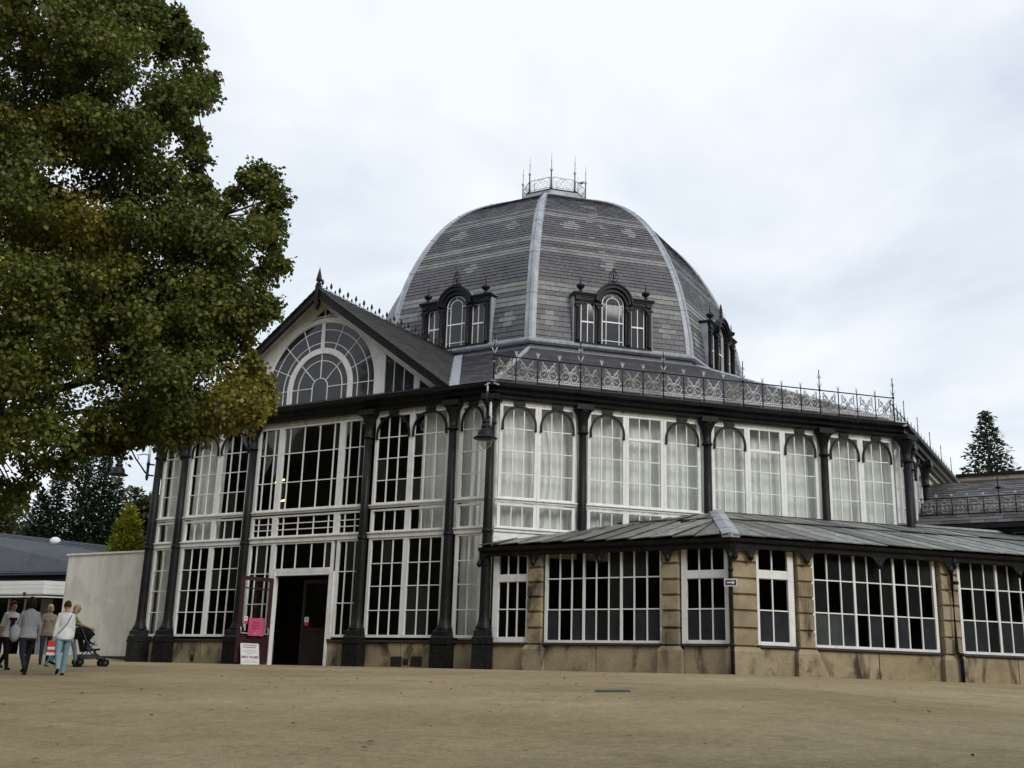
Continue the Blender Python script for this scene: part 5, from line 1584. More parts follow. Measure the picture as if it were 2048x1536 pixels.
for z, wd, h in ((0.545, 0.44, 0.022), (0.485, 0.42, 0.024), (0.40, 0.36, 0.012), (0.355, 0.46, 0.012), (0.315, 0.24, 0.012), (0.11, 0.36, 0.012), (0.07, 0.50, 0.012)):
    mb = MB()
    u = -wd / 2
    while u < wd / 2 - 0.02:
        l = rng.uniform(0.02, 0.06); mb.box(u, min(u + l, wd / 2), -0.0032, -0.0005, z - h / 2, z + h / 2); u += l + 0.012
    link('print_line', mb.mesh('print_line', M['ink_grey'] if z < .45 else M['ink_red']), bd, bm_)
# two lit tubes seen through the entrance glazing
for i, (p, q) in enumerate((((-5.35, 6.32), (-4.95, 6.40)), ((-5.25, 5.62), (-4.85, 5.66)))):
    mb = MB(); mb.tube([(p[0], -10.5, p[1]), (q[0], -10.5, q[1])], 0.03, 6)
    o = build(mb, 'tube_light', M['tube_light']); tag(o, ('upper' if i == 0 else 'lower') + ' of two small lit yellow tubes inside the upper entrance glazing', 'light')

# ================================================================== WALL LANTERNS
def lantern(c, ang, label):
    a = R(ang)
    t = thing('wall_lantern', label, 'lamp', (c[0], c[1], 5.85), 0)
    d = Vector((math.cos(a), math.sin(a), 0)); C0 = Vector((c[0], c[1], 0))
    P = lambda r, z: tuple(C0 + d * r + Vector((0, 0, z)))
    mb = MB(); p0 = C0 + d * 0.20
    mb.lathe([(0.015, 5.58), (0.04, 5.62), (0.055, 5.72), (0.045, 5.80), (0.045, 6.05), (0.06, 6.08), (0.06, 6.14), (0.04, 6.18)], (p0.x, p0.y), 10); build(mb, 'bracket_post', M['iron'], t)
    mb = MB(); mb.lathe([(0.045, 6.185), (0.042, 6.40), (0.048, 6.41), (0.048, 6.45), (0.04, 6.46), (0.036, 6.80), (0.02, 6.84)], (p0.x, p0.y), 10); build(mb, 'post_sleeve', M['galv'], t)
    for z in (5.76, 6.11):
        mb = MB(); mb.tube([P(0.0, z), P(0.20, z)], 0.028, 6); build(mb, 'wall_bracket', M['iron'], t)
    mb = MB(); mb.tube([P(0.20, 5.80), P(0.28, 5.84), P(0.42, 6.02), P(0.60, 6.22), P(0.78, 6.50), P(0.86, 6.72), P(0.92, 6.86), P(1.00, 6.90), P(1.07, 6.84), P(1.09, 6.72), P(1.09, 6.12)], [0.028, 0.028, 0.026, 0.025, 0.025, 0.03, 0.034, 0.036, 0.034, 0.03, 0.026], 8); build(mb, 'swan_neck', M['iron'], t)
    mb = MB(); mb.tube([P(0.55, 6.17), P(0.52, 6.28), P(0.58, 6.36), P(0.46, 6.38), P(0.36, 6.42), P(0.24, 6.40)], 0.016, 5); build(mb, 'scroll', M['iron'], t)
    mb = MB(); q = C0 + d * 1.00
    mb.lathe([(0.02, 6.90), (0.03, 6.95), (0.015, 6.98), (0.028, 7.02), (0.012, 7.08), (0.005, 7.16)], (q.x, q.y), 8); build(mb, 'finial', M['galv'], t)
    q = C0 + d * 1.09
    mb = MB(); mb.lathe([(0.03, 6.16), (0.095, 6.14), (0.10, 6.06), (0.07, 6.02), (0.115, 6.00), (0.12, 5.93), (0.10, 5.91), (0.17, 5.86), (0.20, 5.76), (0.205, 5.71), (0.30, 5.67), (0.31, 5.65), (0.10, 5.655)], (q.x, q.y), 18); build(mb, 'shade', M['iron'], t)
    mb = MB(); mb.lathe([(0.19, 5.648), (0.185, 5.60), (0.14, 5.48), (0.05, 5.38), (0.01, 5.37)], (q.x, q.y), 18); build(mb, 'globe', M['glass_lamp'], t)
lantern((6.38, -15.38), -66, 'black swan neck lantern on the right corner column of the entrance front')
lantern((-6.17, -15.30), -118, 'black swan neck lantern half hidden by leaves on the left corner column')

# ================================================================== WHITE RENDERED WALL AND LOW BUILDING AT THE LEFT
ww = thing('rendered_wall', 'plain stained cream rendered wall beside the left corner of the pavilion', 'wall', (-9.4, -13.8, 0))
mb = MB(); mb.box(-11.55, -7.15, -13.8, -13.4, -0.3, 3.56); build(mb, 'render_panel', M['render_wall'], ww)
mb = MB(); mb.box(-11.6, -7.10, -13.85, -13.35, 3.561, 3.62); build(mb, 'coping', M['white'], ww)
mb = MB(); mb.box(-11.56, -7.14, -13.83, -13.37, -0.3, 0.19); build(mb, 'plinth', M['dirt'], ww)
low = thing('low_building', 'low grey slate roofed building with a white boarded canopy over dark windows', 'building', (-20, -9, 0))
fA, fB, fC = Vector((-20.64, -9.82, 0)), Vector((-18.25, -9.52, 0)), Vector((-17.47, -8.92, 0))
fL = fA + (fA - fB) * 4; fD = fC + (fC - fB) * 3.5
def vquad(mb, a, b, z0, z1, th=0.25):
    d = (b - a).normalized(); nn = Vector((-d.y, d.x, 0)) * th
    mb.hexa([(a.x, a.y, z0), (b.x, b.y, z0), (b.x, b.y, z1), (a.x, a.y, z1)] + [tuple(p + nn + Vector((0, 0, z))) for p, z in ((a, z0), (b, z0), (b, z1), (a, z1))])
for i in range(4):
    z0 = 2.57 + 0.17 * i
    mb = MB(); vquad(mb, fL, fB, z0 + 0.004, z0 + 0.166, 0.10); build(mb, 'canopy_board', M['canopy_white'], low)
    mb = MB(); vquad(mb, fB + Vector((0.004, 0.004, 0)), fD, z0 + 0.004, z0 + 0.166, 0.10); build(mb, 'canopy_board', M['canopy_white'], low)
mb = MB(); vquad(mb, fL + Vector((0, .05, 0)), fB + Vector((-.05, .05, 0)), 2.57, 3.26, 0.3); vquad(mb, fB + Vector((-.05, .05, 0)), fD + Vector((-.05, .05, 0)), 2.57, 3.26, 0.3); build(mb, 'canopy_core', M['dark_felt'], low)
mb = MB(); mb.hexa([tuple(p + Vector((0, 0, z))) for z in (2.62, 2.70) for p in (fL, fB, fD, fD + Vector((-6, 4, 0)))]); build(mb, 'canopy_soffit', M['dark_felt'], low)
mb = MB(); mb.hexa([tuple(p + Vector((0, .1, z))) for z in (3.20, 3.255) for p in (fL, fB, fD, fD + Vector((-6, 4, 0)))]); build(mb, 'canopy_top', M['dark_felt'], low)
eL, eR = fL + Vector((-.3, 0.9, 0)), Vector((-15.6, -8.6, 0))
e1 = fB + Vector((-0.4, 0.9, 0))
mb = MB(); vquad(mb, eL, e1, 3.255, 3.66, 0.2); vquad(mb, e1, eR, 3.255, 3.66, 0.2); build(mb, 'eaves_fascia', M['dark_felt'], low)
A5, B5 = Vector((-25.7, -6.57, 5.9)), Vector((-17.7, -5.5, 5.0))
A6 = A5 + (A5 - B5) * 0.9; B6 = B5 + (B5 - A5) * 0.35
E0, E1 = Vector((eL.x, eL.y, 3.64)), Vector((-14.9, -8.5, 3.64))
mb = MB()
nC = 24
def rq(s, t): return (E0.lerp(E1, s)).lerp(A6.lerp(B6, s), t)
for i in range(nC):
    t0, t1 = i / nC, min(1, (i + 1.03) / nC)
    s = -0.012 * (i % 2)
    while s < 1:
        ds = 0.0235
        a, b = max(0, s) + 0.0004, min(1, s + ds) - 0.0004
        if b > a:
            p = [rq(a, t0), rq(b, t0), rq(b, t1), rq(a, t1)]
            nn = (p[1] - p[0]).cross(p[3] - p[0]).normalized()
            slate_quad(mb, ident, *[tuple(q) for q in p], tuple(nn), 0.016 + rng.uniform(0, .006), 0.007, 0)
        s += ds
build(mb, 'slate', M['low_slate'], low, kind='stuff')
mb = MB(); mb.hexa([tuple(p) for p in (E0, E1, B6, A6)] + [tuple(p - Vector((0, 0, .08))) for p in (E0, E1, B6, A6)]); build(mb, 'roof_deck', M['low_slate'], low)
mb = MB(); mb.hexa([tuple(p) for p in (A6, B6, B6 + Vector((1, 5, -2)), A6 + Vector((1, 5, -2)))] + [tuple(p - Vector((0, 0, .08))) for p in (A6, B6, B6 + Vector((1, 5, -2)), A6 + Vector((1, 5, -2)))]); build(mb, 'rear_roof', M['low_slate'], low)
mb = MB(); q = rq(0.60, 0.93); mb.lathe([(0.24, q.z - .1), (0.24, q.z + 0.06), (0.20, q.z + 0.16), (0.10, q.z + 0.22), (0.02, q.z + 0.235)], (q.x, q.y), 14); build(mb, 'roof_vent', M['canopy_white'], low)
# glazing under the canopy
g0, g1 = fL + Vector((0, 1.0, 0)), fB + Vector((-1.3, 1.0, 0))
nP = 12
for i in range(nP):
    a, b = g0.lerp(g1, i / nP), g0.lerp(g1, (i + 1) / nP)
    mb = MB(); vquad(mb, a, a + (b - a).normalized() * 0.06, 0.15, 2.6, 0.06); vquad(mb, a, b, 0.12, 0.22, 0.05)
    o = build(mb, 'window', M['white'], low)
    mb = MB(); vquad(mb, a + (b - a) * 0.08, b, 0.23, 2.6, 0.01); build(mb, 'pane', M['glass'], o)
mb = MB(); vquad(mb, g0, g1, -0.3, 0.115, 0.1); build(mb, 'plinth', M['dark_felt'], low)
h1_ = g1 + Vector((0.02, 0, 0)); h2 = h1_ + Vector((0.62, 0.08, 0))
mb = MB(); vquad(mb, h1_, h2, -0.3, 2.6, 0.5); build(mb, 'corner_panel', M['grey_post'], low)
h3 = fD + Vector((-.6, .5, 0))
mb = MB(); vquad(mb, h2 + Vector((.02, .02, 0)), h3, -0.3, 2.6, 0.3); build(mb, 'side_wall', M['dark_in'], low)
mb = MB(); vquad(mb, g0 + Vector((0, 3, 0)), g1 + Vector((0, 3, 0)), -0.3, 2.9, 0.3); build(mb, 'rear_wall', M['dark_in'], low)
lb = fB.lerp(fA, 0.35)
mb = MB(); mb.lathe([(0.03, 2.66), (0.06, 2.68), (0.06, 2.76), (0.03, 2.78)], (lb.x, lb.y - 0.1), 10); build(mb, 'canopy_spotlight', M['dark_felt'], low)

# ================================================================== SMALL THINGS ON THE GROUND AND ROOF
dc = thing('drain_cover', 'flat dark iron drain cover set in the gravel in front of the stone walk', 'drain', (14.17, -24.70, gz(14.17, -24.7)))
nx_, ny_ = (gz(14.67, -24.7) - gz(13.67, -24.7)), (gz(14.17, -24.2) - gz(14.17, -25.2))
dm = Matrix.Translation((14.17, -24.70, gz(14.17, -24.7) + 0.012)) @ Vector((-nx_, -ny_, 1)).to_track_quat('Z', 'Y').to_matrix().to_4x4() @ Matrix.Rotation(R(35), 4, 'Z')
mb = MB(); mb.box(-0.24, 0.24, -0.12, 0.12, -0.03, 0.006); link('frame', mb.mesh('frame', M['drain']), dc, dm)
for i in range(8):
    mb = MB(); u = -0.21 + 0.06 * i; mb.box(u - 0.018, u + 0.018, -0.10, 0.10, 0.0065, 0.011); link('grate_bar', mb.mesh('grate_bar', M['drain']), dc, dm)
def bird():
    a = R(-2); p = Vector((1.33 * math.cos(R(2)), 1.33 * math.sin(R(2)), 20.97))
    t = thing('pigeon', 'small dark pigeon perched on the right side of the crown railing on the dome', 'bird', p)
    m = Matrix.Translation(p) @ Matrix.Rotation(R(70), 4, 'Z')
    mb = MB(); mb.tube([(-0.20, 0, 0.05), (-0.12, 0, 0.075), (-0.02, 0, 0.10), (0.07, 0, 0.135), (0.10, 0, 0.17), (0.125, 0, 0.20), (0.145, 0, 0.205), (0.18, 0, 0.195)], [0.012, 0.03, 0.06, 0.055, 0.035, 0.03, 0.025, 0.003], 8)
    mb.tube([(-0.02, -0.02, 0.06), (-0.01, -0.025, 0.0)], 0.006, 4); mb.tube([(-0.02, 0.02, 0.06), (-0.01, 0.025, 0.0)], 0.006, 4)
    link('body', mb.mesh('body', M['drain']), t, m)
bird()

# ================================================================== TREES
def leaf_mesh(name, pos, size, dirs, ups, tint, yel, mat, wide=0.8, fold=0.15):
    """pos (n,3), size (n,), dirs (n,3) leaf axis, ups (n,3) leaf normal"""
    n = len(pos)
    d = dirs / (np.linalg.norm(dirs, axis=1, keepdims=True) + 1e-9)
    s = np.cross(d, ups); s /= (np.linalg.norm(s, axis=1, keepdims=True) + 1e-9)
    u = np.cross(s, d)
    L = size[:, None]
    v = np.empty((n, 4, 3))
    v[:, 0] = pos
    v[:, 1] = pos + d * L * 0.45 + s * L * wide * 0.5 + u * L * fold
    v[:, 2] = pos + d * L
    v[:, 3] = pos + d * L * 0.45 - s * L * wide * 0.5 + u * L * fold
    me = bpy.data.meshes.new(name)
    me.vertices.add(4 * n); me.vertices.foreach_set('co', v.reshape(-1))
    me.loops.add(6 * n); me.polygons.add(2 * n)
    base = (np.arange(n) * 4)[:, None]
    idx = np.concatenate([base + 0, base + 1, base + 2, base + 0, base + 2, base + 3], axis=1)
    me.loops.foreach_set('vertex_index', idx.reshape(-1).astype(np.int32))
    me.polygons.foreach_set('loop_start', (np.arange(2 * n) * 3).astype(np.int32))
    me.update(calc_edges=True)
    at = me.attributes.new('leaf_tint', 'FLOAT_COLOR', 'POINT')
    c = np.zeros((n, 4, 4), dtype=np.float32)
    c[:, :, 0] = tint[:, None]; c[:, :, 1] = yel[:, None]; c[:, :, 3] = 1
    at.data.foreach_set('color', c.reshape(-1))
    me.materials.append(mat)
    return me
NR = np.random.default_rng(3)
def unitv(n):
    v = NR.normal(size=(n, 3)); return v / np.linalg.norm(v, axis=1, keepdims=True)
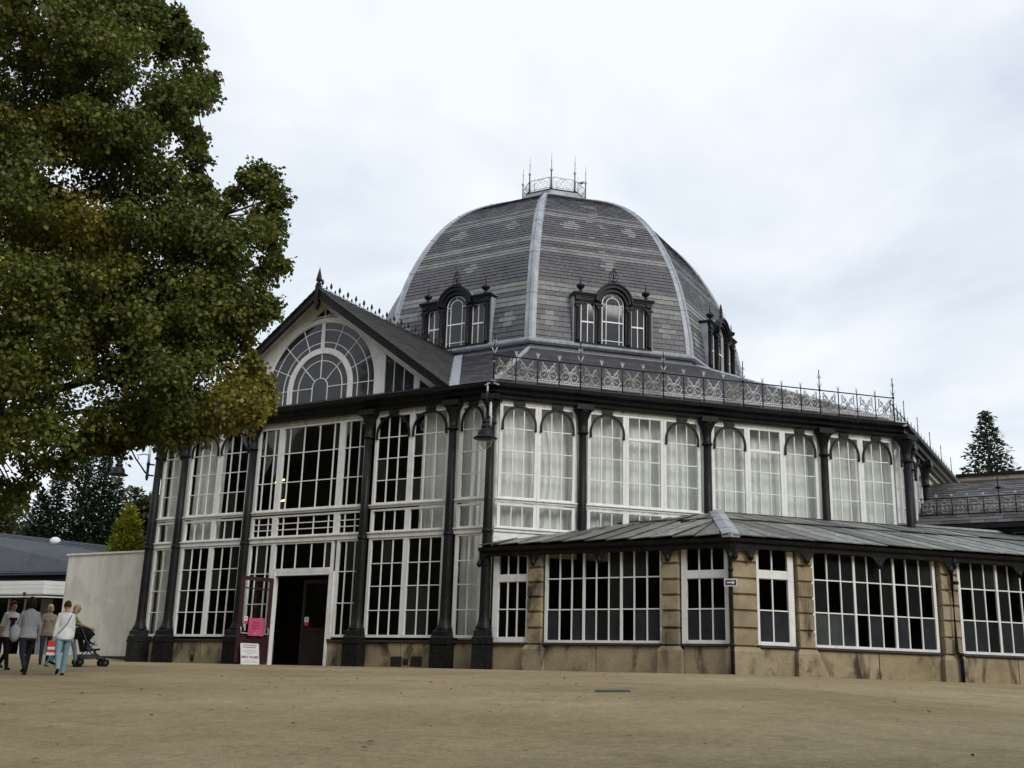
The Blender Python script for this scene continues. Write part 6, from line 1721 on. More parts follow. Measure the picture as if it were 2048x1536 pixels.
CL=[(3.64,-25.70,14.20,0.28,0.0),(3.64,-25.75,13.86,0.27,0.0),(3.71,-25.61,13.47,0.22,0.0),(3.88,-25.52,13.36,0.25,0.0),(4.63,-25.83,12.94,0.15,0.0),(4.44,-25.77,13.02,0.23,0.0),(5.06,-26.04,12.52,0.12,0.0),(4.13,-25.18,13.17,0.18,0.0),(5.20,-26.03,12.14,0.26,0.0),(4.67,-25.38,12.61,0.15,0.0),(5.53,-26.08,11.80,0.14,0.0),(5.22,-25.87,11.83,0.28,0.0),(4.32,-25.08,12.63,0.32,0.0),(4.84,-25.40,11.67,0.31,0.0),(5.47,-25.61,11.28,0.24,0.0),(4.44,-24.70,12.14,0.26,0.1),(5.30,-25.53,11.19,0.29,0.0),(5.60,-25.61,10.87,0.15,0.0),(5.32,-25.51,10.92,0.13,0.0),(5.62,-25.97,10.62,0.23,0.0),(5.16,-25.66,10.76,0.18,0.0),(4.83,-25.58,10.81,0.28,0.0),(4.58,-25.25,10.62,0.22,0.0),(4.35,-24.78,10.84,0.14,0.0),(4.72,-24.96,10.57,0.13,0.0),(4.68,-24.91,10.62,0.13,0.0),(4.91,-25.22,10.31,0.19,0.0),(5.48,-25.66,9.68,0.13,0.0),(5.46,-25.63,9.50,0.30,0.0),(4.45,-24.75,10.26,0.31,0.0),(5.27,-25.42,9.44,0.19,0.0),(5.63,-25.68,8.91,0.26,0.0),(4.86,-24.69,9.33,0.27,0.0),(5.98,-25.50,8.57,0.27,0.0),(5.76,-24.93,8.99,0.14,0.0),(5.12,-24.10,9.49,0.25,0.0),(5.70,-24.47,9.32,0.30,0.0),(5.99,-24.76,9.45,0.18,0.0),(6.15,-25.03,9.29,0.13,0.0),(5.18,-23.85,9.94,0.26,0.0),(5.33,-23.72,10.15,0.14,0.0),(6.16,-24.37,9.71,0.22,0.0),(5.99,-24.41,9.72,0.28,0.0),(6.59,-24.83,9.15,0.20,0.0),(6.22,-24.10,9.33,0.13,0.0),(6.73,-24.52,8.87,0.27,0.0),(6.00,-23.97,9.54,0.31,0.0),(6.60,-24.70,8.82,0.26,0.0),(5.76,-23.66,9.21,0.16,0.0),(6.27,-24.15,8.75,0.18,0.0),(5.75,-23.65,8.84,0.32,0.0),(6.26,-24.07,8.54,0.21,0.0),(6.22,-24.13,8.33,0.26,0.0),(6.67,-24.53,7.93,0.19,0.0),(5.68,-23.38,8.34,0.20,0.0),(6.11,-23.87,7.87,0.31,0.0),(6.89,-24.46,7.50,0.18,0.0),(5.95,-23.63,7.85,0.18,0.0),(6.34,-24.31,7.52,0.28,0.0),(5.84,-23.95,7.53,0.27,0.0),(6.30,-24.34,6.85,0.26,0.0),(6.55,-24.31,6.66,0.25,0.0),(5.97,-23.84,7.06,0.27,0.0),(5.70,-23.46,6.94,0.19,0.0),(6.84,-24.70,6.42,0.22,0.0),(6.44,-24.49,6.42,0.22,0.2),(6.05,-24.33,6.41,0.25,0.8),(5.56,-23.97,6.34,0.25,0.5),(5.77,-24.15,6.02,0.19,0.0),(6.18,-24.49,5.57,0.28,0.3),(5.88,-23.94,5.58,0.29,0.6),(5.65,-23.49,5.48,0.32,0.8),(6.70,-24.45,5.08,0.22,0.6),(5.73,-23.46,5.23,0.29,0.7),(6.03,-23.72,5.05,0.26,0.6),(6.63,-24.50,4.59,0.25,0.6),(6.00,-23.88,4.70,0.24,0.6),(5.79,-23.81,4.65,0.25,0.7),(5.71,-24.02,4.56,0.25,1.0),(5.94,-24.50,4.32,0.15,0.6),(6.12,-24.88,4.25,0.24,0.5),(5.45,-24.50,4.35,0.26,0.1),(5.54,-24.83,4.12,0.13,0.0),(5.96,-25.27,3.98,0.13,0.0),(5.81,-25.29,4.00,0.18,0.0),(5.91,-25.57,3.88,0.15,0.0),(5.36,-25.25,4.00,0.21,0.0),(4.97,-25.12,4.04,0.24,0.0),(5.79,-25.79,3.87,0.28,0.0),(5.26,-25.64,3.95,0.20,0.0),(4.41,-25.09,4.11,0.15,0.0),(5.41,-26.13,3.82,0.19,0.0),(5.22,-26.18,3.82,0.23,0.0),(4.45,-25.74,3.85,0.19,0.0),(4.66,-25.93,3.80,0.28,0.0),(4.60,-26.15,3.76,0.24,0.0),(4.18,-26.03,3.71,0.15,0.0),(3.58,-25.72,3.86,0.24,0.0),(3.95,-26.27,3.75,0.31,0.0),(4.74,-27.04,3.45,0.28,0.0),(3.89,-26.47,3.38,0.15,0.0),(3.78,-26.43,3.37,0.15,0.0),(4.06,-26.65,3.39,0.19,0.0),(4.19,-26.89,3.24,0.16,0.0),(3.97,-26.92,3.29,0.30,0.0),(3.55,-26.84,3.19,0.30,0.0),(2.94,-26.50,3.05,0.18,0.0),(3.85,-27.26,2.78,0.20,0.0),(3.53,-27.18,2.72,0.31,0.0),(4.09,-27.55,2.50,0.21,0.0),(3.86,-27.33,2.54,0.20,0.0),(2.99,-26.90,2.69,0.28,0.0),(3.32,-27.35,2.47,0.13,0.0),(2.67,-27.02,2.59,0.18,0.0),(3.61,-27.84,2.46,0.26,0.0),(4.09,-27.87,11.00,0.73,0.0),(3.49,-25.14,6.79,0.60,0.1),(3.51,-27.39,4.91,0.42,0.0),(4.09,-27.06,7.28,0.49,1.0),(1.83,-25.82,9.03,0.80,1.0),(3.70,-25.78,7.32,0.64,0.1),(4.69,-26.39,4.12,0.36,0.0),(3.80,-27.78,4.04,0.50,0.0),(3.47,-27.67,7.71,0.54,0.5),(5.37,-28.76,5.90,0.60,0.0),(7.03,-25.58,4.67,0.55,0.6),(1.90,-26.56,4.45,0.41,0.0),(4.34,-28.02,6.08,0.45,0.3),(4.30,-29.42,10.56,0.34,0.0),(6.32,-26.71,4.93,0.64,0.0),(4.01,-26.43,9.94,0.57,0.0),(4.46,-27.60,12.18,0.59,0.0),(4.53,-25.46,6.80,0.41,0.0),(5.56,-28.09,4.57,0.47,0.0),(3.21,-25.53,5.70,0.38,0.0),(3.86,-27.98,5.60,0.30,0.1),(3.89,-26.73,3.88,0.51,0.0),(2.41,-27.24,5.44,0.30,0.0),(4.15,-24.79,11.83,0.34,0.0),(4.97,-24.71,4.81,0.35,0.0),(3.30,-26.58,10.98,0.45,0.0),(2.98,-26.29,12.43,0.71,0.0),(4.25,-25.75,4.31,0.53,0.0),(2.76,-28.28,12.57,0.37,0.0),(4.69,-25.92,5.16,0.27,0.0),(6.08,-24.28,6.96,0.27,0.0),(3.35,-28.41,10.91,0.34,0.3),(4.57,-28.09,9.41,0.33,0.4),(4.22,-26.72,13.09,0.44,0.0),(6.18,-26.27,7.81,0.69,0.0),(6.40,-26.11,5.21,0.33,0.0),(1.57,-27.62,10.94,0.28,0.0),(4.57,-27.33,9.41,0.48,0.0),(3.12,-26.47,6.13,0.76,0.0),(3.93,-27.99,4.52,0.46,0.0),(2.01,-25.92,13.47,0.33,0.0),(4.53,-28.50,11.67,0.43,0.0),(5.71,-27.93,8.91,0.26,0.0),(3.81,-27.63,7.34,0.46,1.0),(1.58,-25.86,13.45,0.60,0.0),(5.16,-27.92,7.58,0.63,0.7),(2.38,-26.48,13.11,0.69,0.0),(4.35,-29.00,11.07,0.36,0.3),(4.03,-25.49,11.23,0.31,0.0),(3.79,-28.92,10.01,0.38,0.0),(5.42,-25.31,5.24,0.55,0.0),(5.35,-24.10,6.73,0.56,0.2),(3.20,-28.29,12.04,0.35,0.0),(3.59,-27.56,12.39,0.64,0.0),(0.92,-27.24,12.56,0.46,0.1),(4.93,-26.01,10.90,0.47,0.0),(2.88,-26.85,13.68,0.25,0.0),(2.61,-27.30,7.45,0.37,0.3),(3.20,-27.92,9.39,0.72,0.5),(4.25,-25.82,5.16,0.74,0.0),(4.61,-26.06,12.49,0.47,0.0),(3.17,-27.20,2.86,0.29,0.0),(6.07,-24.66,9.39,0.23,0.0),(2.72,-26.63,7.33,0.47,0.4),(2.07,-25.66,11.61,0.83,0.0),(4.04,-24.90,9.62,0.36,0.0),(4.80,-27.10,12.59,0.34,0.0),(2.34,-25.95,5.03,0.46,0.0),(6.78,-26.72,4.33,0.41,0.0),(4.99,-26.22,6.83,0.35,0.0),(3.60,-27.42,12.91,0.39,0.0),(5.62,-25.70,7.44,0.65,0.0),(5.76,-26.17,5.78,0.50,0.0),(1.90,-27.76,12.50,0.47,0.1),(4.45,-23.73,6.81,0.80,0.0),(5.17,-24.70,4.60,0.58,0.0),(4.91,-26.23,8.94,0.26,0.0),(1.52,-25.76,6.79,0.80,0.0),(3.39,-26.64,12.44,0.62,0.0),(4.65,-26.42,3.78,0.32,0.0),(5.17,-28.47,5.59,0.59,0.2),(4.38,-24.92,4.71,0.73,0.0),(2.47,-25.14,9.55,0.58,0.0),(5.48,-28.08,5.93,0.68,0.0),(4.69,-28.54,6.31,0.52,0.1),(4.00,-24.66,6.85,0.65,0.0),(2.40,-27.45,7.93,0.51,0.0),(6.36,-24.85,6.46,0.48,0.2),(6.16,-25.57,4.28,0.48,0.0),(4.40,-28.54,10.51,0.29,0.3),(1.79,-26.27,5.43,0.69,0.0),(5.66,-25.35,5.38,0.30,0.0),(4.14,-25.61,9.59,0.34,0.0),(2.04,-24.66,6.70,0.58,0.7),(4.41,-28.29,4.57,0.52,0.0),(2.55,-24.85,10.54,0.70,0.0),(2.90,-25.98,10.71,0.55,0.0),(3.78,-25.20,10.81,0.46,0.0),(4.52,-26.65,12.81,0.34,0.0),(3.66,-28.32,8.69,0.65,0.0),(3.65,-27.17,13.18,0.28,0.0),(3.42,-25.79,13.65,0.38,0.0),(5.06,-26.93,7.77,0.30,0.1),(5.53,-25.53,7.84,0.29,0.0),(6.91,-26.91,5.81,0.25,0.0),(6.29,-24.34,4.71,0.37,0.9),(3.77,-27.52,8.32,0.40,0.4),(4.80,-25.65,12.43,0.23,0.0),(2.65,-27.72,8.91,0.58,0.0),(2.25,-27.32,10.85,0.76,0.0),(2.37,-26.73,8.85,0.42,0.3),(3.63,-27.70,5.97,0.45,0.6),(3.10,-26.63,7.19,0.41,0.4),(4.34,-28.32,7.26,0.58,0.5),(3.05,-25.44,8.37,0.61,0.7),(1.42,-27.42,10.28,0.26,0.1),(1.98,-24.92,8.45,0.70,1.0),(3.31,-26.66,3.40,0.31,0.0),(5.24,-26.62,8.75,0.70,0.0),(5.23,-25.78,4.43,0.33,0.0),(4.65,-26.10,7.15,0.37,0.0),(2.25,-28.09,12.18,0.45,0.0),(2.64,-26.66,10.62,0.69,0.4),(3.13,-27.15,10.39,0.72,0.3),(1.87,-26.98,12.34,0.32,0.7),(6.93,-25.84,7.61,0.65,0.0),(4.21,-25.76,12.61,0.61,0.0),(5.56,-26.56,10.55,0.65,0.0),(4.04,-28.20,5.35,0.30,0.0),(4.72,-24.61,4.61,0.34,0.0),(2.30,-26.41,10.55,0.29,0.7),(6.44,-24.77,8.44,0.34,0.0),(4.75,-28.82,10.99,0.40,0.2),(6.40,-26.59,5.85,0.33,0.0),(4.26,-25.60,6.07,0.50,0.0),(4.35,-24.79,9.38,0.54,0.0),(3.62,-27.45,11.92,0.39,0.0),(2.19,-25.69,6.98,0.64,0.0),(5.46,-25.53,5.55,0.39,0.0),(2.69,-26.56,12.87,0.32,0.0),(1.89,-26.03,12.33,0.81,0.0),(4.82,-26.90,11.93,0.46,0.0),(3.35,-28.15,6.65,0.27,0.0),(5.17,-27.44,11.52,0.61,0.0),(4.16,-26.18,12.80,0.41,0.0),(2.10,-24.97,11.64,0.61,0.0),(7.08,-26.04,7.14,0.31,0.0),(3.74,-24.83,8.52,0.44,0.0),(3.50,-26.98,8.06,0.65,1.0),(4.52,-27.70,5.33,0.60,0.0),(2.85,-27.86,11.20,0.32,0.3),(5.53,-26.71,10.14,0.42,0.0),(3.42,-24.18,7.18,0.56,0.0),(4.33,-26.45,3.90,0.33,0.0),(7.11,-26.87,4.65,0.56,0.0),(4.96,-25.36,9.93,0.24,0.0),(6.61,-26.20,6.30,0.61,0.0),(5.73,-26.85,7.60,0.31,0.0),(4.03,-26.91,4.29,0.59,0.0),(5.95,-25.50,7.82,0.47,0.0),(4.27,-24.70,5.57,0.51,0.0),(4.42,-29.15,9.09,0.45,0.3),(2.21,-27.08,8.41,0.51,0.1),(3.72,-26.04,13.76,0.38,0.0),(5.24,-23.76,7.29,0.29,0.0),(3.98,-28.70,8.60,0.30,0.0),(4.53,-26.88,9.77,0.61,0.0),(5.00,-25.49,11.32,0.43,0.0),(3.23,-26.51,13.61,0.40,0.0),(2.66,-24.88,6.82,0.66,0.7),(4.99,-27.32,10.65,0.41,0.0),(5.66,-26.27,4.17,0.43,0.0),(5.25,-26.12,9.26,0.33,0.0),(3.56,-26.50,12.53,0.28,0.0),(2.37,-27.25,6.74,0.49,0.3),(5.15,-25.74,7.51,0.35,0.0),(5.06,-26.41,4.37,0.37,0.0),(2.97,-27.21,5.32,0.48,0.0),(3.40,-25.71,13.32,0.50,0.0),(5.85,-27.11,7.56,0.45,0.0),(3.12,-26.59,8.53,0.31,0.9),(1.89,-26.28,13.34,0.46,0.0),(4.34,-28.75,8.44,0.65,0.0),(2.74,-25.55,6.31,0.53,0.4),(1.92,-26.38,10.82,0.43,0.6),(3.63,-26.41,7.86,0.70,1.0),(5.39,-25.47,6.72,0.46,0.0),(4.00,-28.17,7.81,0.68,0.0),(5.10,-25.64,6.98,0.35,0.0),(5.32,-28.72,4.38,0.64,0.0),(5.28,-26.11,10.14,0.27,0.0),(3.21,-25.89,12.27,0.46,0.0),(3.34,-27.37,7.89,0.43,0.8),(3.87,-27.59,4.94,0.62,0.0),(4.95,-25.64,8.69,0.57,0.0),(3.22,-27.34,12.97,0.49,0.0),(2.90,-24.57,7.81,0.57,0.0),(2.45,-25.37,7.25,0.38,0.1),(5.89,-27.52,9.41,0.48,0.0),(4.43,-27.06,12.80,0.32,0.0),(4.80,-27.94,9.75,0.28,0.0),(6.62,-25.05,4.94,0.38,0.7),(2.61,-26.98,13.02,0.37,0.0),(5.31,-24.66,5.74,0.73,0.0),(6.06,-27.96,6.19,0.36,0.2),(4.88,-27.25,11.52,0.29,0.0),(2.33,-25.41,10.80,0.64,0.0),(3.30,-27.13,11.70,0.28,0.0),(3.14,-27.37,10.95,0.61,0.0),(4.98,-25.45,5.83,0.63,0.0),(2.58,-25.66,8.71,0.57,0.6),(5.47,-26.27,6.54,0.57,0.0),(5.86,-27.42,6.54,0.33,0.2),(3.91,-28.66,7.03,0.22,0.0),(5.07,-28.79,7.71,0.65,0.0),(6.29,-26.01,6.31,0.26,0.0),(4.34,-26.77,3.65,0.36,0.0),(2.55,-24.53,8.41,0.73,0.2),(3.85,-25.19,6.53,0.45,0.0),(3.15,-25.70,6.98,0.61,0.2),(6.27,-25.78,5.52,0.58,0.0),(3.96,-24.51,7.20,0.32,0.0),(2.19,-26.20,8.38,0.57,1.0),(4.97,-26.71,6.87,0.73,0.1),(4.88,-23.98,6.88,0.56,0.0),(2.65,-24.40,7.50,0.69,0.0),(5.96,-24.58,4.66,0.30,0.8),(4.97,-24.31,8.13,0.62,0.0),(6.33,-27.37,5.54,0.49,0.0),(4.40,-27.78,9.37,0.64,0.6),(4.77,-26.69,9.48,0.39,0.0),(1.65,-26.69,10.38,0.71,0.6),(3.90,-27.61,9.64,0.57,0.6),(3.44,-25.37,11.15,0.36,0.0),(4.52,-28.32,3.32,0.35,0.0),(6.05,-25.20,4.68,0.26,0.0),(3.35,-27.23,12.43,0.48,0.0),(5.23,-27.11,9.40,0.62,0.0),(1.92,-25.27,13.75,0.43,0.0),(5.30,-28.12,10.60,0.26,0.0),(3.85,-27.10,10.58,0.42,0.0),(6.86,-25.56,7.85,0.28,0.0),(3.91,-27.90,3.51,0.38,0.0),(5.26,-26.66,4.15,0.54,0.0),(2.20,-27.24,7.64,0.38,0.1),(6.62,-24.92,8.05,0.48,0.0),(4.89,-27.62,8.84,0.33,0.0),(2.98,-27.36,3.79,0.30,0.0),(4.73,-24.09,7.29,0.53,0.0),(5.61,-27.89,10.13,0.34,0.0),(2.65,-25.82,9.38,0.44,0.2),(4.98,-27.95,3.45,0.68,0.0),(4.65,-27.78,5.83,0.42,0.0),(4.13,-24.90,8.39,0.53,0.0),(5.86,-24.74,5.85,0.36,0.0),(3.50,-28.40,12.39,0.32,0.0),(2.77,-28.74,12.39,0.26,0.0),(5.41,-25.76,11.04,0.34,0.0),(3.72,-24.17,6.31,0.37,0.0),(4.72,-27.45,6.14,0.60,0.0),(4.51,-24.89,8.69,0.57,0.0),(2.85,-27.18,12.69,0.33,0.0),(4.88,-26.49,8.52,0.49,0.0),(3.94,-23.33,8.15,0.36,0.0),(4.38,-25.34,5.48,0.55,0.0),(3.88,-25.59,12.84,0.35,0.0),(4.84,-27.68,11.15,0.61,0.0),(6.36,-25.41,6.87,0.72,0.0),(5.53,-25.30,8.74,0.36,0.0),(1.66,-25.69,8.01,0.64,0.8),(4.92,-26.15,6.20,0.57,0.0),(6.00,-28.44,5.03,0.40,0.0),(3.94,-26.27,5.92,0.60,0.6),(2.99,-26.34,9.80,0.67,0.1),(5.31,-25.91,4.11,0.38,0.0),(6.19,-25.18,7.58,0.71,0.0),(5.77,-25.72,6.30,0.73,0.0),(5.38,-28.08,10.84,0.55,0.0),(3.32,-24.80,12.09,0.62,0.0),(4.15,-25.64,12.30,0.38,0.0),(5.53,-28.07,9.39,0.46,0.0),(4.92,-25.36,10.21,0.26,0.0),(5.42,-24.51,7.47,0.59,0.0),(4.11,-27.67,3.76,0.66,0.0),(5.33,-25.41,4.24,0.49,0.0)]
def lime_tree():
    bx_, by_ = 0.2, -27.4
    z0 = gz(bx_, by_)
    t = thing('lime_tree', 'big lime tree with dark green and yellowing leaves filling the left side', 'tree', (bx_, by_, z0))
    clumps = [list(c) for c in CL]
    # the rest of the crown, out of frame: an egg shaped volume round the trunk
    ctr = np.array([-0.2, -27.6, 9.2]); rad = np.array([6.3, 5.6, 7.2])
    rr = random.Random(8)
    fwd = Vector((math.sin(YAW), math.cos(YAW), 0)); rgt = Vector((math.cos(YAW), -math.sin(YAW), 0))
    k = 0
    while k < 150:
        v = np.array([rr.gauss(0, 1) for _ in range(3)]); v /= np.linalg.norm(v)
        p = ctr + rad * v * rr.uniform(0.55, 1.0) ** 0.5
        if p[2] < 3.0: continue
        q = Vector((p[0] - CX, p[1] - CY, 0)); f_ = q.dot(fwd); r_ = q.dot(rgt)
        if r_ / f_ > -0.50 and p[2] < 15.6 + 0.0 * f_:
            continue
        clumps.append([*p, rr.uniform(0.8, 1.2), 0.2 * rr.random(), 1]); k += 1
    P = []; S = []; D = []; U = []; T = []; Y = []
    for c in clumps:
        far = len(c) > 5
        cx, cy, cz, r, y = c[:5]
        n = int((2100 * r * r + 90.0) * (0.5 if cz < 4.4 and cx < 4.6 else 1.0) if not far else 420)
        # loose sprays: many small drooping tufts inside an uneven clump
        m = max(5, int(16 * r))
        tc = unitv(m) * (NR.random((m, 1)) ** 0.42) * r * np.array([0.92, 0.92, 0.80])
        di = NR.integers(0, m, n)
        off = NR.normal(size=(n, 3)) * r * np.array([0.26, 0.26, 0.20])
        off[:, 2] -= 0.22 * np.hypot(off[:, 0], off[:, 1])
        pos = np.array([cx, cy, cz]) + tc[di] + off
        if r < 0.5:
            keep = np.linalg.norm(pos - np.array([cx, cy, cz]), axis=1) < r * 1.2
            pos = pos[keep]; off = off[keep]
        if r < 0.36 and not far:                              # feathery sprays reaching out of the crown
            for _ in range(3):
                dr = np.array([cx - 0.5, cy + 27.5, (cz - 8.5) * 0.6]); dr = dr / np.linalg.norm(dr) + NR.normal(size=3) * 0.55; dr /= np.linalg.norm(dr)
                t_ = NR.random((16, 1)) ** 0.8
                q_ = np.array([cx, cy, cz]) + dr * t_ * (r * 0.95 + 0.12) + np.array([0, 0, -0.10]) * t_ ** 2 + NR.normal(size=(16, 3)) * 0.035
                pos = np.concatenate([pos, q_]); off = np.concatenate([off, np.tile(dr * 0.2, (16, 1)) + NR.normal(size=(16, 3)) * 0.1])
        n = len(pos)
        out = off / (np.linalg.norm(off, axis=1, keepdims=True) + 1e-6)
        d = out * 0.5 + unitv(n) * 0.65 + np.array([0, 0, -0.5])
        up = unitv(n) * 0.8 + np.array([0, 0, 0.9])
        P.append(pos); D.append(d); U.append(up)
        S.append(NR.uniform(0.05, 0.118, n) * (1.5 if far else 1.0))
        base_t = np.clip(NR.normal(0.22 + 0.5 * NR.random(), 0.22, n), 0, 1)
        T.append(base_t)
        yl = (NR.random(n) < (0.03 + 0.45 * y)) * NR.uniform(0.2, 0.9, n) + 0.20 * y + 0.05 * NR.random() ** 2
        Y.append(np.clip(yl, 0, 1))
    me = leaf_mesh('crown', np.concatenate(P), np.concatenate(S), np.concatenate(D), np.concatenate(U), np.concatenate(T), np.concatenate(Y), M['lime_leaf'], 0.85, 0.10)
    link('crown', me, t, kind='stuff')
    mb = MB(); mb.tube([(bx_, by_, z0 - 0.3), (bx_, by_, z0 + 0.3), (bx_ + .05, by_, 2.0), (bx_ + .0, by_ + .1, 4.5), (bx_ - .1, by_, 7.5), (bx_, by_ + .1, 11.0), (bx_ + .2, by_, 14.0)], [0.62, 0.46, 0.38, 0.34, 0.26, 0.15, 0.05], 14)
    link('trunk', mb.mesh('trunk', M['bark']), t, Matrix.Identity(4))
    ends = [((4.2, -25.6, 4.6), 2.6), ((4.6, -25.4, 7.4), 4.2), ((5.8, -24.9, 8.5), 5.0), ((3.4, -26.2, 11.8), 7.0), ((3.0, -28.3, 6.2), 3.6), ((2.4, -24.8, 8.6), 5.4), ((3.2, -27.4, 9.6), 6.2), ((5.6, -24.6, 5.6), 3.4),
            ((-4.2, -29.5, 8.0), 4.0), ((-3.0, -24.0, 9.0), 5.0), ((-1.0, -32.0, 9.5), 5.5), ((0.5, -22.8, 8.0), 4.6), ((3.4, -28.0, 3.4), 2.8)]
    samples = []
    for e, zs in ends:
        a = Vector((bx_, by_, zs)); b = Vector(e)
        pts = []
        for i in range(7):
            s_ = i / 6
            p = a.lerp(b, s_); p.z += 0.9 * math.sin(PI * s_) * 0.5; p.x += 0.12 * math.sin(i * 2.1 + zs); p.y += 0.12 * math.cos(i * 1.7 + zs)
            pts.append(tuple(p)); samples.append(p)
        mb = MB(); mb.tube(pts, [0.15 - 0.125 * i / 6 for i in range(7)], 8)
        link('branch', mb.mesh('branch', M['bark']), t, Matrix.Identity(4))
    mb = MB()
    for c in clumps[:len(CL)]:
        p = Vector(c[:3]); s_ = min(samples, key=lambda q: (q - p).length)
        if (p - s_).length > 1.5: s_ = p + (s_ - p).normalized() * 0.7
        mid = s_.lerp(p, 0.5) + Vector((rng.uniform(-.1, .1), rng.uniform(-.1, .1), rng.uniform(-.02, .15)))
        mb.tube([tuple(s_), tuple(mid), tuple(p)], [0.018, 0.013, 0.006], 5)
        for _ in range(4):
            e = p + Vector((rng.gauss(0, 1), rng.gauss(0, 1), rng.gauss(0, .6))).normalized() * c[3] * 0.9
            mb.tube([tuple(p.lerp(mid, 0.3)), tuple(e)], [0.010, 0.003], 4)
    link('twig', mb.mesh('twig', M['bark']), t, Matrix.Identity(4), kind='stuff')
lime_tree()

def conifer(name, label, base, h, r, mat, leaders=((0, 0, 1.0),), spray=0.2, whorl=0.4, dens=12, droop=0.25, up=0.0, group=None, start=0.06, fexp=0.8):
    t = thing(name, label, 'tree', base, 0, group)
    P = []; S = []; D = []; U = []; T = []
    bz = base[2]
    for (lx, ly, lh) in leaders:
        H_ = h * lh
        mb = MB(); mb.tube([(base[0] + lx * 0.2, base[1] + ly * 0.2, bz - 0.3), (base[0] + lx, base[1] + ly, bz + H_ * 0.5), (base[0] + lx, base[1] + ly, bz + H_)], [0.02 * h, 0.013 * h, 0.004], 8)
        link('trunk', mb.mesh('trunk', M['bark']), t, Matrix.Identity(4))
        z = H_ * start
        while z < H_:
            fr = 1 - z / H_
            nb = max(5, int(11 * fr) + 4)
            a0 = NR.random() * 6.28
            for b in range(nb):
                a = a0 + 2 * PI * b / nb + NR.normal() * 0.2
                L = r * (fr ** fexp) * NR.uniform(0.72, 1.12) + 0.12
                n = max(4, int(dens * L / max(r, .1)) + 3)
                s_ = np.linspace(0.15, 1, n) * L
                dx, dy = math.cos(a), math.sin(a)
                pos = np.stack([base[0] + lx + dx * s_, base[1] + ly + dy * s_, bz + z + up * s_ - droop * s_ ** 1.4 / max(r, .3) ** .4 + NR.normal(size=n) * 0.03], 1)
                for _ in range(3):
                    P.append(pos + NR.normal(size=(n, 3)) * spray * 0.35)
                    dd = np.tile(np.array([dx, dy, -droop * 0.7 + up]), (n, 1)) + NR.normal(size=(n, 3)) * 0.45
                    D.append(dd); U.append(np.tile(np.array([0, 0, 1.0]), (n, 1)) + NR.normal(size=(n, 3)) * 0.5)
                    S.append(spray * NR.uniform(0.7, 1.4, n)); T.append(np.clip(NR.normal(0.45, 0.25, n) + 0.2 * (np.linspace(0, 1, n) - .4), 0, 1))
            z += whorl * (0.5 + 0.6 * fr)
    P = np.concatenate(P); n = len(P)
    me = leaf_mesh('crown', P, np.concatenate(S), np.concatenate(D), np.concatenate(U), np.concatenate(T), (NR.random(n) < 0.04) * 0.6, mat, 0.5, 0.06)
    link('crown', me, t, kind='stuff')
conifer('dark_conifer', 'dense dark green conifer rising behind the low slate roof at the left', (-27.3, -0.9, 0.3), 10.9, 1.5, M['dark_needle'],
        ((0, 0, 1.0), (0.55, 0.75, 0.97), (1.0, 1.3, 0.86), (-0.75, -0.95, 0.86), (-1.25, -1.5, 0.76), (1.3, 1.7, 0.70), (-1.5, -1.6, 0.60)), 0.22, 0.36, 15, 0.05, 0.35)
conifer('golden_conifer', 'small bright yellow green conifer against the left corner of the pavilion', (-16.7, -6.9, 0.2), 6.45, 0.82, M['gold_needle'], ((0, 0, 1.0), (-.22, -.25, 0.88), (.2, .22, 0.9)), 0.16, 0.26, 9, 0.02, 0.5)
conifer('spruce_tree', 'lone dark spruce standing behind the side wing at the far right', (13.3, 34.9, 0.0), 17.4, 8.2, M['spruce_needle'], ((0, 0, 1.0),), 0.30, 0.40, 34, 0.16, 0.10, fexp=1.05)
def bushy_tree(name, label, base, top, r, mat, n_cl=60, leaf=0.22, seed=1, per=260):
    t = thing(name, label, 'tree', base)
    rr = random.Random(seed)
    zc = base[2] + (top - base[2]) * 0.58; rz = (top - base[2]) * 0.42
    P = []; S = []; D = []; U = []; T = []
    mb = MB(); mb.tube([(base[0], base[1], base[2] - .3), (base[0], base[1], zc)], [0.25, 0.12], 8); link('trunk', mb.mesh('trunk', M['bark']), t, Matrix.Identity(4))
    for _ in range(n_cl):
        v = np.array([rr.gauss(0, 1) for _ in range(3)]); v /= np.linalg.norm(v)
        c = np.array([base[0], base[1], zc]) + v * np.array([r, r, rz]) * rr.uniform(0.45, 0.95)
        cr_ = rr.uniform(0.20, 0.36) * r
        q = unitv(per) * (NR.random((per, 1)) ** 0.4) * cr_
        P.append(c + q); D.append(q / cr_ + unitv(per) * 0.7); U.append(unitv(per) * 0.7 + np.array([0, 0, 1.0]))
        S.append(NR.uniform(0.7, 1.3, per) * leaf); T.append(np.clip(NR.normal(0.45, .25, per), 0, 1))
        if rr.random() < 0.35:
            e = c; mb = MB(); mb.tube([(base[0], base[1], zc - rz * 0.5), tuple(e)], [0.06, 0.015], 5); link('branch', mb.mesh('branch', M['bark']), t, Matrix.Identity(4))
    P = np.concatenate(P); n = len(P)
    me = leaf_mesh('crown', P, np.concatenate(S), np.concatenate(D), np.concatenate(U), np.concatenate(T), (NR.random(n) < 0.08) * NR.random(n), mat, 0.75, 0.1)
    link('crown', me, t, kind='stuff')
bushy_tree('broadleaf_tree', 'olive green broadleaf tree at the far left edge behind the low building', (-36.3, 0.6, 0.3), 9.3, 2.9, M['olive_leaf'], 70, 0.26, 2)
bushy_tree('broadleaf_tree', 'mid green broadleaf tree between the dark conifer and the pavilion corner', (-28.9, 5.0, 0.3), 10.2, 2.2, M['olive_leaf'], 70, 0.26, 3)
bushy_tree('broadleaf_tree', 'low olive tree filling the gap left of the dark conifer', (-35.0, 3.6, 0.3), 7.9, 2.4, M['olive_leaf'], 50, 0.26, 4)
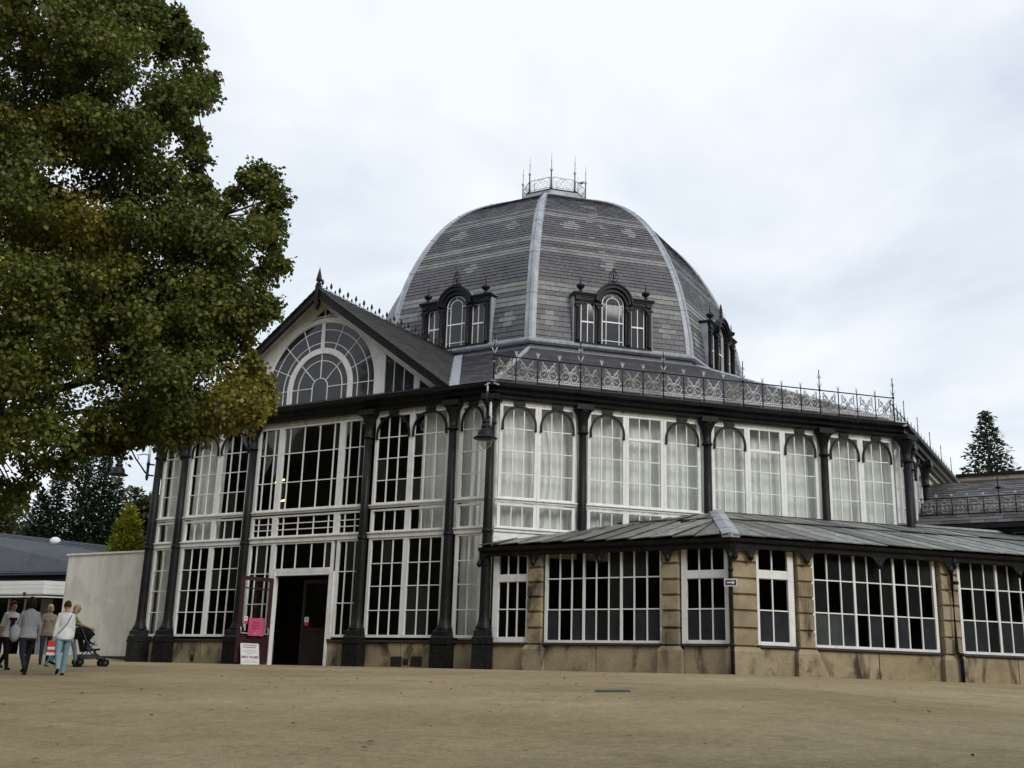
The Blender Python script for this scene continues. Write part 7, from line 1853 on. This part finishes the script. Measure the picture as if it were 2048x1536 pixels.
# wooded bank behind the photographer (mirrored in the panes)
def woodland():
    mb = MB(); rr = random.Random(4)
    P = []
    for i in range(64):
        a = R(-176 + 186 * i / 63)
        rad_ = 56 + rr.uniform(-3, 5)
        h = rr.uniform(14.0, 19.0)
        P.append((rad_ * math.cos(a), rad_ * math.sin(a), h, rr.uniform(3.2, 4.6)))
    for x, y, h, r in P:
        prof = [(r * 0.8, -3.0), (r, h * 0.2), (r * 1.05, h * 0.45), (r * 0.85, h * 0.7), (r * 0.5, h * 0.9), (0.2, h)]
        mb.lathe([(q * rr.uniform(.85, 1.12), z) for q, z in prof], (x, y), 9)
    me = mb.mesh('woodland', M['bark'])
    me.materials.clear(); me.materials.append(M['wood_mass'])
    link('woodland', me, kind='stuff')
M['wood_mass'] = varied('woodland_mass', (0.016, 0.022, 0.01), (0.045, 0.055, 0.022), 0.9, 0.9, 0.0, 0.1)
woodland()
# scattered fallen leaves
def litter():
    n = 260
    x = NR.uniform(6, 22, n); y = NR.uniform(-35, -20, n)
    P = np.stack([x, y, [gz(a, b) + 0.03 for a, b in zip(x, y)]], 1)
    keep = NR.random(n) < np.clip(1.15 - (x - 6) / 14, 0.12, 1)
    P = P[keep]; n = len(P)
    d = unitv(n) * np.array([1, 1, 0.15]); up = unitv(n) * 0.3 + np.array([0, 0, 1.0])
    me = leaf_mesh('leaf_litter', P, NR.uniform(0.04, 0.08, n), d, up, NR.random(n) * 0.3, (NR.random(n) < 0.5) * NR.random(n), M['dead_leaf'], 0.7, 0.1)
    link('leaf_litter', me, kind='stuff')
M['dead_leaf'] = leaf_mat('dead_leaves', (0.07, 0.045, 0.025), (0.10, 0.07, 0.03), (0.30, 0.20, 0.08), 0.1)
litter()
# ================================================================== PEOPLE
M['skin'] = varied('skin', (0.42, 0.25, 0.18), (0.50, 0.31, 0.23), 20, 0.6)
M['hair_black'] = varied('dark_hair', (0.010, 0.008, 0.007), (0.022, 0.016, 0.014), 60, 0.6, 0, 0.12)
M['hair_brown'] = varied('brown_hair', (0.03, 0.017, 0.010), (0.055, 0.03, 0.018), 60, 0.6, 0, 0.15)
M['hair_blond'] = varied('blond_hair', (0.42, 0.31, 0.17), (0.58, 0.46, 0.28), 60, 0.5)
M['hair_strawberry'] = varied('strawberry_hair', (0.50, 0.30, 0.15), (0.64, 0.42, 0.24), 60, 0.5)
for nm, c in (('top_white', (0.74, 0.74, 0.78)), ('top_grey', (0.30, 0.32, 0.35)), ('top_beige', (0.34, 0.29, 0.24)), ('top_lime', (0.55, 0.60, 0.28)), ('denim_light', (0.20, 0.33, 0.42)),
              ('denim_dark', (0.018, 0.022, 0.035)), ('denim_blue', (0.035, 0.055, 0.085)), ('trousers_black', (0.012, 0.011, 0.013)), ('shoe', (0.015, 0.012, 0.012)), ('shoe_brown', (0.06, 0.03, 0.02)),
              ('toddler_blue', (0.16, 0.34, 0.52)), ('pram_black', (0.012, 0.012, 0.014)), ('pram_grey', (0.09, 0.095, 0.10)), ('child_navy', (0.05, 0.05, 0.12)), ('blanket', (0.25, 0.24, 0.36)), ('print_dark', (0.03, 0.018, 0.025)), ('bag_red', (0.55, 0.06, 0.07)), ('bag_pale', (0.40, 0.41, 0.44)), ('eye', (0.01, 0.01, 0.01)), ('lip', (0.35, 0.12, 0.10))):
    M[nm] = fabric(nm, c)
def sph(mb, c, r, n=10, m_=7):
    """ellipsoid, r = (rx, ry, rz)"""
    rings = []
    for j in range(1, m_):
        t = PI * j / m_
        rings.append([mb.av(c[0] + r[0] * math.sin(t) * math.cos(2 * PI * k / n), c[1] + r[1] * math.sin(t) * math.sin(2 * PI * k / n), c[2] + r[2] * math.cos(t)) for k in range(n)])
    a = mb.av(c[0], c[1], c[2] + r[2]); b = mb.av(c[0], c[1], c[2] - r[2])
    for k in range(n):
        mb.af([a, rings[0][k], rings[0][(k + 1) % n]], True); mb.af([b, rings[-1][(k + 1) % n], rings[-1][k]], True)
    for j in range(len(rings) - 1):
        for k in range(n): mb.af([rings[j][k], rings[j + 1][k], rings[j + 1][(k + 1) % n], rings[j][(k + 1) % n]], True)
def person(label, loc, fwd, height=1.65, legs=((20, 15), (-20, 25)), arms=((-15, 8, 20), (15, 8, 20)), top='top_white', legc='denim_dark', shoe='shoe', hair='hair_black', hairstyle='short', sleeve='long', hem=0.90, girth=1.0, lean=3, flare=1.0, seated=False, group=None, head_tilt=0.0, extra=None, female=True):
    """legs: (swing, knee bend) right then left; arms: (swing, spread, elbow bend) right then left. Local +y is forward, +x is the person's right."""
    S = 0.90 * height / 1.70
    segs = []                # (p, q, r0, r1, mat)
    vox = MB()
    def seg(p, q, r0, r1, mat, n=10, squash=None):
        p, q = Vector(p), Vector(q)
        segs.append((p, q, r0, r1, mat))
        vox.tube([p, p.lerp(q, .5), q], [r0, (r0 + r1) / 2, r1], n)
        sph(vox, q, (r1, r1, r1), 10, 6); sph(vox, p, (r0, r0, r0), 10, 6)
    ln = math.tan(R(lean))
    def T(x, y, z): return Vector((x, y + (z - 0.93) * ln, z))
    gth = girth
    pelvis = T(0, 0, 0.93)
    # torso as stacked ellipses
    rings = [(0.80, 0.150, 0.115), (0.90, 0.168, 0.122), (1.00, 0.150, 0.110), (1.10, 0.140, 0.105), (1.22, 0.155, 0.115), (1.32, 0.165, 0.112), (1.40, 0.150, 0.092), (1.45, 0.095, 0.07), (1.48, 0.06, 0.06)]
    rr_ = []
    for z, a, b in rings:
        fl = flare if z < 1.05 else 1.0
        c = T(0, -0.005 if z > 1.2 else 0, z)
        rr_.append([vox.av(c.x + a * gth * fl * math.cos(2 * PI * k / 16), c.y + b * gth * fl * math.sin(2 * PI * k / 16), c.z) for k in range(16)])
    for j in range(len(rr_) - 1):
        for k in range(16): vox.af([rr_[j][k], rr_[j][(k + 1) % 16], rr_[j + 1][(k + 1) % 16], rr_[j + 1][k]], True)
    vox.af(rr_[0][::-1]); vox.af(rr_[-1])
    if female:
        for s in (-1, 1): sph(vox, T(s * 0.07, 0.085, 1.27), (0.065, 0.055, 0.06))
    # neck and head
    nk = T(0, 0.0, 1.47); hd = T(0, 0.025, 1.60)
    seg(nk, hd + Vector((0, -0.015, -0.06)), 0.052, 0.050, 'skin')
    sph(vox, hd, (0.074, 0.092, 0.105), 14, 10)
    sph(vox, hd + Vector((0, 0.035, -0.065)), (0.052, 0.05, 0.045), 10, 7)
    sph(vox, hd + Vector((0, 0.097, -0.012)), (0.013, 0.018, 0.022), 8, 6)
    for s in (-1, 1): sph(vox, hd + Vector((s * 0.075, -0.005, -0.01)), (0.012, 0.02, 0.03), 8, 6)
    # arms
    hands = []
    for s, (sw, sp, el) in zip((1, -1), arms):
        sh_ = T(s * (0.142 + 0.05 * (gth - 1)), 0, 1.385)
        a1 = R(sw); b1 = R(sp)
        d1 = Vector((s * math.sin(b1), math.sin(a1) * math.cos(b1), -math.cos(a1) * math.cos(b1)))
        e = sh_ + d1 * 0.285
        a2 = R(sw + el); b2 = R(sp * 0.4)
        d2 = Vector((s * math.sin(b2), math.sin(a2) * math.cos(b2), -math.cos(a2) * math.cos(b2)))
        w = e + d2 * 0.25
        up_m = top; lo_m = top if sleeve == 'long' else 'skin'
        seg(sh_, e, 0.053 * gth ** .3, 0.042, up_m if sleeve != 'none' else 'skin')
        if sleeve == 'short': seg(e.lerp(sh_, .25), e, 0.040, 0.039, 'skin')
        if sleeve == 'long': seg(e, e.lerp(w, 0.82), 0.043, 0.036, top); seg(e.lerp(w, .82), w, 0.03, 0.026, 'skin')
        else: seg(e, w, 0.040, 0.027, 'skin')
        hands.append(w)
        # hand: palm, four fingers, thumb
        pm_ = w + d2 * 0.075
        seg(w, pm_, 0.026, 0.030, 'skin', 8)
        side = d2.cross(Vector((s, 0, 0))).normalized()          # knuckles run front to back when the arm hangs
        for fi in range(4):
            o = side * (0.030 - 0.020 * fi)
            L = (0.062, 0.070, 0.066, 0.052)[fi]
            k0 = pm_ + o; k1 = k0 + d2 * L * 0.55 + Vector((-s * 0.008, 0, 0)); k2 = k1 + d2 * L * 0.45 + Vector((-s * 0.02, 0, 0))
            seg(k0, k1, 0.0095, 0.009, 'skin', 6); seg(k1, k2, 0.009, 0.008, 'skin', 6)
        seg(w + d2 * 0.03 + side * 0.024, w + d2 * 0.065 + side * 0.052, 0.011, 0.009, 'skin', 6); seg(w + d2 * 0.065 + side * 0.052, w + d2 * 0.095 + side * 0.050, 0.009, 0.008, 'skin', 6)
    # legs
    low = 9
    feet = []
    for s, (sw, kn) in zip((1, -1), legs):
        h = Vector((s * 0.088 * gth ** .5, 0, 0.90))
        a1 = R(sw)
        k = h + Vector((s * 0.01, math.sin(a1) * 0.42, -math.cos(a1) * 0.42))
        a2 = R(sw - kn)
        an = k + Vector((0, math.sin(a2) * 0.41, -math.cos(a2) * 0.41))
        seg(h, k, 0.092 * gth ** .5, 0.062, legc); seg(k, an, 0.060 * flare ** .5, 0.047 * flare, legc)
        fa = R(max(-25, sw - kn)) if kn > 15 and sw < 0 else 0.0
        fd = Vector((0, math.cos(fa), math.sin(fa) * 1.2))
        toe = an + fd * 0.16 + Vector((0, 0, -0.055 if fa == 0 else -0.04))
        heel = an + Vector((0, -0.045, -0.05))
        seg(heel, an + fd * 0.08 + Vector((0, 0, -0.05)), 0.035, 0.036, shoe); seg(an + fd * .08 + Vector((0, 0, -.05)), toe, 0.036, 0.028, shoe)
        low = min(low, heel.z - 0.035, toe.z - 0.028)
    me0 = vox.mesh('body_raw', [])
    if seated: low = seated
    tmp = bpy.data.objects.new('tmp', me0); col.objects.link(tmp)
    md = tmp.modifiers.new('rm', 'REMESH'); md.mode = 'VOXEL'; md.voxel_size = 0.0105; md.adaptivity = 0.0
    sm = tmp.modifiers.new('sm', 'SMOOTH'); sm.factor = 0.5; sm.iterations = 3
    dg = bpy.context.evaluated_depsgraph_get()
    me = bpy.data.meshes.new_from_object(tmp.evaluated_get(dg))
    bpy.data.objects.remove(tmp)
    me.name = 'body'
    nv = len(me.vertices); co = np.empty(nv * 3, dtype=np.float32); me.vertices.foreach_get('co', co); co = co.reshape(-1, 3)
    npoly = len(me.polygons); pc = np.empty(npoly * 3, dtype=np.float32); me.polygons.foreach_get('center', pc); pc = pc.reshape(-1, 3)
    mats = [top, legc, 'skin', shoe]
    best = np.full(npoly, 1e9); lab = np.zeros(npoly, dtype=np.int32)
    segs2 = segs + [(T(0, 0, z0), T(0, 0, z1), 0.135 * gth, 0.135 * gth, 'torso') for z0, z1 in ((0.82, 1.0), (1.0, 1.2), (1.2, 1.42))] + [(hd, hd + Vector((0, 0.02, -0.03)), 0.10, 0.09, 'skin')]
    for p, q, r0, r1, mt in segs2:
        p_, q_ = np.array(p), np.array(q); d = q_ - p_; L2 = d @ d + 1e-9
        t = np.clip(((pc - p_) @ d) / L2, 0, 1)
        dist = np.linalg.norm(pc - (p_ + t[:, None] * d), axis=1) - (r0 + (r1 - r0) * t)
        if mt == 'torso': li = np.where(pc[:, 2] > hem - 0.06 * (1), 0, 1)
        else: li = np.full(npoly, mats.index(mt))
        u = dist < best
        lab[u] = li[u]; best[u] = dist[u]
    ctr_leg = (lab == 1) & (pc[:, 2] > hem - 0.06) & (np.abs(pc[:, 0]) < 0.26)
    lab[ctr_leg & (pc[:, 2] > hem - .06)] = 0
    # neckline
    nl = (lab == 0) & (pc[:, 2] > 1.445) & (np.abs(pc[:, 0]) < 0.085); lab[nl] = 2
    me.materials.clear()
    for m_ in mats: me.materials.append(M[m_])
    me.polygons.foreach_set('material_index', lab); me.polygons.foreach_set('use_smooth', [True] * npoly)
    fw = Vector(fwd); fw.z = 0; fw.normalize()
    rz = math.atan2(fw.y, fw.x) - PI / 2
    t = thing('person', label, 'person', loc, rz, group)
    base = parent_world(t)
    lift = Matrix.Translation((0, 0, -low * S)) if not seated else Matrix.Identity(4)
    # local +x must be the person's right when +y is forward
    m = base @ lift @ Matrix.Scale(S, 4)
    link('body', me, t, m)
    # hair
    hb = MB()
    hl = hd + Vector((0, -0.012, 0.012))
    n_, mm = 16, 10
    def hair_ok(v): return True
    if hairstyle in ('short', 'bob', 'long', 'big'):
        sc_ = {'short': 1.13, 'bob': 1.18, 'long': 1.15, 'big': 1.42}[hairstyle]
        tmpb = MB(); sph(tmpb, hl, (0.076 * sc_, 0.092 * sc_, 0.106 * sc_), 18, 12)
        keep = []
        for f_ in tmpb.f:
            c = sum((Vector(tmpb.v[i]) for i in f_), Vector()) / len(f_) - hd
            if c.y > 0.045 and c.z < 0.045: continue
            if c.z < (-0.03 if hairstyle == 'short' else -0.10): continue
            keep.append(f_)
        for v in tmpb.v:
            d_ = Vector(v) - hl; k_ = 1 + 0.05 * mnoise.noise(d_ * 40)
            hb.v.append(tuple(hl + d_ * k_))
        for f_ in keep: hb.f.append(f_); hb.mi.append(0); hb.sm.append(True)
    if hairstyle in ('long', 'bob'):
        Lh = 0.30 if hairstyle == 'long' else 0.10
        for x in (-0.06, -0.035, 0, 0.035, 0.06):
            p0 = hl + Vector((x, -0.06 + 0.03 * abs(x) / 0.06, 0.0)); hb.tube([tuple(p0), tuple(p0 + Vector((x * .15, -0.03, -Lh * .5))), tuple(p0 + Vector((x * .1, -0.02, -Lh)))], [0.035, 0.036, 0.014], 6)
    if hairstyle == 'big':
        for _ in range(16):
            v = Vector((rng.gauss(0, 1), rng.gauss(-.7, .6), rng.gauss(0.1, .8))).normalized(); sph(hb, hl + Vector((v.x * .085, v.y * .10, v.z * .10 - 0.01)), (0.04, 0.04, 0.04), 7, 5)
    ho = link('hair', hb.mesh('hair', M[hair]), t, m)
    if len(hb.f) and hairstyle != 'big':
        so = ho.modifiers.new('thick', 'SOLIDIFY'); so.thickness = 0.012
    for s in (-1, 1):
        eb = MB(); sph(eb, hd + Vector((s * 0.028, 0.083, 0.012)), (0.011, 0.008, 0.008), 8, 5); link('eye', eb.mesh('eye', M['eye']), t, m)
    lb_ = MB(); sph(lb_, hd + Vector((0, 0.086, -0.055)), (0.020, 0.008, 0.006), 8, 5); link('mouth', lb_.mesh('mouth', M['lip']), t, m)
    if extra: extra(t, m)
    return t, m, [m @ h for h in hands]
VA = Vector((-0.78, 0.63, 0)); VR = Vector((0.63, 0.78, 0))          # away from and to the right of the photographer, over there
def gp(x, y): return (x, y, gz(x, y))
def print_extra(t, m):
    for z0, z1, a, b in ((1.24, 1.31, -0.095, 0.10), (1.06, 1.24, -0.05, 0.06), (0.93, 1.04, -0.09, 0.06)):
        mb = MB(); n = 8
        def yy(x, z): return math.sqrt(max(0.0, 1 - (x / 0.165) ** 2)) * 0.115 + 0.012 + (z - 0.93) * math.tan(R(3))
        A0 = [[mb.av(a + (b - a) * i / n, yy(a + (b - a) * i / n, z), z) for z in (z0, z1)] for i in range(n + 1)]
        for i in range(n): mb.af([A0[i][0], A0[i + 1][0], A0[i + 1][1], A0[i][1]])
        o = link('shirt_print', mb.mesh('shirt_print', M['print_dark']), t, m)
        o.modifiers.new('thick', 'SOLIDIFY').thickness = 0.004
tall = person('woman seen from behind in a grey cardigan and dark jeans with bushy dark hair', gp(2.02, -25.30), VA * 1 - VR * 0.25, 1.66, ((28, 12), (-22, 30)), ((-8, 14, 35), (6, 12, 25)),
              'top_grey', 'denim_dark', 'shoe', 'hair_black', 'big', 'long', 0.92, 1.16, 5)
def strap(t, m):
    mb = MB()
    pts = [(0.13, 0.02, 1.44), (0.09, -0.10, 1.36), (0.03, -0.135, 1.22), (-0.06, -0.135, 1.08), (-0.14, -0.10, 0.96), (-0.175, 0.0, 0.90), (-0.12, 0.125, 1.02), (0.0, 0.15, 1.2), (0.09, 0.11, 1.36), (0.13, 0.02, 1.44)]
    mb.tube(pts, 0.008, 5); link('bag_strap', mb.mesh('bag_strap', M['print_dark']), t, m)
white = person('woman seen from behind in a white long sleeved top and light blue jeans', gp(2.72, -25.03), VA - VR * 0.15, 1.56, ((16, 6), (-14, 26)), ((4, 10, 12), (-6, 12, 14)),
               'top_white', 'denim_light', 'shoe', 'hair_brown', 'short', 'long', 0.90, 1.02, 2, 1.15, extra=strap)
person('man in a white T shirt with a dark print and black trousers', gp(-0.70, -23.72), -VA + VR * 0.55, 1.66, ((26, 8), (-24, 22)), ((-14, 9, 12), (12, 9, 18)),
       'top_white', 'trousers_black', 'shoe_brown', 'hair_brown', 'short', 'short', 0.90, 1.06, 2, extra=print_extra, female=False)
person('fair haired woman in a beige top and dark jeans walking towards the photographer', gp(-3.05, -20.90), -VA + VR * 0.1, 1.62, ((12, 4), (-10, 14)), ((6, 12, 30), (-4, 12, 26)),
       'top_beige', 'denim_blue', 'shoe', 'hair_blond', 'bob', 'short', 0.88, 1.12, 2)
blonde = person('woman with long strawberry blond hair in a lime top pushing the pushchair', gp(-1.20, -21.70), VR * 0.95 + VA * 0.25, 1.60, ((18, 6), (-18, 22)), ((38, 6, 34), (38, 6, 34)),
                'top_lime', 'denim_light', 'shoe', 'hair_strawberry', 'long', 'short', 0.92, 0.95, 6)
person('toddler in a white top and blue trousers walking beside the pushchair', gp(-1.38, -21.95), VR + VA * 0.2, 0.86, ((14, 4), (-14, 18)), ((30, 10, 30), (10, 10, 15)), 'top_white', 'toddler_blue', 'shoe_brown', 'hair_blond', 'short', 'short', 0.86, 1.25, 2, female=False)
# bags
hw_ = white[2][1] if len(white[2]) > 1 else Vector((2.7, -25, 0.3))
bg = thing('carrier_bag', 'red and white striped carrier bag in the left hand of the woman in white', 'bag', hw_ + Vector((0, 0, -0.36)))
for i, mt in enumerate(('paper', 'bag_red', 'paper', 'bag_red', 'bag_red')):
    mb = MB(); z = -0.33 + 0.052 * i; w_ = 0.088 - 0.003 * i
    P_ = [tuple(hw_ + VR * sx * w_ + VA * sy * 0.05 + Vector((0, 0, zz_))) for zz_ in (z, z + 0.0575) for sx, sy in ((-1, -1), (1, -1), (1, 1), (-1, 1))]
    mb.hexa(P_); build(mb, 'stripe', M[mt], bg)
mb = MB(); mb.tube([tuple(hw_ + VR * -0.09 + Vector((0, 0, -0.07))), tuple(hw_ + Vector((0, 0, -0.055))), tuple(hw_ + VR * 0.09 + Vector((0, 0, -0.07)))], 0.008, 5); build(mb, 'handle', M['bag_red'], bg)
ht_ = tall[1] @ Vector((-0.26, 0.10, 0.95))
sb_ = thing('shoulder_bag', 'pale grey bag hanging at the left side of the woman in the grey cardigan', 'bag', ht_ + Vector((0, 0, -0.16)))
mb = MB(); sph(mb, ht_, (0.13, 0.09, 0.17), 12, 8); build(mb, 'bag_body', M['bag_pale'], sb_)
mb = MB(); mb.tube([tuple(ht_ + Vector((0, 0, .15))), tuple(tall[1] @ Vector((-0.22, 0.06, 1.25))), tuple(tall[1] @ Vector((-0.17, -0.02, 1.44)))], 0.012, 5); build(mb, 'strap', M['bag_pale'], sb_)

# ---- pushchair
pd = (VR * 0.97 + VA * 0.20).normalized()
po = Vector(gp(-1.20, -21.70)) + pd * 0.44
pz = gz(po.x + 0.4, po.y + 0.5)
pf = lambda x, y, z: tuple(Vector((po.x, po.y, pz)) + (pd * x + Vector((-pd.y, pd.x, 0)) * y + Vector((0, 0, z))) * 0.9)
pram = thing('pushchair', 'black pushchair with a raised hood and double wheels, pushed by the blond woman', 'pushchair', (po.x, po.y, pz))
for y in (-0.24, 0.24):
    mb = MB(); mb.tube([pf(-0.42, y, 1.02), pf(-0.30, y, 0.98), pf(-0.12, y, 0.62), pf(0.10, y, 0.36), pf(0.42, y, 0.13)], 0.014, 6); build(mb, 'frame_tube', M['pram_grey'], pram)
    mb = MB(); mb.tube([pf(0.10, y, 0.62), pf(-0.05, y, 0.36), pf(-0.22, y, 0.10)], 0.013, 6); build(mb, 'frame_tube', M['pram_grey'], pram)
    mb = MB(); mb.tube([pf(-0.46, y, 1.03), pf(-0.36, y, 1.01)], 0.022, 6); build(mb, 'handle', M['pram_black'], pram)
    for x in (-0.22, 0.42):
        for dy in (-0.035, 0.035):
            mb = MB(); c_ = [pf(x, y + dy - 0.018, 0.085), pf(x, y + dy + 0.018, 0.085)]
            mb.tube(c_, 0.085, 14); w_o = build(mb, 'wheel', M['pram_black'], pram)
            mb = MB(); mb.tube([pf(x, y + dy - 0.022, 0.085), pf(x, y + dy + 0.022, 0.085)], 0.035, 10); build(mb, 'hub', M['pram_grey'], w_o)
mb = MB(); mb.hexa([pf(-0.16, -0.2, 0.34), pf(0.26, -0.2, 0.40), pf(0.26, 0.2, 0.40), pf(-0.16, 0.2, 0.34), pf(-0.16, -0.2, 0.40), pf(0.26, -0.2, 0.45), pf(0.26, 0.2, 0.45), pf(-0.16, 0.2, 0.40)]); build(mb, 'seat', M['pram_black'], pram)
mb = MB(); mb.hexa([pf(-0.17, -0.2, 0.36), pf(-0.11, -0.2, 0.36), pf(-0.11, 0.2, 0.36), pf(-0.17, 0.2, 0.36), pf(-0.32, -0.2, 0.88), pf(-0.27, -0.2, 0.90), pf(-0.27, 0.2, 0.90), pf(-0.32, 0.2, 0.88)]); build(mb, 'backrest', M['pram_black'], pram)
mb = MB()
hp = []
for i in range(9):
    a = R(150 - 125 * i / 8)
    row_ = []
    for j in range(9):
        b = PI * j / 8
        row_.append(mb.av(*pf(-0.20 + 0.36 * math.cos(a) * (0.55 + .45 * math.sin(b)), 0.24 * math.cos(b), 0.66 + 0.34 * math.sin(a) * math.sin(b) ** 0.5)))
    hp.append(row_)
for i in range(8):
    for j in range(8): mb.af([hp[i][j], hp[i + 1][j], hp[i + 1][j + 1], hp[i][j + 1]], True)
ho_ = build(mb, 'hood', M['pram_black'], pram); ho_.modifiers.new('thick', 'SOLIDIFY').thickness = 0.012
mb = MB(); mb.hexa([pf(-0.2, -0.18, 0.14), pf(0.22, -0.18, 0.18), pf(0.22, 0.18, 0.18), pf(-0.2, 0.18, 0.14), pf(-0.22, -0.2, 0.28), pf(0.26, -0.2, 0.30), pf(0.26, 0.2, 0.30), pf(-0.22, 0.2, 0.28)]); build(mb, 'basket', M['pram_grey'], pram)
mb = MB(); mb.hexa([pf(0.28, -0.19, 0.16), pf(0.42, -0.19, 0.18), pf(0.42, 0.19, 0.18), pf(0.28, 0.19, 0.16), pf(0.28, -0.19, 0.19), pf(0.42, -0.19, 0.21), pf(0.42, 0.19, 0.21), pf(0.28, 0.19, 0.19)]); build(mb, 'footrest', M['pram_black'], pram)
# child sitting in it
sx = pf(-0.03, 0, 0.0)
cs = 0.80
person('small child in a navy top sitting in the pushchair under the hood', (sx[0], sx[1], pz + 0.9 * (0.46 - 0.90 * cs / 1.70)), pd, cs, ((72, 50), (72, 50)), ((40, 12, 30), (40, 12, 30)), 'child_navy', 'blanket', 'shoe', 'hair_brown', 'short', 'long', 0.95, 1.25, -8, seated=0.001, female=False)
